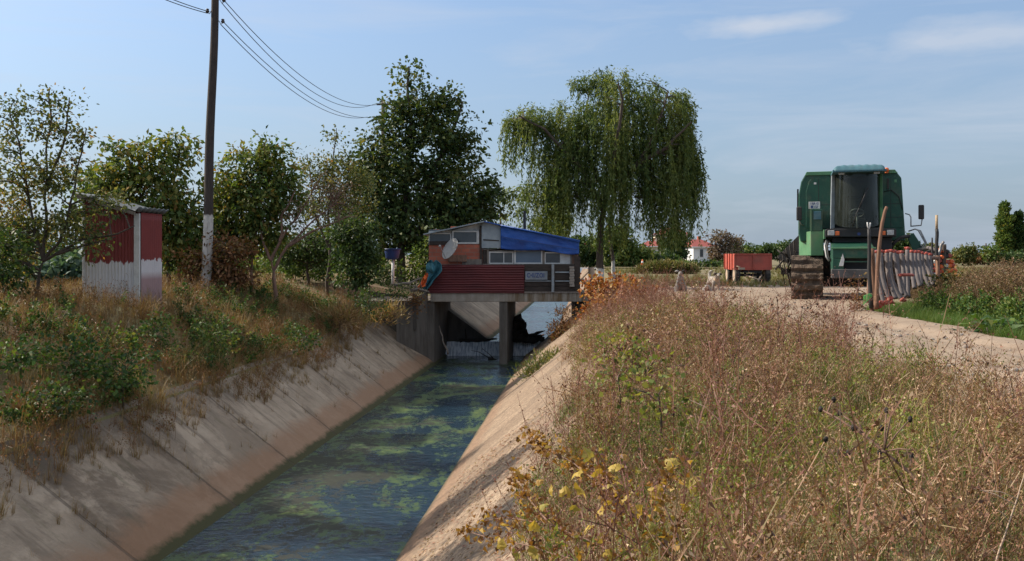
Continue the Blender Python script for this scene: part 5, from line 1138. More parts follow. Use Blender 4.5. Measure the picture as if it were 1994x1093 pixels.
M['grass_old'] = leafmat('unused', L_((0.138, 0.069, 0.029), (0.253, 0.132, 0.052), (0.368, 0.207, 0.081), (0.196, 0.172, 0.052), (0.437, 0.276, 0.115), (0.529, 0.368, 0.172)), .3)
M['grass_green'] = leafmat('green grass', L_((.035, .085, .018), (.06, .13, .025), (.09, .17, .03), (.13, .19, .045), (.16, .16, .05)), .3)
M['grass_mix'] = leafmat('short plain grass', L_((.06, .085, .025), (.11, .13, .035), (.18, .16, .06), (.24, .19, .09), (.13, .15, .04)), .25)

def limb(mb, pts, r0, r1, n=7, wob=.06, seg=5, seed=0):
    pts = [Vector(p) for p in pts]; q = []
    for i in range(len(pts) - 1):
        L = (pts[i + 1] - pts[i]).length
        for k in range(seg):
            t = k / seg; p = pts[i].lerp(pts[i + 1], t)
            q.append(p + (Vector((nz2(i + t, seed, 1.7, 1), nz2(i + t, seed, 1.7, 4), .5 * nz2(i + t, seed, 1.7, 9))) * wob * L if (i or k) else Vector((0, 0, 0))))
    q.append(pts[-1]); m = len(q); mb.tube(q, [r0 + (r1 - r0) * (i / (m - 1)) ** .8 for i in range(m)], n, cap=False); return q

def tree(name, label, cat, Y, base, blobs, lmat, lsize, per=46, dens=1.0, sig=.34, droop=.3, trunk=.12, bark='bark', forks=None, group=None, twigs=True, aspect=.42, shell=.5, flat=.6, seed=1, depth=.9, sink=.1, nlimb=None, straight=False):
    """blobs are (x, y, rx, ry) read off the photo at distance Y; they get real depth. forks: list of limb polylines (photo points)."""
    rs = np.random.default_rng(seed); k = Y / F
    b0 = P(base[0], base[1], Y); g = ground_z(b0.x, b0.y)
    if g is not None: b0.z = g - sink
    o = thing(name, label, cat, tuple(b0), 0, group)
    Cs, shade = [], []
    for bl in blobs:
        px, py, rx, ry = bl[:4]; dn = bl[4] if len(bl) > 4 else 1.0; dy = bl[5] if len(bl) > 5 else 0.0
        c = np.array(P(px, py, Y) - b0) + np.array([0, dy, 0]); R = np.array([rx * k, (rx + ry) * .5 * k * depth, ry * k])
        n = max(4, int(dn * dens * 9.0 * (R[0] * R[1] * R[2]) ** (2 / 3.) / sig ** 2 * .55))
        d = unit(rs.normal(size=(n, 3))); r = rs.random(n) ** (shell * .66)
        lump = 1 + .22 * np.sin(d[:, 0] * 5 + seed) * np.sin(d[:, 2] * 4 + d[:, 1] * 5)
        Cs.append(c + d * R * (r * lump)[:, None]); shade.append(np.clip(rs.normal(.0, .16, n), -.3, .3))
    C = np.concatenate(Cs); sh_ = np.concatenate(shade); n = len(C); ctr = C.mean(0)
    lv = rs.integers(int(per * .55), int(per * 1.45), n); lsize = lsize * 1.12; idx = np.repeat(np.arange(n), lv); N_ = len(idx)
    s_ = sig * (0.6 + .8 * rs.random(n))[idx][:, None]
    off = unit(rs.normal(size=(N_, 3))) * (1.75 * rs.random((N_, 1)) ** .45) * s_ * np.array([1, 1, .72]); pos = C[idx] + off
    out_ = unit(pos - ctr); D = unit(off / np.maximum(s_, .01) * .5 + out_ * .35 + rs.normal(size=(N_, 3)) * .6 + np.array([0, 0, -droop]))
    Nn = unit(rs.normal(size=(N_, 3)) + np.array([0, 0, flat]) + out_ * .4)
    sz = lsize * (.6 + .8 * rs.random(N_))
    tint = np.clip(.42 + sh_[idx] + rs.normal(0, .2, N_), 0, 1)
    V = leaves(pos, D, sz, sz * aspect * (1.2 + .5 * rs.random(N_)), Nn)
    polys('crown' if trunk > .05 else 'foliage', V, tint, M[lmat], o)
    mb = MB()
    if straight or forks is None:
        top = Vector(C[np.argmax(C[:, 2])]); mid = Vector(ctr)
        forks = [[(0, 0, 0), tuple(Vector((0, 0, 0)).lerp(mid, .45) + Vector((0, 0, 0))), tuple(mid), tuple(top * .9 + mid * .1)]]
    else:
        forks = [[tuple(P(px, py, Y) + Vector((0, (dy[0] if dy else 0), 0)) - b0) if i or not (abs(px - base[0]) < 2 and abs(py - base[1]) < 12) else (0, 0, 0) for i, (px, py, *dy) in enumerate(f)] for f in forks]
    nodes = []
    for i, f in enumerate(forks):
        first = (Vector(f[0]).length < .2); q = limb(mb, f, trunk if first else trunk * .62, trunk * .18, 9, .07, 6, seed + i); nodes += q[3:] if first else q
    nodes_a = np.array([tuple(p) for p in nodes])
    if twigs:
        pick = rs.permutation(n)[:nlimb or min(n, 90)]
        for j in pick:
            c = C[j]; dd = np.linalg.norm(nodes_a - c, axis=1) + np.maximum(0, nodes_a[:, 2] - c[2] + .1) * 1.5
            a = nodes[int(dd.argmin())]; c = Vector(c); L = (c - a).length
            if L < .15: continue
            m_ = a.lerp(c, .5) + Vector((0, 0, .10 * L)); limb(mb, [a, m_, c + (c - m_) * .2], min(trunk * .3, .012 + .018 * L), .005, 5, .08, 3, int(j))
    mb.build('trunk' if trunk > .05 else 'stem', M[bark], o); return o

GO = 'fruit trees and shrubs on the left bank'
tree('garden_tree', 'airy multi stemmed tree with small olive leaves at the far left', 'tree', 18.0, (68, 590),
     [(45, 260, 60, 55, .6), (110, 230, 50, 45, .5), (95, 190, 45, 25, .4), (150, 270, 35, 45, .5), (30, 350, 70, 60, .8), (110, 340, 60, 60, .75), (170, 395, 60, 35, .6), (40, 440, 65, 50, .9), (110, 430, 60, 40, .8), (190, 470, 45, 35, .45), (150, 455, 60, 30, .5), (10, 490, 45, 55, 1.0), (15, 220, 35, 40, .4)], 'leaf_olive', .075, per=44, sig=.20, trunk=.062, seed=3, shell=.7, nlimb=190, dens=.62,
     forks=[[(68, 590), (74, 545), (84, 508)], [(84, 508), (70, 460), (58, 400), (40, 300), (20, 210)], [(84, 508), (88, 440), (92, 360), (98, 260), (97, 170)], [(84, 508), (110, 495), (150, 470), (230, 455), (262, 440)], [(84, 508), (115, 470), (140, 400), (155, 310), (168, 250)], [(110, 495), (160, 480), (225, 462)], [(70, 460), (40, 440), (5, 420)], [(92, 360), (125, 280), (135, 190)]], group=GO)
tree('roadside_tree', 'broad leafy tree on the left bank standing nearest the viewer, beside the canal', 'tree', 14.5, (-270, 640), [(-270, -60, 90, 110, .9), (-240, 90, 80, 90, .8), (-330, 120, 90, 110, .8), (-290, 270, 80, 60, .5)], 'leaf_mid', .13, per=30, sig=.26, trunk=.13, seed=4, group=GO, nlimb=60)
tree('roadside_tree', 'second leafy tree on the left bank, nearer to the viewer than the first', 'tree', 11.0, (-420, 690), [(-420, -210, 110, 120, .9), (-470, -60, 120, 110, .8), (-400, 60, 100, 100, .6)], 'leaf_mid', .13, per=30, sig=.26, trunk=.13, seed=7, group=GO, nlimb=60)
tree('garden_shrub', 'dense dark green shrub at the left edge below the airy tree', 'shrub', 17.0, (10, 585), [(5, 530, 40, 45), (20, 500, 30, 40)], 'leaf_dark', .085, per=40, sig=.2, trunk=.03, seed=5, group=GO)
tree('slender_tree', 'thin pale trunk with a small bronze crown behind the airy garden tree', 'tree', 21, (43, 580), [(40, 470, 45, 40, .7), (20, 420, 30, 40, .6)], 'leaf_bronze', .08, per=34, sig=.2, trunk=.05, seed=6, bark='bark_white2', group=GO, forks=[[(43, 580), (44, 540), (42, 480), (35, 430)]])
tree('fruit_tree', 'broad fruit tree with long drooping green leaves right behind the tin shed', 'tree', 25.0, (330, 575),
     [(220, 350, 50, 45), (280, 330, 50, 50), (330, 330, 40, 45, .7), (350, 310, 25, 30, .35), (200, 400, 50, 50), (270, 410, 70, 70), (345, 400, 45, 60), (370, 460, 35, 60), (330, 480, 40, 50), (250, 300, 40, 25, .45), (300, 290, 45, 20, .3), (355, 275, 20, 22, .35), (320, 272, 16, 14, .3), (225, 290, 22, 20, .35), (175, 345, 22, 30, .4), (385, 360, 16, 30, .5)], 'leaf_turn', .15, per=26, sig=.24, droop=.8, trunk=.09, seed=8, aspect=.34, group=GO, nlimb=130, dens=.92,
     forks=[[(330, 575), (328, 520), (320, 470)], [(320, 470), (280, 400), (250, 330), (240, 300)], [(320, 470), (330, 400), (345, 320), (352, 285)], [(320, 470), (360, 430), (375, 400)], [(280, 400), (220, 370), (180, 350)]])
tree('fruit_tree', 'short rusty leaved fruit tree at the foot of the tall pole', 'tree', 24.2, (430, 575), [(400, 530, 35, 40), (440, 500, 45, 50), (455, 545, 30, 25), (375, 520, 25, 40, .7)], 'leaf_rust', .10, per=34, sig=.22, droop=.5, trunk=.05, seed=9, aspect=.4, group=GO, dens=1.1)
tree('fruit_tree', 'rounded fruit tree with bronze yellow top just right of the tall pole', 'tree', 26.0, (490, 565),
     [(510, 310, 40, 35, .8), (480, 340, 50, 45), (540, 350, 40, 45), (500, 400, 75, 60), (440, 400, 40, 60), (430, 450, 50, 50), (500, 460, 60, 50), (555, 400, 25, 40, .7), (512, 280, 18, 16, .4), (470, 298, 22, 16, .4), (545, 300, 22, 20, .35), (570, 345, 16, 30, .4), (425, 350, 20, 30, .5)], 'leaf_turn', .14, per=30, sig=.24, droop=.75, trunk=.09, seed=10, aspect=.34, group=GO, nlimb=130, dens=.9, bark='bark_red',
     forks=[[(490, 565), (489, 530), (492, 490)], [(492, 490), (500, 400), (512, 300), (515, 280)], [(492, 490), (450, 430), (420, 390)], [(492, 490), (540, 420), (560, 370)]])
tree('bare_tree', 'low leaning tree with reddish trunk and bare pinkish twigs', 'tree', 25.5, (539, 553),
     [(600, 400, 45, 45, .35), (640, 370, 50, 50, .5), (580, 430, 40, 35, .3), (620, 420, 50, 30, .35), (655, 400, 40, 40, .4)], 'leaf_pink', .055, per=24, sig=.22, trunk=.085, bark='bark_red', seed=12, group=GO, nlimb=190, shell=.8,
     forks=[[(539, 553), (534, 530), (528, 508)], [(528, 508), (545, 470), (580, 420), (610, 370)], [(528, 508), (515, 480), (508, 455), (512, 430)], [(534, 525), (560, 480), (600, 440), (650, 395)], [(545, 470), (550, 420), (575, 370)], [(560, 480), (610, 450), (660, 430)]])
tree('young_tree', 'greyish airy tree with thin upright shoots between the bare tree and the tall green tree', 'tree', 31, (640, 552), [(630, 340, 50, 40, .55), (665, 350, 45, 50, .8), (600, 340, 30, 40, .4), (652, 265, 16, 18, .3), (690, 390, 40, 60, 1), (640, 400, 50, 50, .8)], 'leaf_olive', .09, per=34, sig=.24, trunk=.07, seed=14, group=GO, nlimb=80,
     forks=[[(640, 552), (640, 480), (640, 400), (648, 320), (655, 250)], [(640, 480), (610, 400), (598, 300)], [(640, 480), (670, 390), (680, 310)]])
tree('ivy_shrub', 'rounded dark shrub mass covered in ivy left of the blue tub', 'shrub', 29.5, (695, 560), [(690, 470, 38, 50, 1.3), (688, 530, 36, 36, 1.2), (712, 490, 22, 55, 1), (668, 440, 25, 30, .8)], 'leaf_dark', .10, per=44, sig=.24, trunk=.045, seed=15, group=GO, droop=.7)
tree('fruit_tree', 'dark green fruit tree in the shade behind the bare tree', 'tree', 33, (600, 545), [(600, 480, 50, 45, 1), (560, 490, 40, 35, .9), (640, 490, 35, 35, .8)], 'leaf_dark', .11, per=36, sig=.28, trunk=.07, seed=16, group=GO)
tree('tall_tree', 'tall dense dark green tree beside the shack, highest on the left bank', 'tree', 38.0, (780, 548),
     [(797, 160, 22, 38, .6), (800, 205, 45, 35, .9), (770, 240, 45, 35, .8), (860, 210, 45, 45, .9), (835, 260, 70, 50, 1), (765, 300, 55, 45, 1), (890, 270, 40, 50, .9), (720, 330, 35, 50, .8), (790, 360, 90, 60, 1), (870, 350, 65, 60, 1), (920, 310, 25, 30, .5), (720, 400, 60, 50, 1), (940, 385, 48, 38, .9), (900, 410, 70, 40, 1), (800, 430, 110, 50, 1), (760, 470, 50, 50, .8), (840, 480, 45, 50, .8), (955, 360, 30, 20, .5)], 'leaf_tall', .17, per=44, sig=.34, droop=.45, trunk=.24, seed=18, nlimb=170, dens=.72, aspect=.45, depth=.8,
     forks=[[(780, 548), (781, 500), (785, 440), (795, 330), (800, 220), (796, 130)], [(785, 440), (830, 360), (870, 280), (900, 200)], [(785, 440), (740, 380), (720, 300)], [(785, 460), (860, 420), (940, 390)]])
tree('undergrowth_shrub', 'shaded leafy shrub under the tall tree next to the shack', 'shrub', 36, (815, 555), [(815, 520, 28, 38, 1), (850, 500, 25, 50, .8)], 'leaf_mid', .12, per=36, sig=.25, trunk=.04, seed=19, group=GO)
tree('garden_crop', 'row of bluish cabbage like leaves behind the far left trees', 'crop', 32, (130, 565), [(110, 535, 40, 22, 1.2), (150, 525, 30, 28, 1.1), (70, 540, 40, 25, 1.1), (25, 540, 35, 28, 1)], 'leaf_blue', .20, per=22, sig=.25, trunk=.03, seed=20, aspect=.7, twigs=False)
# background greenery closing the left bank
for i, (px, py, rx, ry, Y, lm, lb) in enumerate([(-60, 500, 90, 55, 48, 'leaf_dark', 'dark hedge bush beyond the garden at the far left edge'), (100, 490, 70, 40, 50, 'leaf_dark', 'dark hedge bush beyond the garden seen left of the shed'), (240, 500, 80, 55, 50, 'leaf_mid', 'hedge bush hidden behind the tin shed'),
        (380, 500, 70, 50, 52, 'leaf_dark', 'dark hedge bush beyond the tall pole'), (520, 500, 80, 45, 54, 'leaf_mid', 'hedge bush far behind the rounded fruit tree'), (650, 500, 80, 45, 56, 'leaf_dark', 'dark hedge bush far behind the ivy shrub'), (900, 470, 90, 60, 54, 'leaf_dark', 'dark bush behind the left half of the shack'), (330, 540, 35, 22, 30, 'leaf_nettle', 'yellow green bush low beside the shed')]):
    tree('hedge_bush', lb, 'bush', Y, (px, 540), [(px, py, rx, ry, 1)], lm, .16 * (Y / 50) + .02, per=40, sig=.38 * (Y / 50) + .05, trunk=.05, seed=30 + i, group='hedge bushes beyond the garden', twigs=False)

for i, (px, py, rx, ry, Y, lm, lb) in enumerate([(575, 520, 34, 26, 34, 'leaf_mid', 'low shrub under the bare tree, seen behind its trunk'), (630, 522, 30, 24, 35, 'leaf_dark', 'low dark shrub left of the ivy shrub'), (475, 525, 30, 28, 31, 'leaf_mid', 'low shrub behind the trunk of the rounded fruit tree'), (355, 515, 30, 40, 29, 'leaf_mid', 'leafy shrub between the tin shed and the tall pole'), (735, 535, 26, 24, 35, 'leaf_dark', 'dark shrub right behind the blue tub'), (540, 500, 40, 34, 38, 'leaf_turn', 'green and bronze shrub behind the bare tree fork'), (660, 480, 40, 45, 37, 'leaf_mid', 'tall shrub behind the young airy tree')]):
    tree('orchard_shrub', lb, 'shrub', Y, (px, py + ry), [(px, py, rx, ry, 1.1)], lm, .11, per=40, sig=.26, trunk=.03, seed=400 + i, group='shrubs under the fruit trees', twigs=False)

# ------------------------------------------------------------------ willow
def willow():
    Y = 41.0; k = Y / F; rs = np.random.default_rng(77); b0 = P(1168, 545, Y); b0.z = -.3
    o = thing('weeping_willow', 'large weeping willow with long hanging strands and whitewashed trunk behind the shack', 'tree', tuple(b0))
    # limbs (photo points, depth offset)
    limbs = [[(1168, 548, 0), (1168, 500, 0), (1170, 440, 0), (1180, 380, 0)], [(1180, 380, 0), (1200, 320, 0), (1215, 240, .4), (1210, 170, .5)], [(1180, 380, 0), (1230, 330, -.5), (1270, 260, -1.2), (1290, 190, -1.5)], [(1180, 380, 0), (1150, 310, .5), (1140, 230, 1), (1150, 180, 1)],
             [(1175, 400, 0), (1120, 320, -.6), (1060, 260, -1.2), (1010, 235, -1.4)], [(1200, 330, 0), (1260, 290, 1.2), (1310, 240, 1.8), (1325, 200, 2)], [(1150, 310, .4), (1090, 250, 1.5), (1050, 230, 2)], [(1230, 330, -.5), (1290, 290, -1.5), (1330, 250, -2)], [(1180, 380, 0), (1190, 300, -1.5), (1200, 210, -2.4), (1190, 180, -2.6)], [(1180, 380, 0), (1220, 300, 1.5), (1250, 220, 2.4), (1250, 170, 2.5)]]
    mb = MB(); nodes = []
    for i, f in enumerate(limbs):
        q = limb(mb, [P(a, b, Y) + Vector((0, d, 0)) - b0 for a, b, d in f], .20 if i == 0 else .13, .12 if i == 0 else .03, 9, .06, 6, 50 + i); nodes += q[6 if i == 0 else 0:]
    nodes_a = np.array([tuple(p) for p in nodes])
    # dome of strand tops: (photo x, y, rx, ry, share, hang length range px)
    doms = [(1190, 160, 40, 30, .3, 30, 120), (1345, 330, 25, 45, .4, 60, 170), (1010, 240, 30, 18, .3, 40, 110), (1330, 200, 20, 22, .18, 40, 120), (1215, 190, 95, 45, 1.0, 60, 210), (1290, 230, 60, 60, 1.0, 80, 250), (1120, 240, 60, 45, .9, 60, 240), (1040, 235, 55, 28, .75, 40, 130), (1330, 290, 28, 50, .6, 70, 190), (1180, 260, 110, 60, .9, 90, 270), (1240, 290, 100, 60, .8, 90, 230), (1090, 300, 70, 40, .7, 80, 210), (1140, 165, 28, 18, .25, 20, 60), (1280, 360, 70, 40, .7, 60, 150), (1160, 370, 70, 30, .6, 50, 110), (1060, 370, 45, 30, .45, 40, 110)]
    A, LEN, SH = [], [], []
    for px, py, rx, ry, wt, l0, l1 in doms:
        n = int(128 * wt); d = unit(rs.normal(size=(n, 3))); r = rs.random(n) ** .4
        c = np.array(P(px, py, Y) - b0); R = np.array([rx * k, min(rx, 75) * k * 1.05, ry * k])
        A.append(c + d * R * r[:, None]); LEN.append((l0 + (l1 - l0) * rs.random(n) ** 1.5) * k); SH.append(rs.normal(0, .10, n))
    A = np.concatenate(A); LEN = np.concatenate(LEN); SH = np.concatenate(SH)
    # strands gather in hanging bunches
    key = np.round(A[:, :2] / .8); bunch = np.sin(key[:, 0] * 12.9 + key[:, 1] * 78.2) * 43758.5; bunch = bunch - np.floor(bunch)
    LEN = LEN * (.35 + 1.0 * bunch); floor = 1.5 + 2.2 * (1 - bunch) ** 1.2 + .55 * sstep(1.5, 4.0, A[:, 0]) - (b0.z + .3)
    LEN = np.minimum(LEN, np.maximum(.5, A[:, 2] - floor)); SH += (bunch - .5) * .5
    ctr = A.mean(0); outw = A - ctr; outw[:, 2] = 0; outw = unit(outw)
    pos, D, T, S = [], [], [], []; stems_a, stems_b = [], []
    for i in range(len(A)):
        L = LEN[i]; m = max(8, int(L / .038)); t = np.sort(rs.random(m)) * L
        sway = rs.normal(0, .05, 3); s0 = min(1.0, .4 + L)
        def pt(tt):
            tt = np.asarray(tt)[..., None]; return A[i] + outw[i] * (.5 * (1 - np.exp(-tt * 2.2))) * .5 + np.array([0, 0, 1]) * (.16 * np.sin(np.minimum(tt * 2.6, math.pi)) - tt) + sway * tt + np.array([.04, .03, 0]) * np.sin(tt * 3 + i)
        p = pt(t); pos.append(p + rs.normal(0, .035, (m, 3))); D.append(unit(np.array([0, 0, -1.0]) + rs.normal(0, .42, (m, 3)))); T.append(np.clip(.42 + SH[i] + rs.normal(0, .17, m), 0, 1)); S.append(np.full(m, .17) * (.6 + .7 * rs.random(m)))
        kk = np.linspace(0, L, max(3, int(L / .5)) + 1); pp = pt(kk); stems_a.append(pp[:-1]); stems_b.append(pp[1:])
    pos = np.concatenate(pos); D = np.concatenate(D); T = np.concatenate(T); S = np.concatenate(S)
    m = 16; cl = np.repeat(A, m, 0) + unit(rs.normal(size=(len(A) * m, 3))) * (.42 * rs.random((len(A) * m, 1)) ** .5) * np.array([1, 1, .7]); ct_ = np.clip(.45 + np.repeat(SH, m) + rs.normal(0, .17, len(cl)), 0, 1)
    pos = np.concatenate([pos, cl]); D = np.concatenate([D, unit(rs.normal(0, .7, cl.shape) + np.array([0, 0, -.5]) + np.repeat(outw, m, 0) * .5)]); T = np.concatenate([T, ct_]); S = np.concatenate([S, .16 * (.6 + .8 * rs.random(len(cl)))])
    V = leaves(pos, D, S, S * .30, unit(rs.normal(size=pos.shape)))
    sa, sb_ = np.concatenate(stems_a), np.concatenate(stems_b); V = np.concatenate([V, ribbons(sa, sb_, .012)]); T = np.concatenate([T, np.full(len(sa), .75)])
    polys('crown', V, T, M['leaf_willow'], o)
    for j in rs.permutation(len(A))[:150]:
        c = A[j]; dd = np.linalg.norm(nodes_a - c, axis=1) + np.maximum(0, nodes_a[:, 2] - c[2]) * 1.0; a = nodes[int(dd.argmin())]; c = Vector(c)
        if (c - a).length > .25: limb(mb, [a, a.lerp(c, .55) + Vector((0, 0, .12)), c], .03, .008, 5, .07, 3, int(j))
    mb.build('trunk', barkmat('willow bark', (0.10, 0.075, 0.055), (0.04, 0.03, 0.025), 1.05 - b0.z - .2), o)
willow()
t2_ = thing('whitewashed_tree', 'second slimmer whitewashed trunk right of the willow trunk, crown lost in the strands', 'tree', tuple(P(1196, 546, 41.6) - Vector((0, 0, .25)))); mb = MB(); L2 = Vector(t2_.location)
limb(mb, [(0, 0, 0), P(1192, 500, 41.6) - L2, P(1187, 440, 41.8) - L2, P(1196, 380, 42) - L2, P(1230, 300, 42.4) - L2], .11, .03, 9, .04, 6, 3); limb(mb, [P(1187, 440, 41.8) - L2, P(1160, 380, 42.2) - L2, P(1130, 320, 42.5) - L2], .06, .02, 7, .05, 5, 5)
mb.build('trunk', barkmat('slim whitewashed bark', (0.14, 0.11, 0.09), (0.07, 0.055, 0.045), 1.25), t2_)
rs = np.random.default_rng(5); C = np.concatenate([np.array(P(1225, 310, 42.2) - L2) + rs.normal(0, .6, (1500, 3)), np.array(P(1135, 330, 42.4) - L2) + rs.normal(0, .6, (1300, 3))])
polys('crown', leaves(C, unit(rs.normal(0, .5, C.shape) + np.array([0, 0, -1.])), .16, .045), rs.random(len(C)), M['leaf_willow'], t2_)
po = thing('tree_stump', 'pale sawn stump standing beside the right end of the shack', 'stump', tuple(P(1151, 562, 31.2) - Vector((0, 0, .1)))); mb = MB(); limb(mb, [(0, 0, 0), (.02, 0, .45), (.0, 0, .85)], .14, .11, 10, .05, 4, 1); limb(mb, [(-.02, 0, .3), (-.25, -.05, .32), (-.36, -.06, .45)], .10, .07, 8, .05, 3, 2); mb.build('trunk', M['pale_rim'], po)
post('dark_post', 'dark straight post rising behind the shack roof left of the willow', [P(975, 545, 47), P(975, 460, 47), P(974, 402, 47)], .07, .05, 'bark', 'post')
tree('willow_shoot', 'small tree with dark hanging leaves between the tall tree and the willow', 'tree', 46, (1030, 545), [(985, 395, 22, 28, .5), (1010, 385, 18, 30, .4), (1060, 440, 40, 22, .8), (1085, 430, 30, 25, .7)], 'leaf_willow', .2, per=26, sig=.3, droop=1.2, aspect=.25, trunk=.08, seed=60)

# ------------------------------------------------------------------ bushes and trees on the plain
fb = [  # px, base, blobs, Y, material, label, name
 (1215, 520, [(1200, 480, 35, 40), (1230, 500, 40, 25)], 108, 'leaf_mid', 'grey green bush across the road behind the willow trunks', 'roadside_bush'),
 (1150, 520, [(1145, 490, 45, 30)], 112, 'leaf_dark', 'dark bush across the road at the right end of the shack', 'roadside_bush'),
 (1255, 520, [(1250, 500, 25, 20)], 110, 'leaf_dark', 'low dark bush across the road left of the cream annex', 'roadside_bush'),
 (1312, 520, [(1312, 485, 24, 40)], 120, 'leaf_dark', 'dark upright bush in front of the two storey house', 'roadside_bush'),
 (1290, 522, [(1285, 508, 30, 12)], 108, 'leaf_dark', 'flat dark bush below the cream annex', 'roadside_bush'),
 (1345, 522, [(1345, 518, 32, 6)], 106, 'leaf_dark', 'dark hedge piece in front of the white house', 'roadside_bush'),
 (1385, 522, [(1390, 517, 32, 6)], 105, 'leaf_dark', 'dark low hedge piece left of the red trailer', 'roadside_bush'),
 (1330, 520, [(1322, 514, 12, 7)], 104, 'leaf_mid', 'lighter bush at the left corner of the white house', 'roadside_bush'),
 (1405, 515, [(1400, 470, 22, 20, .35), (1425, 478, 20, 20, .35), (1405, 495, 25, 18, .7)], 116, 'leaf_pink', 'thin rusty autumn tree between the white house and the red trailer', 'autumn_tree'),
 (1450, 518, [(1450, 490, 25, 14)], 122, 'leaf_mid', 'green bush behind the left half of the red trailer', 'roadside_bush'),
 (1490, 518, [(1495, 490, 22, 12)], 125, 'leaf_dark', 'dark bush behind the right half of the red trailer', 'roadside_bush'),
 (1530, 518, [(1530, 488, 30, 16)], 135, 'leaf_dark', 'dark bush beyond the rear of the combine', 'roadside_bush'),
 (1755, 505, [(1752, 478, 26, 18), (1775, 485, 20, 14)], 115, 'leaf_dark', 'dark round bush seen under the combine ladder', 'field_bush'),
 (1810, 510, [(1808, 490, 20, 14)], 125, 'leaf_olive', 'olive bush right of the combine on the plain', 'field_bush'),
 (1885, 515, [(1885, 494, 20, 16), (1870, 502, 18, 10)], 120, 'leaf_olive', 'rounded olive bush left of the poplars', 'field_bush'),
 (1932, 515, [(1932, 496, 16, 14)], 118, 'leaf_mid', 'green bush at the foot of the tall poplar', 'field_bush'),
 (1910, 515, [(1908, 505, 24, 8)], 130, 'leaf_rust', 'low rusty bush on the plain between the rounded bushes', 'field_bush'),
 (1985, 518, [(1980, 505, 35, 12)], 118, 'leaf_dark', 'low dark bush below the right hand poplars', 'field_bush')]
for i, (px, py, bl, Y, lm, lb, nm) in enumerate(fb):
    tree(nm, lb, 'tree' if 'tree' in nm else 'bush', Y, (px, py), bl, lm, .30, per=30, sig=.36, trunk=.06, seed=100 + i, twigs=('tree' in nm), nlimb=40, group='bushes and trees on the plain', dens=1.1)
for i, (px, bl, lb) in enumerate([(1957, [(1957, 410, 7, 14, .8), (1956, 435, 11, 22), (1957, 470, 12, 28), (1958, 495, 12, 18)], 'tallest narrow poplar at the right edge'), (1982, [(1982, 425, 5, 12, .8), (1982, 450, 9, 22), (1983, 485, 10, 26)], 'second narrow poplar close behind the tallest one'), (1999, [(1999, 470, 9, 20), (1999, 495, 10, 20)], 'third shorter poplar cut by the right edge of the view')]):
    tree('poplar', lb, 'tree', 150.0, (px, 518), bl, 'leaf_dark' if i else 'leaf_mid', .34, per=44, sig=.28, droop=-.8, trunk=.16, seed=140 + i, group='narrow poplars at the right', twigs=False, straight=True)
for i in range(26):   # faint tree line along the horizon
    px = 1440 + i * 34 + random.uniform(-14, 14); Y = 330 + random.uniform(-40, 60)
    if px > 2300: continue
    o = tree('horizon_bush', 'far low dark bush on the horizon, %s from the left' % (ordn[i] if i < 18 else ['nineteenth', 'twentieth', 'twenty first', 'twenty second', 'twenty third', 'twenty fourth', 'twenty fifth', 'twenty sixth'][i - 18]), 'bush', Y, (px, 504), [(px, 500, random.uniform(14, 30), random.uniform(4, 7), 1)], 'leaf_dark', .8, per=16, sig=1.0, trunk=.04, seed=170 + i, group='low bushes along the horizon', twigs=False)
tree('grass_mound', 'low mound of yellow grassy weeds between the yard and the road', 'weeds', 66, (1300, 532), [(1295, 524, 40, 9, 1.3), (1325, 527, 28, 8, 1.2), (1265, 528, 28, 6, 1)], 'grass_mix', .26, per=60, sig=.25, droop=-1.2, aspect=.16, trunk=.02, seed=210, twigs=False)

# ------------------------------------------------------------------ low plants: weeds, grass, brambles
def weed_proto(seed, h=.7, nb=9, nl=5, ls=.022, fine=True):
    """a dry bushy weed: stem, arching side twigs, small curled leaves and seed heads. returns quads and tints"""
    r = np.random.default_rng(seed); A, B, W, T = [], [], [], []
    lean = r.normal(0, .16, 3); lean[2] = 0; K = 5
    st = [np.array([0, 0, 0.])]
    for i in range(K): st.append(st[-1] + np.array([lean[0] * (i + 1) / K, lean[1] * (i + 1) / K, 1]) * h / K + r.normal(0, .02, 3))
    for a, b in zip(st[:-1], st[1:]): A.append(a); B.append(b); W.append(.0065); T.append(r.uniform(.1, .6))
    LC, LD, LT, LS = [], [], [], []
    for j in range(nb):
        t = r.uniform(.25, 1) * K; i = min(int(t), K - 1); p = st[i] + (st[i + 1] - st[i]) * (t - i); q = r.uniform(0, 2 * math.pi)
        d = np.array([math.cos(q), math.sin(q), r.uniform(.5, 1.5)]); d /= np.linalg.norm(d); L = h * r.uniform(.18, .42)
        m = p + d * L * .5; e = m + (d + np.array([0, 0, r.uniform(-.3, .5)])) * L * .5
        for a, b in ((p, m), (m, e)): A.append(a); B.append(b); W.append(.0042); T.append(r.uniform(.1, .75))
        for k in range(nl):
            s = r.uniform(.15, 1.05); c = p + (e - p) * s + r.normal(0, .018, 3); LC.append(c); v = r.normal(size=3) + np.array([0, 0, .3]); LD.append(v / np.linalg.norm(v)); LT.append(np.clip(r.normal(.42, .22), 0, 1)); LS.append(ls * r.uniform(.5, 1.5))
    V1 = ribbons(np.array(A), np.array(B), np.array(W)); LC, LD, LS = np.array(LC), np.array(LD), np.array(LS)
    V2 = leaves(LC, LD, LS, LS * .55, bend=.9)
    return np.concatenate([V1, V2]), np.concatenate([np.array(T), np.array(LT)])
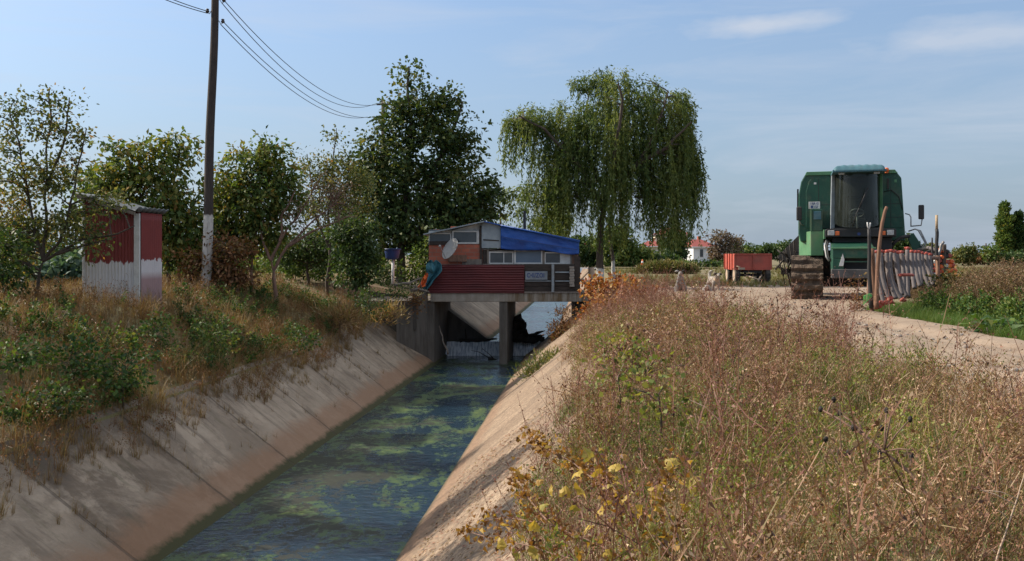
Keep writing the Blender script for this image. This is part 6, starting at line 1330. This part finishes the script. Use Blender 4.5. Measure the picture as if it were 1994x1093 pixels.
def tuft_proto(seed, h=.4, nb=14, w_=.008, spread=.5, segs=2):
    r = np.random.default_rng(seed); Q, T = [], []
    for i in range(nb):
        q = r.uniform(0, 2 * math.pi); o = np.array([math.cos(q), math.sin(q), 0]); p = o * r.uniform(0, .07); L = h * r.uniform(.5, 1.15); s = r.uniform(.1, 1) * spread
        side = np.cross(o, [0, 0, 1]); side = side * math.cos(.6) + np.array([0, 0, 0]); t = np.clip(r.normal(.5, .24), 0, 1); pv = p; wv = w_
        for k in range(segs):
            f = (k + 1) / segs; n_ = p + o * L * s * f ** 1.8 + np.array([0, 0, L * (f - .35 * s * f * f)]); w2 = w_ * (1 - .8 * f)
            Q.append([pv - side * wv / 2, pv + side * wv / 2, n_ + side * w2 / 2, n_ - side * w2 / 2]); T.append(t); pv, wv = n_, w2
    return np.array(Q), np.array(T)
def scatter(name, label, cat, protos, pts, scale, mt, tshift=None, kind='stuff', seed=0, thick=None, lean=0.15):
    """copies of the little plants merged into one mesh (nobody could count them)"""
    r = np.random.default_rng(seed); pts = np.asarray(pts); n = len(pts); VV, TT = [], []; which = r.integers(0, len(protos), n); sc_ = np.broadcast_to(scale, (n,)) * (.7 + .6 * r.random(n))
    ang = r.random(n) * 2 * math.pi; ts = r.normal(0, .09, n) if tshift is None else tshift + r.normal(0, .08, n)
    for k, (q, t) in enumerate(protos):
        m = np.where(which == k)[0]
        if not len(m): continue
        c, s = np.cos(ang[m]), np.sin(ang[m]); z0 = np.zeros_like(c); Rm = np.stack([np.stack([c, -s, z0], 1), np.stack([s, c, z0], 1), np.stack([r.normal(0, lean, len(m)), r.normal(0, lean, len(m)), np.ones_like(c)], 1)], 1)
        V = np.einsum('mij,qkj->mqki', Rm, q) * sc_[m][:, None, None, None] + pts[m][:, None, None, :]
        VV.append(V.reshape(-1, 4, 3)); TT.append(np.clip(t[None, :] + ts[m][:, None], 0, 1).reshape(-1))
    o = polys(name, np.concatenate(VV), np.concatenate(TT), M[mt]); return tag(o, label, cat, kind=kind)
def place(n, fx, fy, ok=None, seed=0, dz=-.02):
    """n random ground points, y from fy(t), x from fx(y, t)"""
    r = np.random.default_rng(seed); out_ = []
    while len(out_) < n:
        y = fy(r.random()); x = fx(y, r.random())
        if ok and not ok(x, y, r): continue
        z = ground_z(x, y)
        if z is None:
            u = x - SL * y; (ul, zl), (wl, z1), (wr, z2), (ur, zr) = prof(y)
            if wr < u <= ur: z = z2 + (zr - z2) * (u - wr) / (ur - wr)
            elif ul <= u < wl: z = z1 + (zl - z1) * (wl - u) / (wl - ul)
            else: continue
        out_.append((x, y, z + dz))
    return np.array(out_)

def dist(a, b, p=1.0): return lambda t: a + (b - a) * t ** p
wn = [weed_proto(s_, .62, 10, 7, .0165) for s_ in range(12)]
wf = [weed_proto(40 + s_, .66, 8, 5, .034) for s_ in range(8)]
def wx(y, t): u0 = -.30 + .55 * nz2(y, 2, .55, 5) + .45 * nz2(y, 7, 1.9, 5); return SL * y + u0 + (rl(y) - .15 - SL * y - u0) * t
clump = lambda x, y, r: r.random() < .62 + .75 * nz2(x, y, .9, 12)
def wscale(a, k):
    r = np.random.default_rng(len(a)); h = np.array([1 + .55 * nz2(x, y, .75, 17) + .3 * nz2(x, y, 2.1, 18) for x, y, z in a]); return k * (1 - .38 * sstep(13, 23, a[:, 1])) * np.clip(h, .45, 1.5) * np.where(r.random(len(a)) > .95, 1.35, 1.0)
def wtint(a): return np.array([.30 * nz2(x, y, .55, 3) + .22 * nz2(x, y, 1.6, 4) for x, y, z in a])
a = place(1700, wx, dist(2.5, 9.0, 1.1), clump, 1)
scatter('dry_weeds', 'knee high dry brown weeds filling the near right bank', 'weeds', wn, a, wscale(a, .70), 'weed', seed=1, tshift=wtint(a), lean=.3)
a = place(3400, wx, dist(8.5, 31.0, 1.0), clump, 2)
scatter('dry_weeds', 'knee high dry brown weeds running along the right bank to the bridge', 'weeds', wf, a, wscale(a, .65), 'weed', seed=2, tshift=wtint(a), lean=.3)
gw = [weed_proto(60 + s_, .5, 9, 8, .022) for s_ in range(8)]
a = place(900, wx, dist(2.8, 20.0, 1.1), lambda x, y, r: nz2(x, y, .5, 33) + .4 * nz2(x, y, 1.6, 34) > .12, 21)
scatter('green_weeds', 'yellowish green leafy weeds growing in patches among the dry weeds', 'weeds', gw, a, .8, 'weed_green', seed=21, tshift=wtint(a), lean=.3)
a = place(420, wx, dist(3.2, 24.0, 1.1), lambda x, y, r: nz2(x, y, .6, 43) > .1, 22)
scatter('red_stemmed_weeds', 'taller reddish stemmed weeds standing above the dry weeds', 'weeds', [weed_proto(90 + s_, .95, 10, 7, .0175) for s_ in range(6)], a, .82, 'weed_red', seed=22, lean=.25)
# pale dead straws and low green growth between the weeds
sp = [tuft_proto(70 + s_, .55, 7, .006, .9, 3) for s_ in range(6)]
scatter('pale_straw', 'pale bent straws between the dry weeds on the right bank', 'grass', sp, place(650, wx, dist(1.8, 14, 1.3), None, 3), 1.0, 'grass_dry', seed=3, tshift=.3)
gp = [tuft_proto(80 + s_, .26, 12, .008, .7, 2) for s_ in range(6)]
scatter('low_green_grass', 'low green grass growing under the dry weeds on the right bank', 'grass', gp, place(1500, wx, dist(1.8, 12, 1.2), lambda x, y, r: r.random() < .5 + .8 * nz2(x, y, .7, 30), 4), 1.0, 'grass_green', seed=4, tshift=.1)
# left bank: dry golden grass with green in between
dg = [tuft_proto(90 + s_, .42, 16, .010, .75, 3) for s_ in range(10)]
def lx(y, t): ul = prof(y)[0][0]; return SL * y + ul + .5 + .45 * nz2(y, 1, .8, 6) + .2 * nz2(y, 4, 2.5, 6) - 6.5 * t ** 1.2
a = place(5200, lx, dist(8.5, 29.5, .9), lambda x, y, r: r.random() < .7 + .6 * nz2(x, y, .8, 21), 5)
scatter('dry_grass', 'thick golden dry grass on the left bank below the shed and fruit trees', 'grass', dg, a, np.array([.82 + .42 * nz2(x, y, 1.1, 9) - .3 * max(0, 1 - (prof(y)[0][0] + .5 - (x - SL * y)) / .8) for x, y, z in a]), 'grass_dry', seed=5, tshift=np.array([.35 * nz2(x, y, .7, 8) - .05 for x, y, z in a]), lean=.42)
a = place(2600, lx, dist(8.5, 30, .9), lambda x, y, r: nz2(x, y, .8, 21) < .12, 6)
scatter('rusty_weeds', 'reddish dry weeds mixed into the grass of the left bank', 'weeds', wf, a, .62, 'leaf_rust', seed=6)
a = place(2600, lambda y, t: SL * y - 9.5 - 22 * t, dist(15, 46, .8), None, 7)
scatter('orchard_grass', 'short dry grass under the fruit trees on the left', 'grass', dg, a, .8, 'grass_dry', seed=7, tshift=-.05)
a = place(650, lambda y, t: SL * y - 7.0 - 3 * t, dist(9, 30, .9), lambda x, y, r: nz2(x, y, .6, 50) > .0, 8)
scatter('green_undergrowth', 'green leafy undergrowth among the dry grass of the left bank', 'weeds', [weed_proto(120 + s_, .4, 9, 6, .05) for s_ in range(6)], a, .9, 'leaf_nettle', seed=8, tshift=-.1)
jr = np.random.default_rng(31); jp = []
for k in range(340):
    y = (jr.integers(3, 12) + jr.choice([0, .0, 1])) * 2.6 + jr.normal(0, .05) if k % 3 else 8 + 21 * jr.random(); y = min(29.5, max(8.0, y)); (ul, zl), (wl, z1) = prof(y)[:2]; t = .25 + .75 * jr.random() ** .6; u = wl + (ul - wl) * t
    jp.append((u + SL * y, y, z1 + (zl - z1) * t - .01))
scatter('joint_weeds', 'small dry tufts rooted in the joints and cracks of the left concrete slope', 'weeds', gp, np.array(jp), .55, 'grass_dry', seed=31, tshift=-.15, lean=.5)
# right side of the road: green verge, brown scrub
a = place(3800, lambda y, t: rr(y) - .12 + 1.9 * t ** 1.1, dist(12.0, 22.5, 1), None, 9)
scatter('verge_grass', 'bright green grass verge along the right edge of the dirt track', 'grass', gp, a, .85, 'grass_green', seed=9)
wb = [weed_proto(150 + s_, 1.0, 16, 7, .045) for s_ in range(8)]
a = place(2300, lambda y, t: rr(min(y, 21.0)) + 1.2 + 9 * t ** 1.2, dist(14.0, 26.0, 1), lambda x, y, r: (X(1745, y) < x) and r.random() < .6 + .7 * nz2(x, y, .6, 60), 10)
scatter('brown_scrub', 'waist high brown scrub behind the green verge at the right', 'scrub', wb, a, np.clip(.28 + (CX + F * a[:, 0] / a[:, 1] - 1740) / 170 * .38, .28, .72), 'weed_r', seed=10, tshift=np.array([.15 * nz2(x, y, .5, 3) for x, y, z in a]))
a = place(380, lambda y, t: rr(min(y, 21.0)) + .7 + 2.2 * t, dist(14.0, 21.0, 1), None, 11)
scatter('leafy_verge_weeds', 'green and yellowing leafy weeds at the foot of the brown scrub', 'weeds', [weed_proto(180 + s_, .45, 9, 6, .065) for s_ in range(6)], a, .85, 'leaf_nettle', seed=11, tshift=.12)
# plain beyond the yard
pg = [tuft_proto(200 + s_, .22, 16, .03, 1.0, 2) for s_ in range(6)]
a = place(5200, lambda y, t: SL * y + 1.5 + (y * 1.1 + 4) * t, dist(37, 90, 1.3), lambda x, y, r: r.random() < .45 + .9 * nz2(x, y, .09, 70), 12)
scatter('plain_grass', 'short grass on the plain between the yard and the road', 'grass', pg, a, 1.0 + a[:, 1] / 120, 'grass_mix', seed=12, tshift=np.array([.4 * nz2(x, y, .06, 3) for x, y, z in a]))
a = place(420, lambda y, t: rl(y) + (rr(y) - rl(y)) * t, dist(9, 39, 1), lambda x, y, r: nz2(x, y, .5, 90) > .05 and not (9 < x < 14 and 25 < y < 33), 13)
scatter('track_grass', 'sparse short dry grass on the dirt track and yard', 'grass', gp, a, .5, 'grass_dry', seed=13)
a = place(420, lambda y, t: 6.1 + .09 * (y - 14) + .2 * math.sin(y * .23) + (t - .5) * .8, dist(7, 24, 1), lambda x, y, r: nz2(x, y, .8, 96) > -.15, 23, dz=.03)
scatter('crown_grass', 'low dry grass growing between the two wheel ruts of the track', 'grass', gp, a, .42, 'grass_mix', seed=23)
# stones and litter on the track
mb = MB(); r_ = random.Random(9)
for i in range(520):
    y = 8 + 30 * r_.random(); x = rl(y) + (rr(y) - rl(y)) * r_.random(); s_ = r_.choice((.015, .02, .03, .05)); mb.ball((x, y, ground_z(x, y) + .012 + rut(x, y, rl(y), rr(y)) + s_ * .2), (s_, s_ * .8, s_ * .55), 6, 4)
tag(mb.build('track_gravel', M['stone']), 'scattered small stones on the dirt track', 'gravel', kind='stuff')
# dry leaf litter lying on the right concrete slope near the viewer
def slope_pts(n, y0, y1, p, seed):
    r = np.random.default_rng(seed); y = y0 + (y1 - y0) * r.random(n); t = 1 - r.random(n) ** p * .85
    u = -2.36 + 2.49 * t; return np.stack([u + SL * y, y, WD + 1.99 * t + .012], 1)
c = slope_pts(2600, 4.2, 14, .8, 3); sl = np.array([-1, 0, -.8]) / 1.28
polys_o = polys('leaf_litter', leaves(c, unit(RNG.normal(0, .6, c.shape) * np.array([1, 1, .25]) + sl * .7), .05, .026, unit(RNG.normal(0, .25, c.shape) + np.array([-.62, 0, .78]))), np.clip(RNG.normal(.4, .22, len(c)), 0, 1), M['weed']); tag(polys_o, 'dry leaf litter lying on the sunlit concrete slope', 'leaf litter', kind='stuff')

# single plants one can tell apart
def bush(name, label, px, py, Y, rx, ry, lm, ls, seed, per=34, sig=.12, dens=1.0, aspect=.5, group=None, droop=.2, cat='bush', z=None):
    return tree(name, label, cat, Y, (px, py + ry), [(px, py, rx, ry, 1.0)], lm, ls, per=per, sig=sig, trunk=.014, seed=seed, dens=dens, aspect=aspect, group=group, droop=droop, nlimb=26, sink=.03)
GB = 'green weed bushes on the left bank'
for i, (px, py, Y, rx, ry, lm, lb) in enumerate([(40, 690, 12.6, 60, 40, 'leaf_nettle', 'leafy green weed bush at the left edge of the bank'), (150, 700, 13.2, 60, 42, 'leaf_nettle', 'sunlit leafy green weed bush on the bank below the shed, left one'), (240, 720, 13.2, 55, 50, 'leaf_nettle', 'leafy green weed bush hanging over the concrete edge below the shed'), (120, 775, 11.8, 70, 38, 'leaf_dark', 'dark shaded weed bush low on the concrete edge at the left'), (215, 660, 15.5, 40, 26, 'leaf_mid', 'small dark green weed bush right below the shed'), (415, 660, 17.6, 40, 48, 'leaf_mid', 'dark weed bush on the bank below the utility pole'), (300, 640, 16.5, 40, 30, 'leaf_nettle', 'green weed bush on the bank between the shed and the pole'),
       (585, 660, 20.5, 26, 26, 'leaf_dark', 'small dark weed bush at the concrete edge in the middle of the bank'), (365, 590, 21, 30, 18, 'leaf_nettle', 'low green bush beside the foot of the utility pole'), (720, 590, 27.0, 28, 30, 'leaf_dark', 'dark weed bush on the bank just before the bridge wing wall'), (812, 590, 29.2, 20, 20, 'leaf_rust', 'dry weed bush hanging over the bridge wing wall'), (745, 612, 28.0, 30, 20, 'grass_dry', 'golden grass bush at the concrete edge before the wing wall'), (660, 620, 24.5, 40, 24, 'grass_dry', 'golden grass bush on the edge of the bank past the middle'), (770, 572, 29.0, 22, 14, 'leaf_nettle', 'bright green weed bush on top of the bridge wing wall'), (70, 590, 17.6, 32, 18, 'leaf_rust', 'rusty low weed bush round the foot of the airy tree'), (180, 640, 16.2, 26, 14, 'leaf_dark', 'small dark weed bush in the grass before the shed'), (20, 815, 11.3, 40, 42, 'leaf_rust', 'brown hanging grass bush at the lower left concrete edge')]):
    bush('weed_bush', lb, px, py, Y, rx * 1.1, ry * .85, lm, .058 if lm != 'grass_dry' else .2, 300 + i, per=34, sig=.17, group=GB, aspect=.5 if lm != 'grass_dry' else .08, dens=.8, droop=.1 if lm != 'grass_dry' else -1.0)
bush('slope_weeds', 'green brown weed clump growing on the right concrete slope near the bridge', 1078, 722, 22.0, 52, 36, 'leaf_olive', .10, 330, per=60, sig=.16, aspect=.14, droop=-.9)
bush('slope_weeds', 'dry brown weed clump on the right slope under the bridge end', 1095, 640, 28.0, 22, 40, 'leaf_rust', .09, 331, per=36, sig=.16, aspect=.2, droop=-.5)
GVN = 'autumn vines on the right bank'
for i, (px, py, Y, rx, ry, lb) in enumerate([(1180, 562, 27.5, 48, 26, 'orange red vine mound beside the right end of the bridge'), (1245, 566, 25.5, 40, 22, 'orange red vine mound further right of the bridge, by the yard'), (1165, 600, 24, 34, 24, 'orange vine mound nearer the viewer below the bridge end')]):
    bush('vine_mound', lb, px, py, Y, rx, ry, 'leaf_vine', .085, 340 + i, per=26, sig=.16, group=GVN, aspect=.7, dens=.9)
for i, (px, py, Y, rx, ry, lb) in enumerate([(1212, 675, 9.8, 55, 34, 'yellow green bramble rising from the dry weeds, farthest of the group'), (1262, 700, 8.4, 62, 36, 'yellow green bramble rising from the dry weeds, second from the far end'), (1205, 735, 7.6, 55, 40, 'yellow green bramble nearest the edge of the concrete slope'), (1290, 765, 6.4, 60, 40, 'yellow green bramble rising from the dry weeds, nearest of the group')]):
    bush('bramble', lb, px, py, Y, rx, ry, 'weed_green', .042, 350 + i, per=17, sig=.12, group='brambles in the dry weeds', aspect=.6, dens=.8)
bush('scrub_bush', 'yellowing shrub right below the far pipe heap', 1850, 545, 21.5, 26, 20, 'leaf_bronze', .07, 360, per=26, sig=.13)
bush('scrub_bush', 'bushy brown dry shrub left of the hoses at the edge of the track', 1668, 575, 20.5, 18, 30, 'leaf_rust', .05, 361, per=20, sig=.12, dens=.7)
# broad leaved dock plant
dk = thing('dock_plant', 'broad leaved dark green dock plant on the verge at the right', 'plant', tuple(P(1955, 655, 15.2)))
rs = np.random.default_rng(8); n = 150; az = rs.random(n) * 6.28; c = np.stack([rs.normal(0, .34, n), rs.normal(0, .22, n), np.abs(rs.normal(.10, .08, n))], 1)
polys('foliage', leaves(c, unit(np.stack([np.cos(az), np.sin(az), rs.uniform(.15, 1.1, n)], 1)), rs.uniform(.16, .30, n), rs.uniform(.07, .11, n), unit(rs.normal(0, .3, (n, 3)) + np.array([0, 0, 1.])), bend=.8), np.clip(rs.normal(.4, .2, n), 0, 1), M['leaf_nettle'], dk)
mb = MB(); [mb.tube([(x, y, -.1), (x * 1.1, y, .18)], .01, 5) for x, y, z in c[:14]]; mb.build('stem', M['bark'], dk)

# tall dead stalks standing above the weeds
def stalk(label, pts, r0, heads, mt='bark_red', seed=1, twig=8):
    o = thing('dead_stalk', label, 'stalk', tuple(pts[0])); L = Vector(pts[0]); mb = MB(); r = random.Random(seed)
    q = limb(mb, [p - L for p in pts], r0, r0 * .45, 7, .03, 6, seed)
    hs_ = []
    for i in range(twig):
        a = q[int(len(q) * r.uniform(.35, .98))]; d = Vector((r.uniform(-1, 1), r.uniform(-1, 1), r.uniform(.2, 1.0))).normalized() * r.uniform(.05, .22); mb.tube([a, a + d * .5 + Vector((0, 0, .01)), a + d], [r0 * .5, r0 * .4, r0 * .25], 5); hs_.append(a + d)
    mb.build('stem', M[mt], o); mb = MB()
    for a in hs_[:heads] + ([q[-1]] if heads else []): mb.ball(a, (.012, .012, .016), 6, 5)
    if heads: mb.build('seed_head', M['log_dark'], o)
    rs = np.random.default_rng(seed); c = np.array([tuple(p) for p in hs_ for _ in range(5)]) + rs.normal(0, .02, (len(hs_) * 5, 3)); polys('foliage', leaves(c, rdir(len(c)), .03, .014), rs.random(len(c)) * .6, M['weed'], o); return o
def G(px, py, Y, dz=0.0):
    p = P(px, py, Y); return p
stalk('tall dark reddish stalk in the weeds, left of a matching pair', [P(1520, 760, 9.5), P(1517, 690, 9.5), P(1515, 640, 9.5), P(1514, 585, 9.5)], .011, 3, seed=1, twig=10)
stalk('tall dark reddish stalk in the weeds, right of a matching pair', [P(1548, 740, 10.2), P(1551, 680, 10.2), P(1556, 640, 10.2), P(1562, 598, 10.2)], .010, 3, seed=2, twig=10)
stalk('thin stalk standing at the road edge among the weeds', [P(1690, 720, 10), P(1700, 660, 10), P(1690, 640, 10)], .007, 2, seed=3)
stalk('long dead arching stalk with dark burrs slanting across the near weeds', [P(1910, 1085, 3.7), P(1840, 1010, 3.8), P(1770, 920, 3.9), P(1700, 860, 4.0), P(1640, 820, 4.1), P(1598, 797, 4.2)], .0095, 8, 'bark_red', 4, 12)
stalk('dark bare twig lying level over the weeds in the middle of the bank', [P(1455, 815, 6.5), P(1400, 812, 6.6), P(1310, 808, 6.7)], .006, 2, 'bark', 5, 6)
stalk('straight thin reddish stalk rising in the lower weeds', [P(1636, 1040, 4.0), P(1633, 960, 4.0), P(1634, 880, 4.0)], .0045, 2, seed=6, twig=4)
stalk('pale bent straw stalk at the lower right corner', [P(1940, 1093, 3.2), P(1960, 1030, 3.2), P(1985, 960, 3.2), P(2000, 900, 3.2)], .004, 0, 'pale_rim', 7, 3)
stalk('pale hooked straw stalk near the road edge at the right', [P(1880, 790, 7.0), P(1890, 720, 7.0), P(1925, 712, 7.0), P(1955, 715, 7.0)], .005, 1, 'pale_rim', 8, 5)

# yellow leaved vine hanging over the concrete edge in the foreground
def lobed(n, r):
    """outline of a vine leaf: five pointed lobes"""
    pts = []
    for i in range(15):
        a = -math.pi / 2 + 2 * math.pi * i / 15; k = [.32, .62, .88, .66, .84, .70, .80, 1.0, .80, .70, .84, .66, .88, .62, .45][i]; pts.append((math.cos(a) * k, math.sin(a) * k + .25))
    return pts
def vine():
    Y = 4.4; b0 = P(1300, 1110, Y); o = thing('yellow_vine', 'trailing vine with bright yellow lobed leaves hanging over the concrete edge in front', 'vine', tuple(b0)); r = random.Random(4); mb = MB()
    canes = [[(1330, 1100, 4.0), (1240, 1010, 4.3), (1175, 950, 4.6), (1120, 905, 4.9), (1060, 870, 5.2), (1030, 845, 5.5)], [(1260, 1110, 4.0), (1160, 1060, 4.3), (1070, 1020, 4.6), (990, 1010, 5.0), (935, 1015, 5.3)], [(1140, 1100, 4.2), (1040, 1065, 4.6), (960, 1050, 5.0), (895, 1030, 5.4)], [(1240, 1010, 4.3), (1180, 930, 4.5), (1150, 880, 4.7)], [(1330, 1080, 3.9), (1290, 970, 4.1), (1310, 900, 4.2)], [(1070, 1020, 4.6), (1020, 960, 4.9), (1010, 920, 5.2)]]
    small = []
    for i, c in enumerate(canes):
        q = limb(mb, [P(*p) - b0 for p in c], .006, .0025, 6, .04, 6, i)
        for p in q[2:]:
            for k in range(13 if i in (0, 5) else 8): small.append(tuple(p + Vector((r.gauss(0, .035), r.gauss(0, .035), r.gauss(0, .03)))))
    mb.build('cane', M['bark_red'], o)
    small = np.array(small); n = len(small); polys('foliage', leaves(small, rdir(n), RNG.uniform(.025, .05, n), RNG.uniform(.016, .030, n), bend=1.0), np.clip(RNG.normal(.45, .28, n), 0, 1), M['leaf_gold'], o)
    big = [(1120, 925, .05), (1135, 960, .06), (1165, 1000, .045), (1225, 1045, .06), (1310, 905, .055), (1352, 930, .07), (1285, 970, .055), (1195, 905, .05), (1215, 885, .04), (1150, 890, .045), (1090, 1055, .045), (1130, 1075, .055), (1055, 1010, .045), (1010, 1085, .05), (1045, 1075, .05), (1180, 945, .04), (1240, 1000, .045), (1300, 1005, .05), (1275, 950, .05), (1020, 1050, .04), (985, 1020, .035), (1095, 1000, .045), (1160, 915, .04), (1205, 940, .045), (1115, 985, .04), (1145, 1030, .045), (1195, 1010, .04), (1255, 1075, .05), (1070, 960, .035), (1050, 935, .03), (1085, 925, .035), (1175, 1055, .04), (1215, 970, .04), (1265, 1030, .04), (1040, 1030, .04), (970, 1060, .04), (1185, 975, .035), (1330, 985, .04), (1240, 915, .04), (1295, 1060, .04), (1100, 965, .04), (1060, 985, .035), (1325, 1040, .045), (1180, 1075, .045)]
    big = [b for k, b in enumerate(big) if k % 9 != 3]
    for px, py, s_ in big:
        s_ *= .92; c = P(px, py, 4.1 + r.uniform(-.25, .35)) - b0; R = Matrix.Rotation(r.uniform(0, 6.28), 3, 'Z') @ Matrix.Rotation(r.uniform(.2, 1.5), 3, 'X') @ Matrix.Rotation(r.uniform(0, 6.28), 3, 'Z')
        f = lambda x, y: tuple(c + R @ Vector((x * s_, y * s_, -s_ * .5 * (x * x) + .12 * s_ * math.sin(5 * y))))
        ol = lobed(0, 0); n = len(ol); lb = MB(); lb.add([f(0, 0)] + [f(a * .5, b * .5) for a, b in ol] + [f(a, b) for a, b in ol], [(0, 1 + i, 1 + (i + 1) % n) for i in range(n)] + [(1 + i, 1 + n + i, 1 + n + (i + 1) % n, 1 + (i + 1) % n) for i in range(n)])
        lo = lb.build('leaf', M['leaf_yellow'], o); at = lo.data.attributes.new('tint', 'FLOAT', 'FACE'); tv = r.random(); at.data.foreach_set('value', [min(1, max(0, tv + r.uniform(-.08, .08))) for _ in lo.data.polygons])
vine()

# ------------------------------------------------------------------ tidy: loose pieces of one kind become parts of their own, one-part things become one mesh
def split_loose(o):
    bm = bmesh.new(); bm.from_mesh(o.data); bm.verts.ensure_lookup_table(); seen = set(); groups = []
    for v in bm.verts:
        if v.index in seen: continue
        st, g = [v], []
        seen.add(v.index)
        while st:
            q = st.pop(); g.append(q.index)
            for e in q.link_edges:
                t = e.other_vert(q)
                if t.index not in seen: seen.add(t.index); st.append(t)
        groups.append(set(g))
    if len(groups) > 1:
        me0 = o.data
        for gi, g in enumerate(groups):
            m = {}; vs = []
            for k in sorted(g): m[k] = len(vs); vs.append(me0.vertices[k].co.copy())
            fs = [p for p in me0.polygons if p.vertices[0] in g]
            me = bpy.data.meshes.new(o.name.split('.')[0]); me.from_pydata(vs, [], [[m[k] for k in p.vertices] for p in fs]); me.polygons.foreach_set('use_smooth', [p.use_smooth for p in fs]); me.materials.append(me0.materials[0]); me.update()
            if gi == 0: first = me
            else:
                c = o.copy(); c.data = me; COL.objects.link(c)
        o.data = first
    bm.free()
for o in list(COL.objects):
    if o.type == 'MESH' and o.name.split('.')[0] in ('front_panel', 'stake_post', 'seed_head', 'work_lamp', 'frame_post', 'white_board', 'rail', 'prop_pole', 'handrail', 'vent_hole', 'crossarm', 'corner_board', 'side_louver', 'fork'): split_loose(o)
bpy.context.view_layer.update()
kids = {}
for o in COL.objects:
    if o.parent: kids.setdefault(o.parent.name, []).append(o)
for o in list(COL.objects):
    if o.type == 'EMPTY' and len(kids.get(o.name, [])) == 1 and kids[o.name][0].name not in kids:
        c = kids[o.name][0]; nm = o.name; mw = o.matrix_world @ c.matrix_local
        for k in ('label', 'category', 'group'):
            if k in o: c[k] = o[k]
        bpy.data.objects.remove(o); c.parent = None; c.matrix_world = mw; c.name = nm
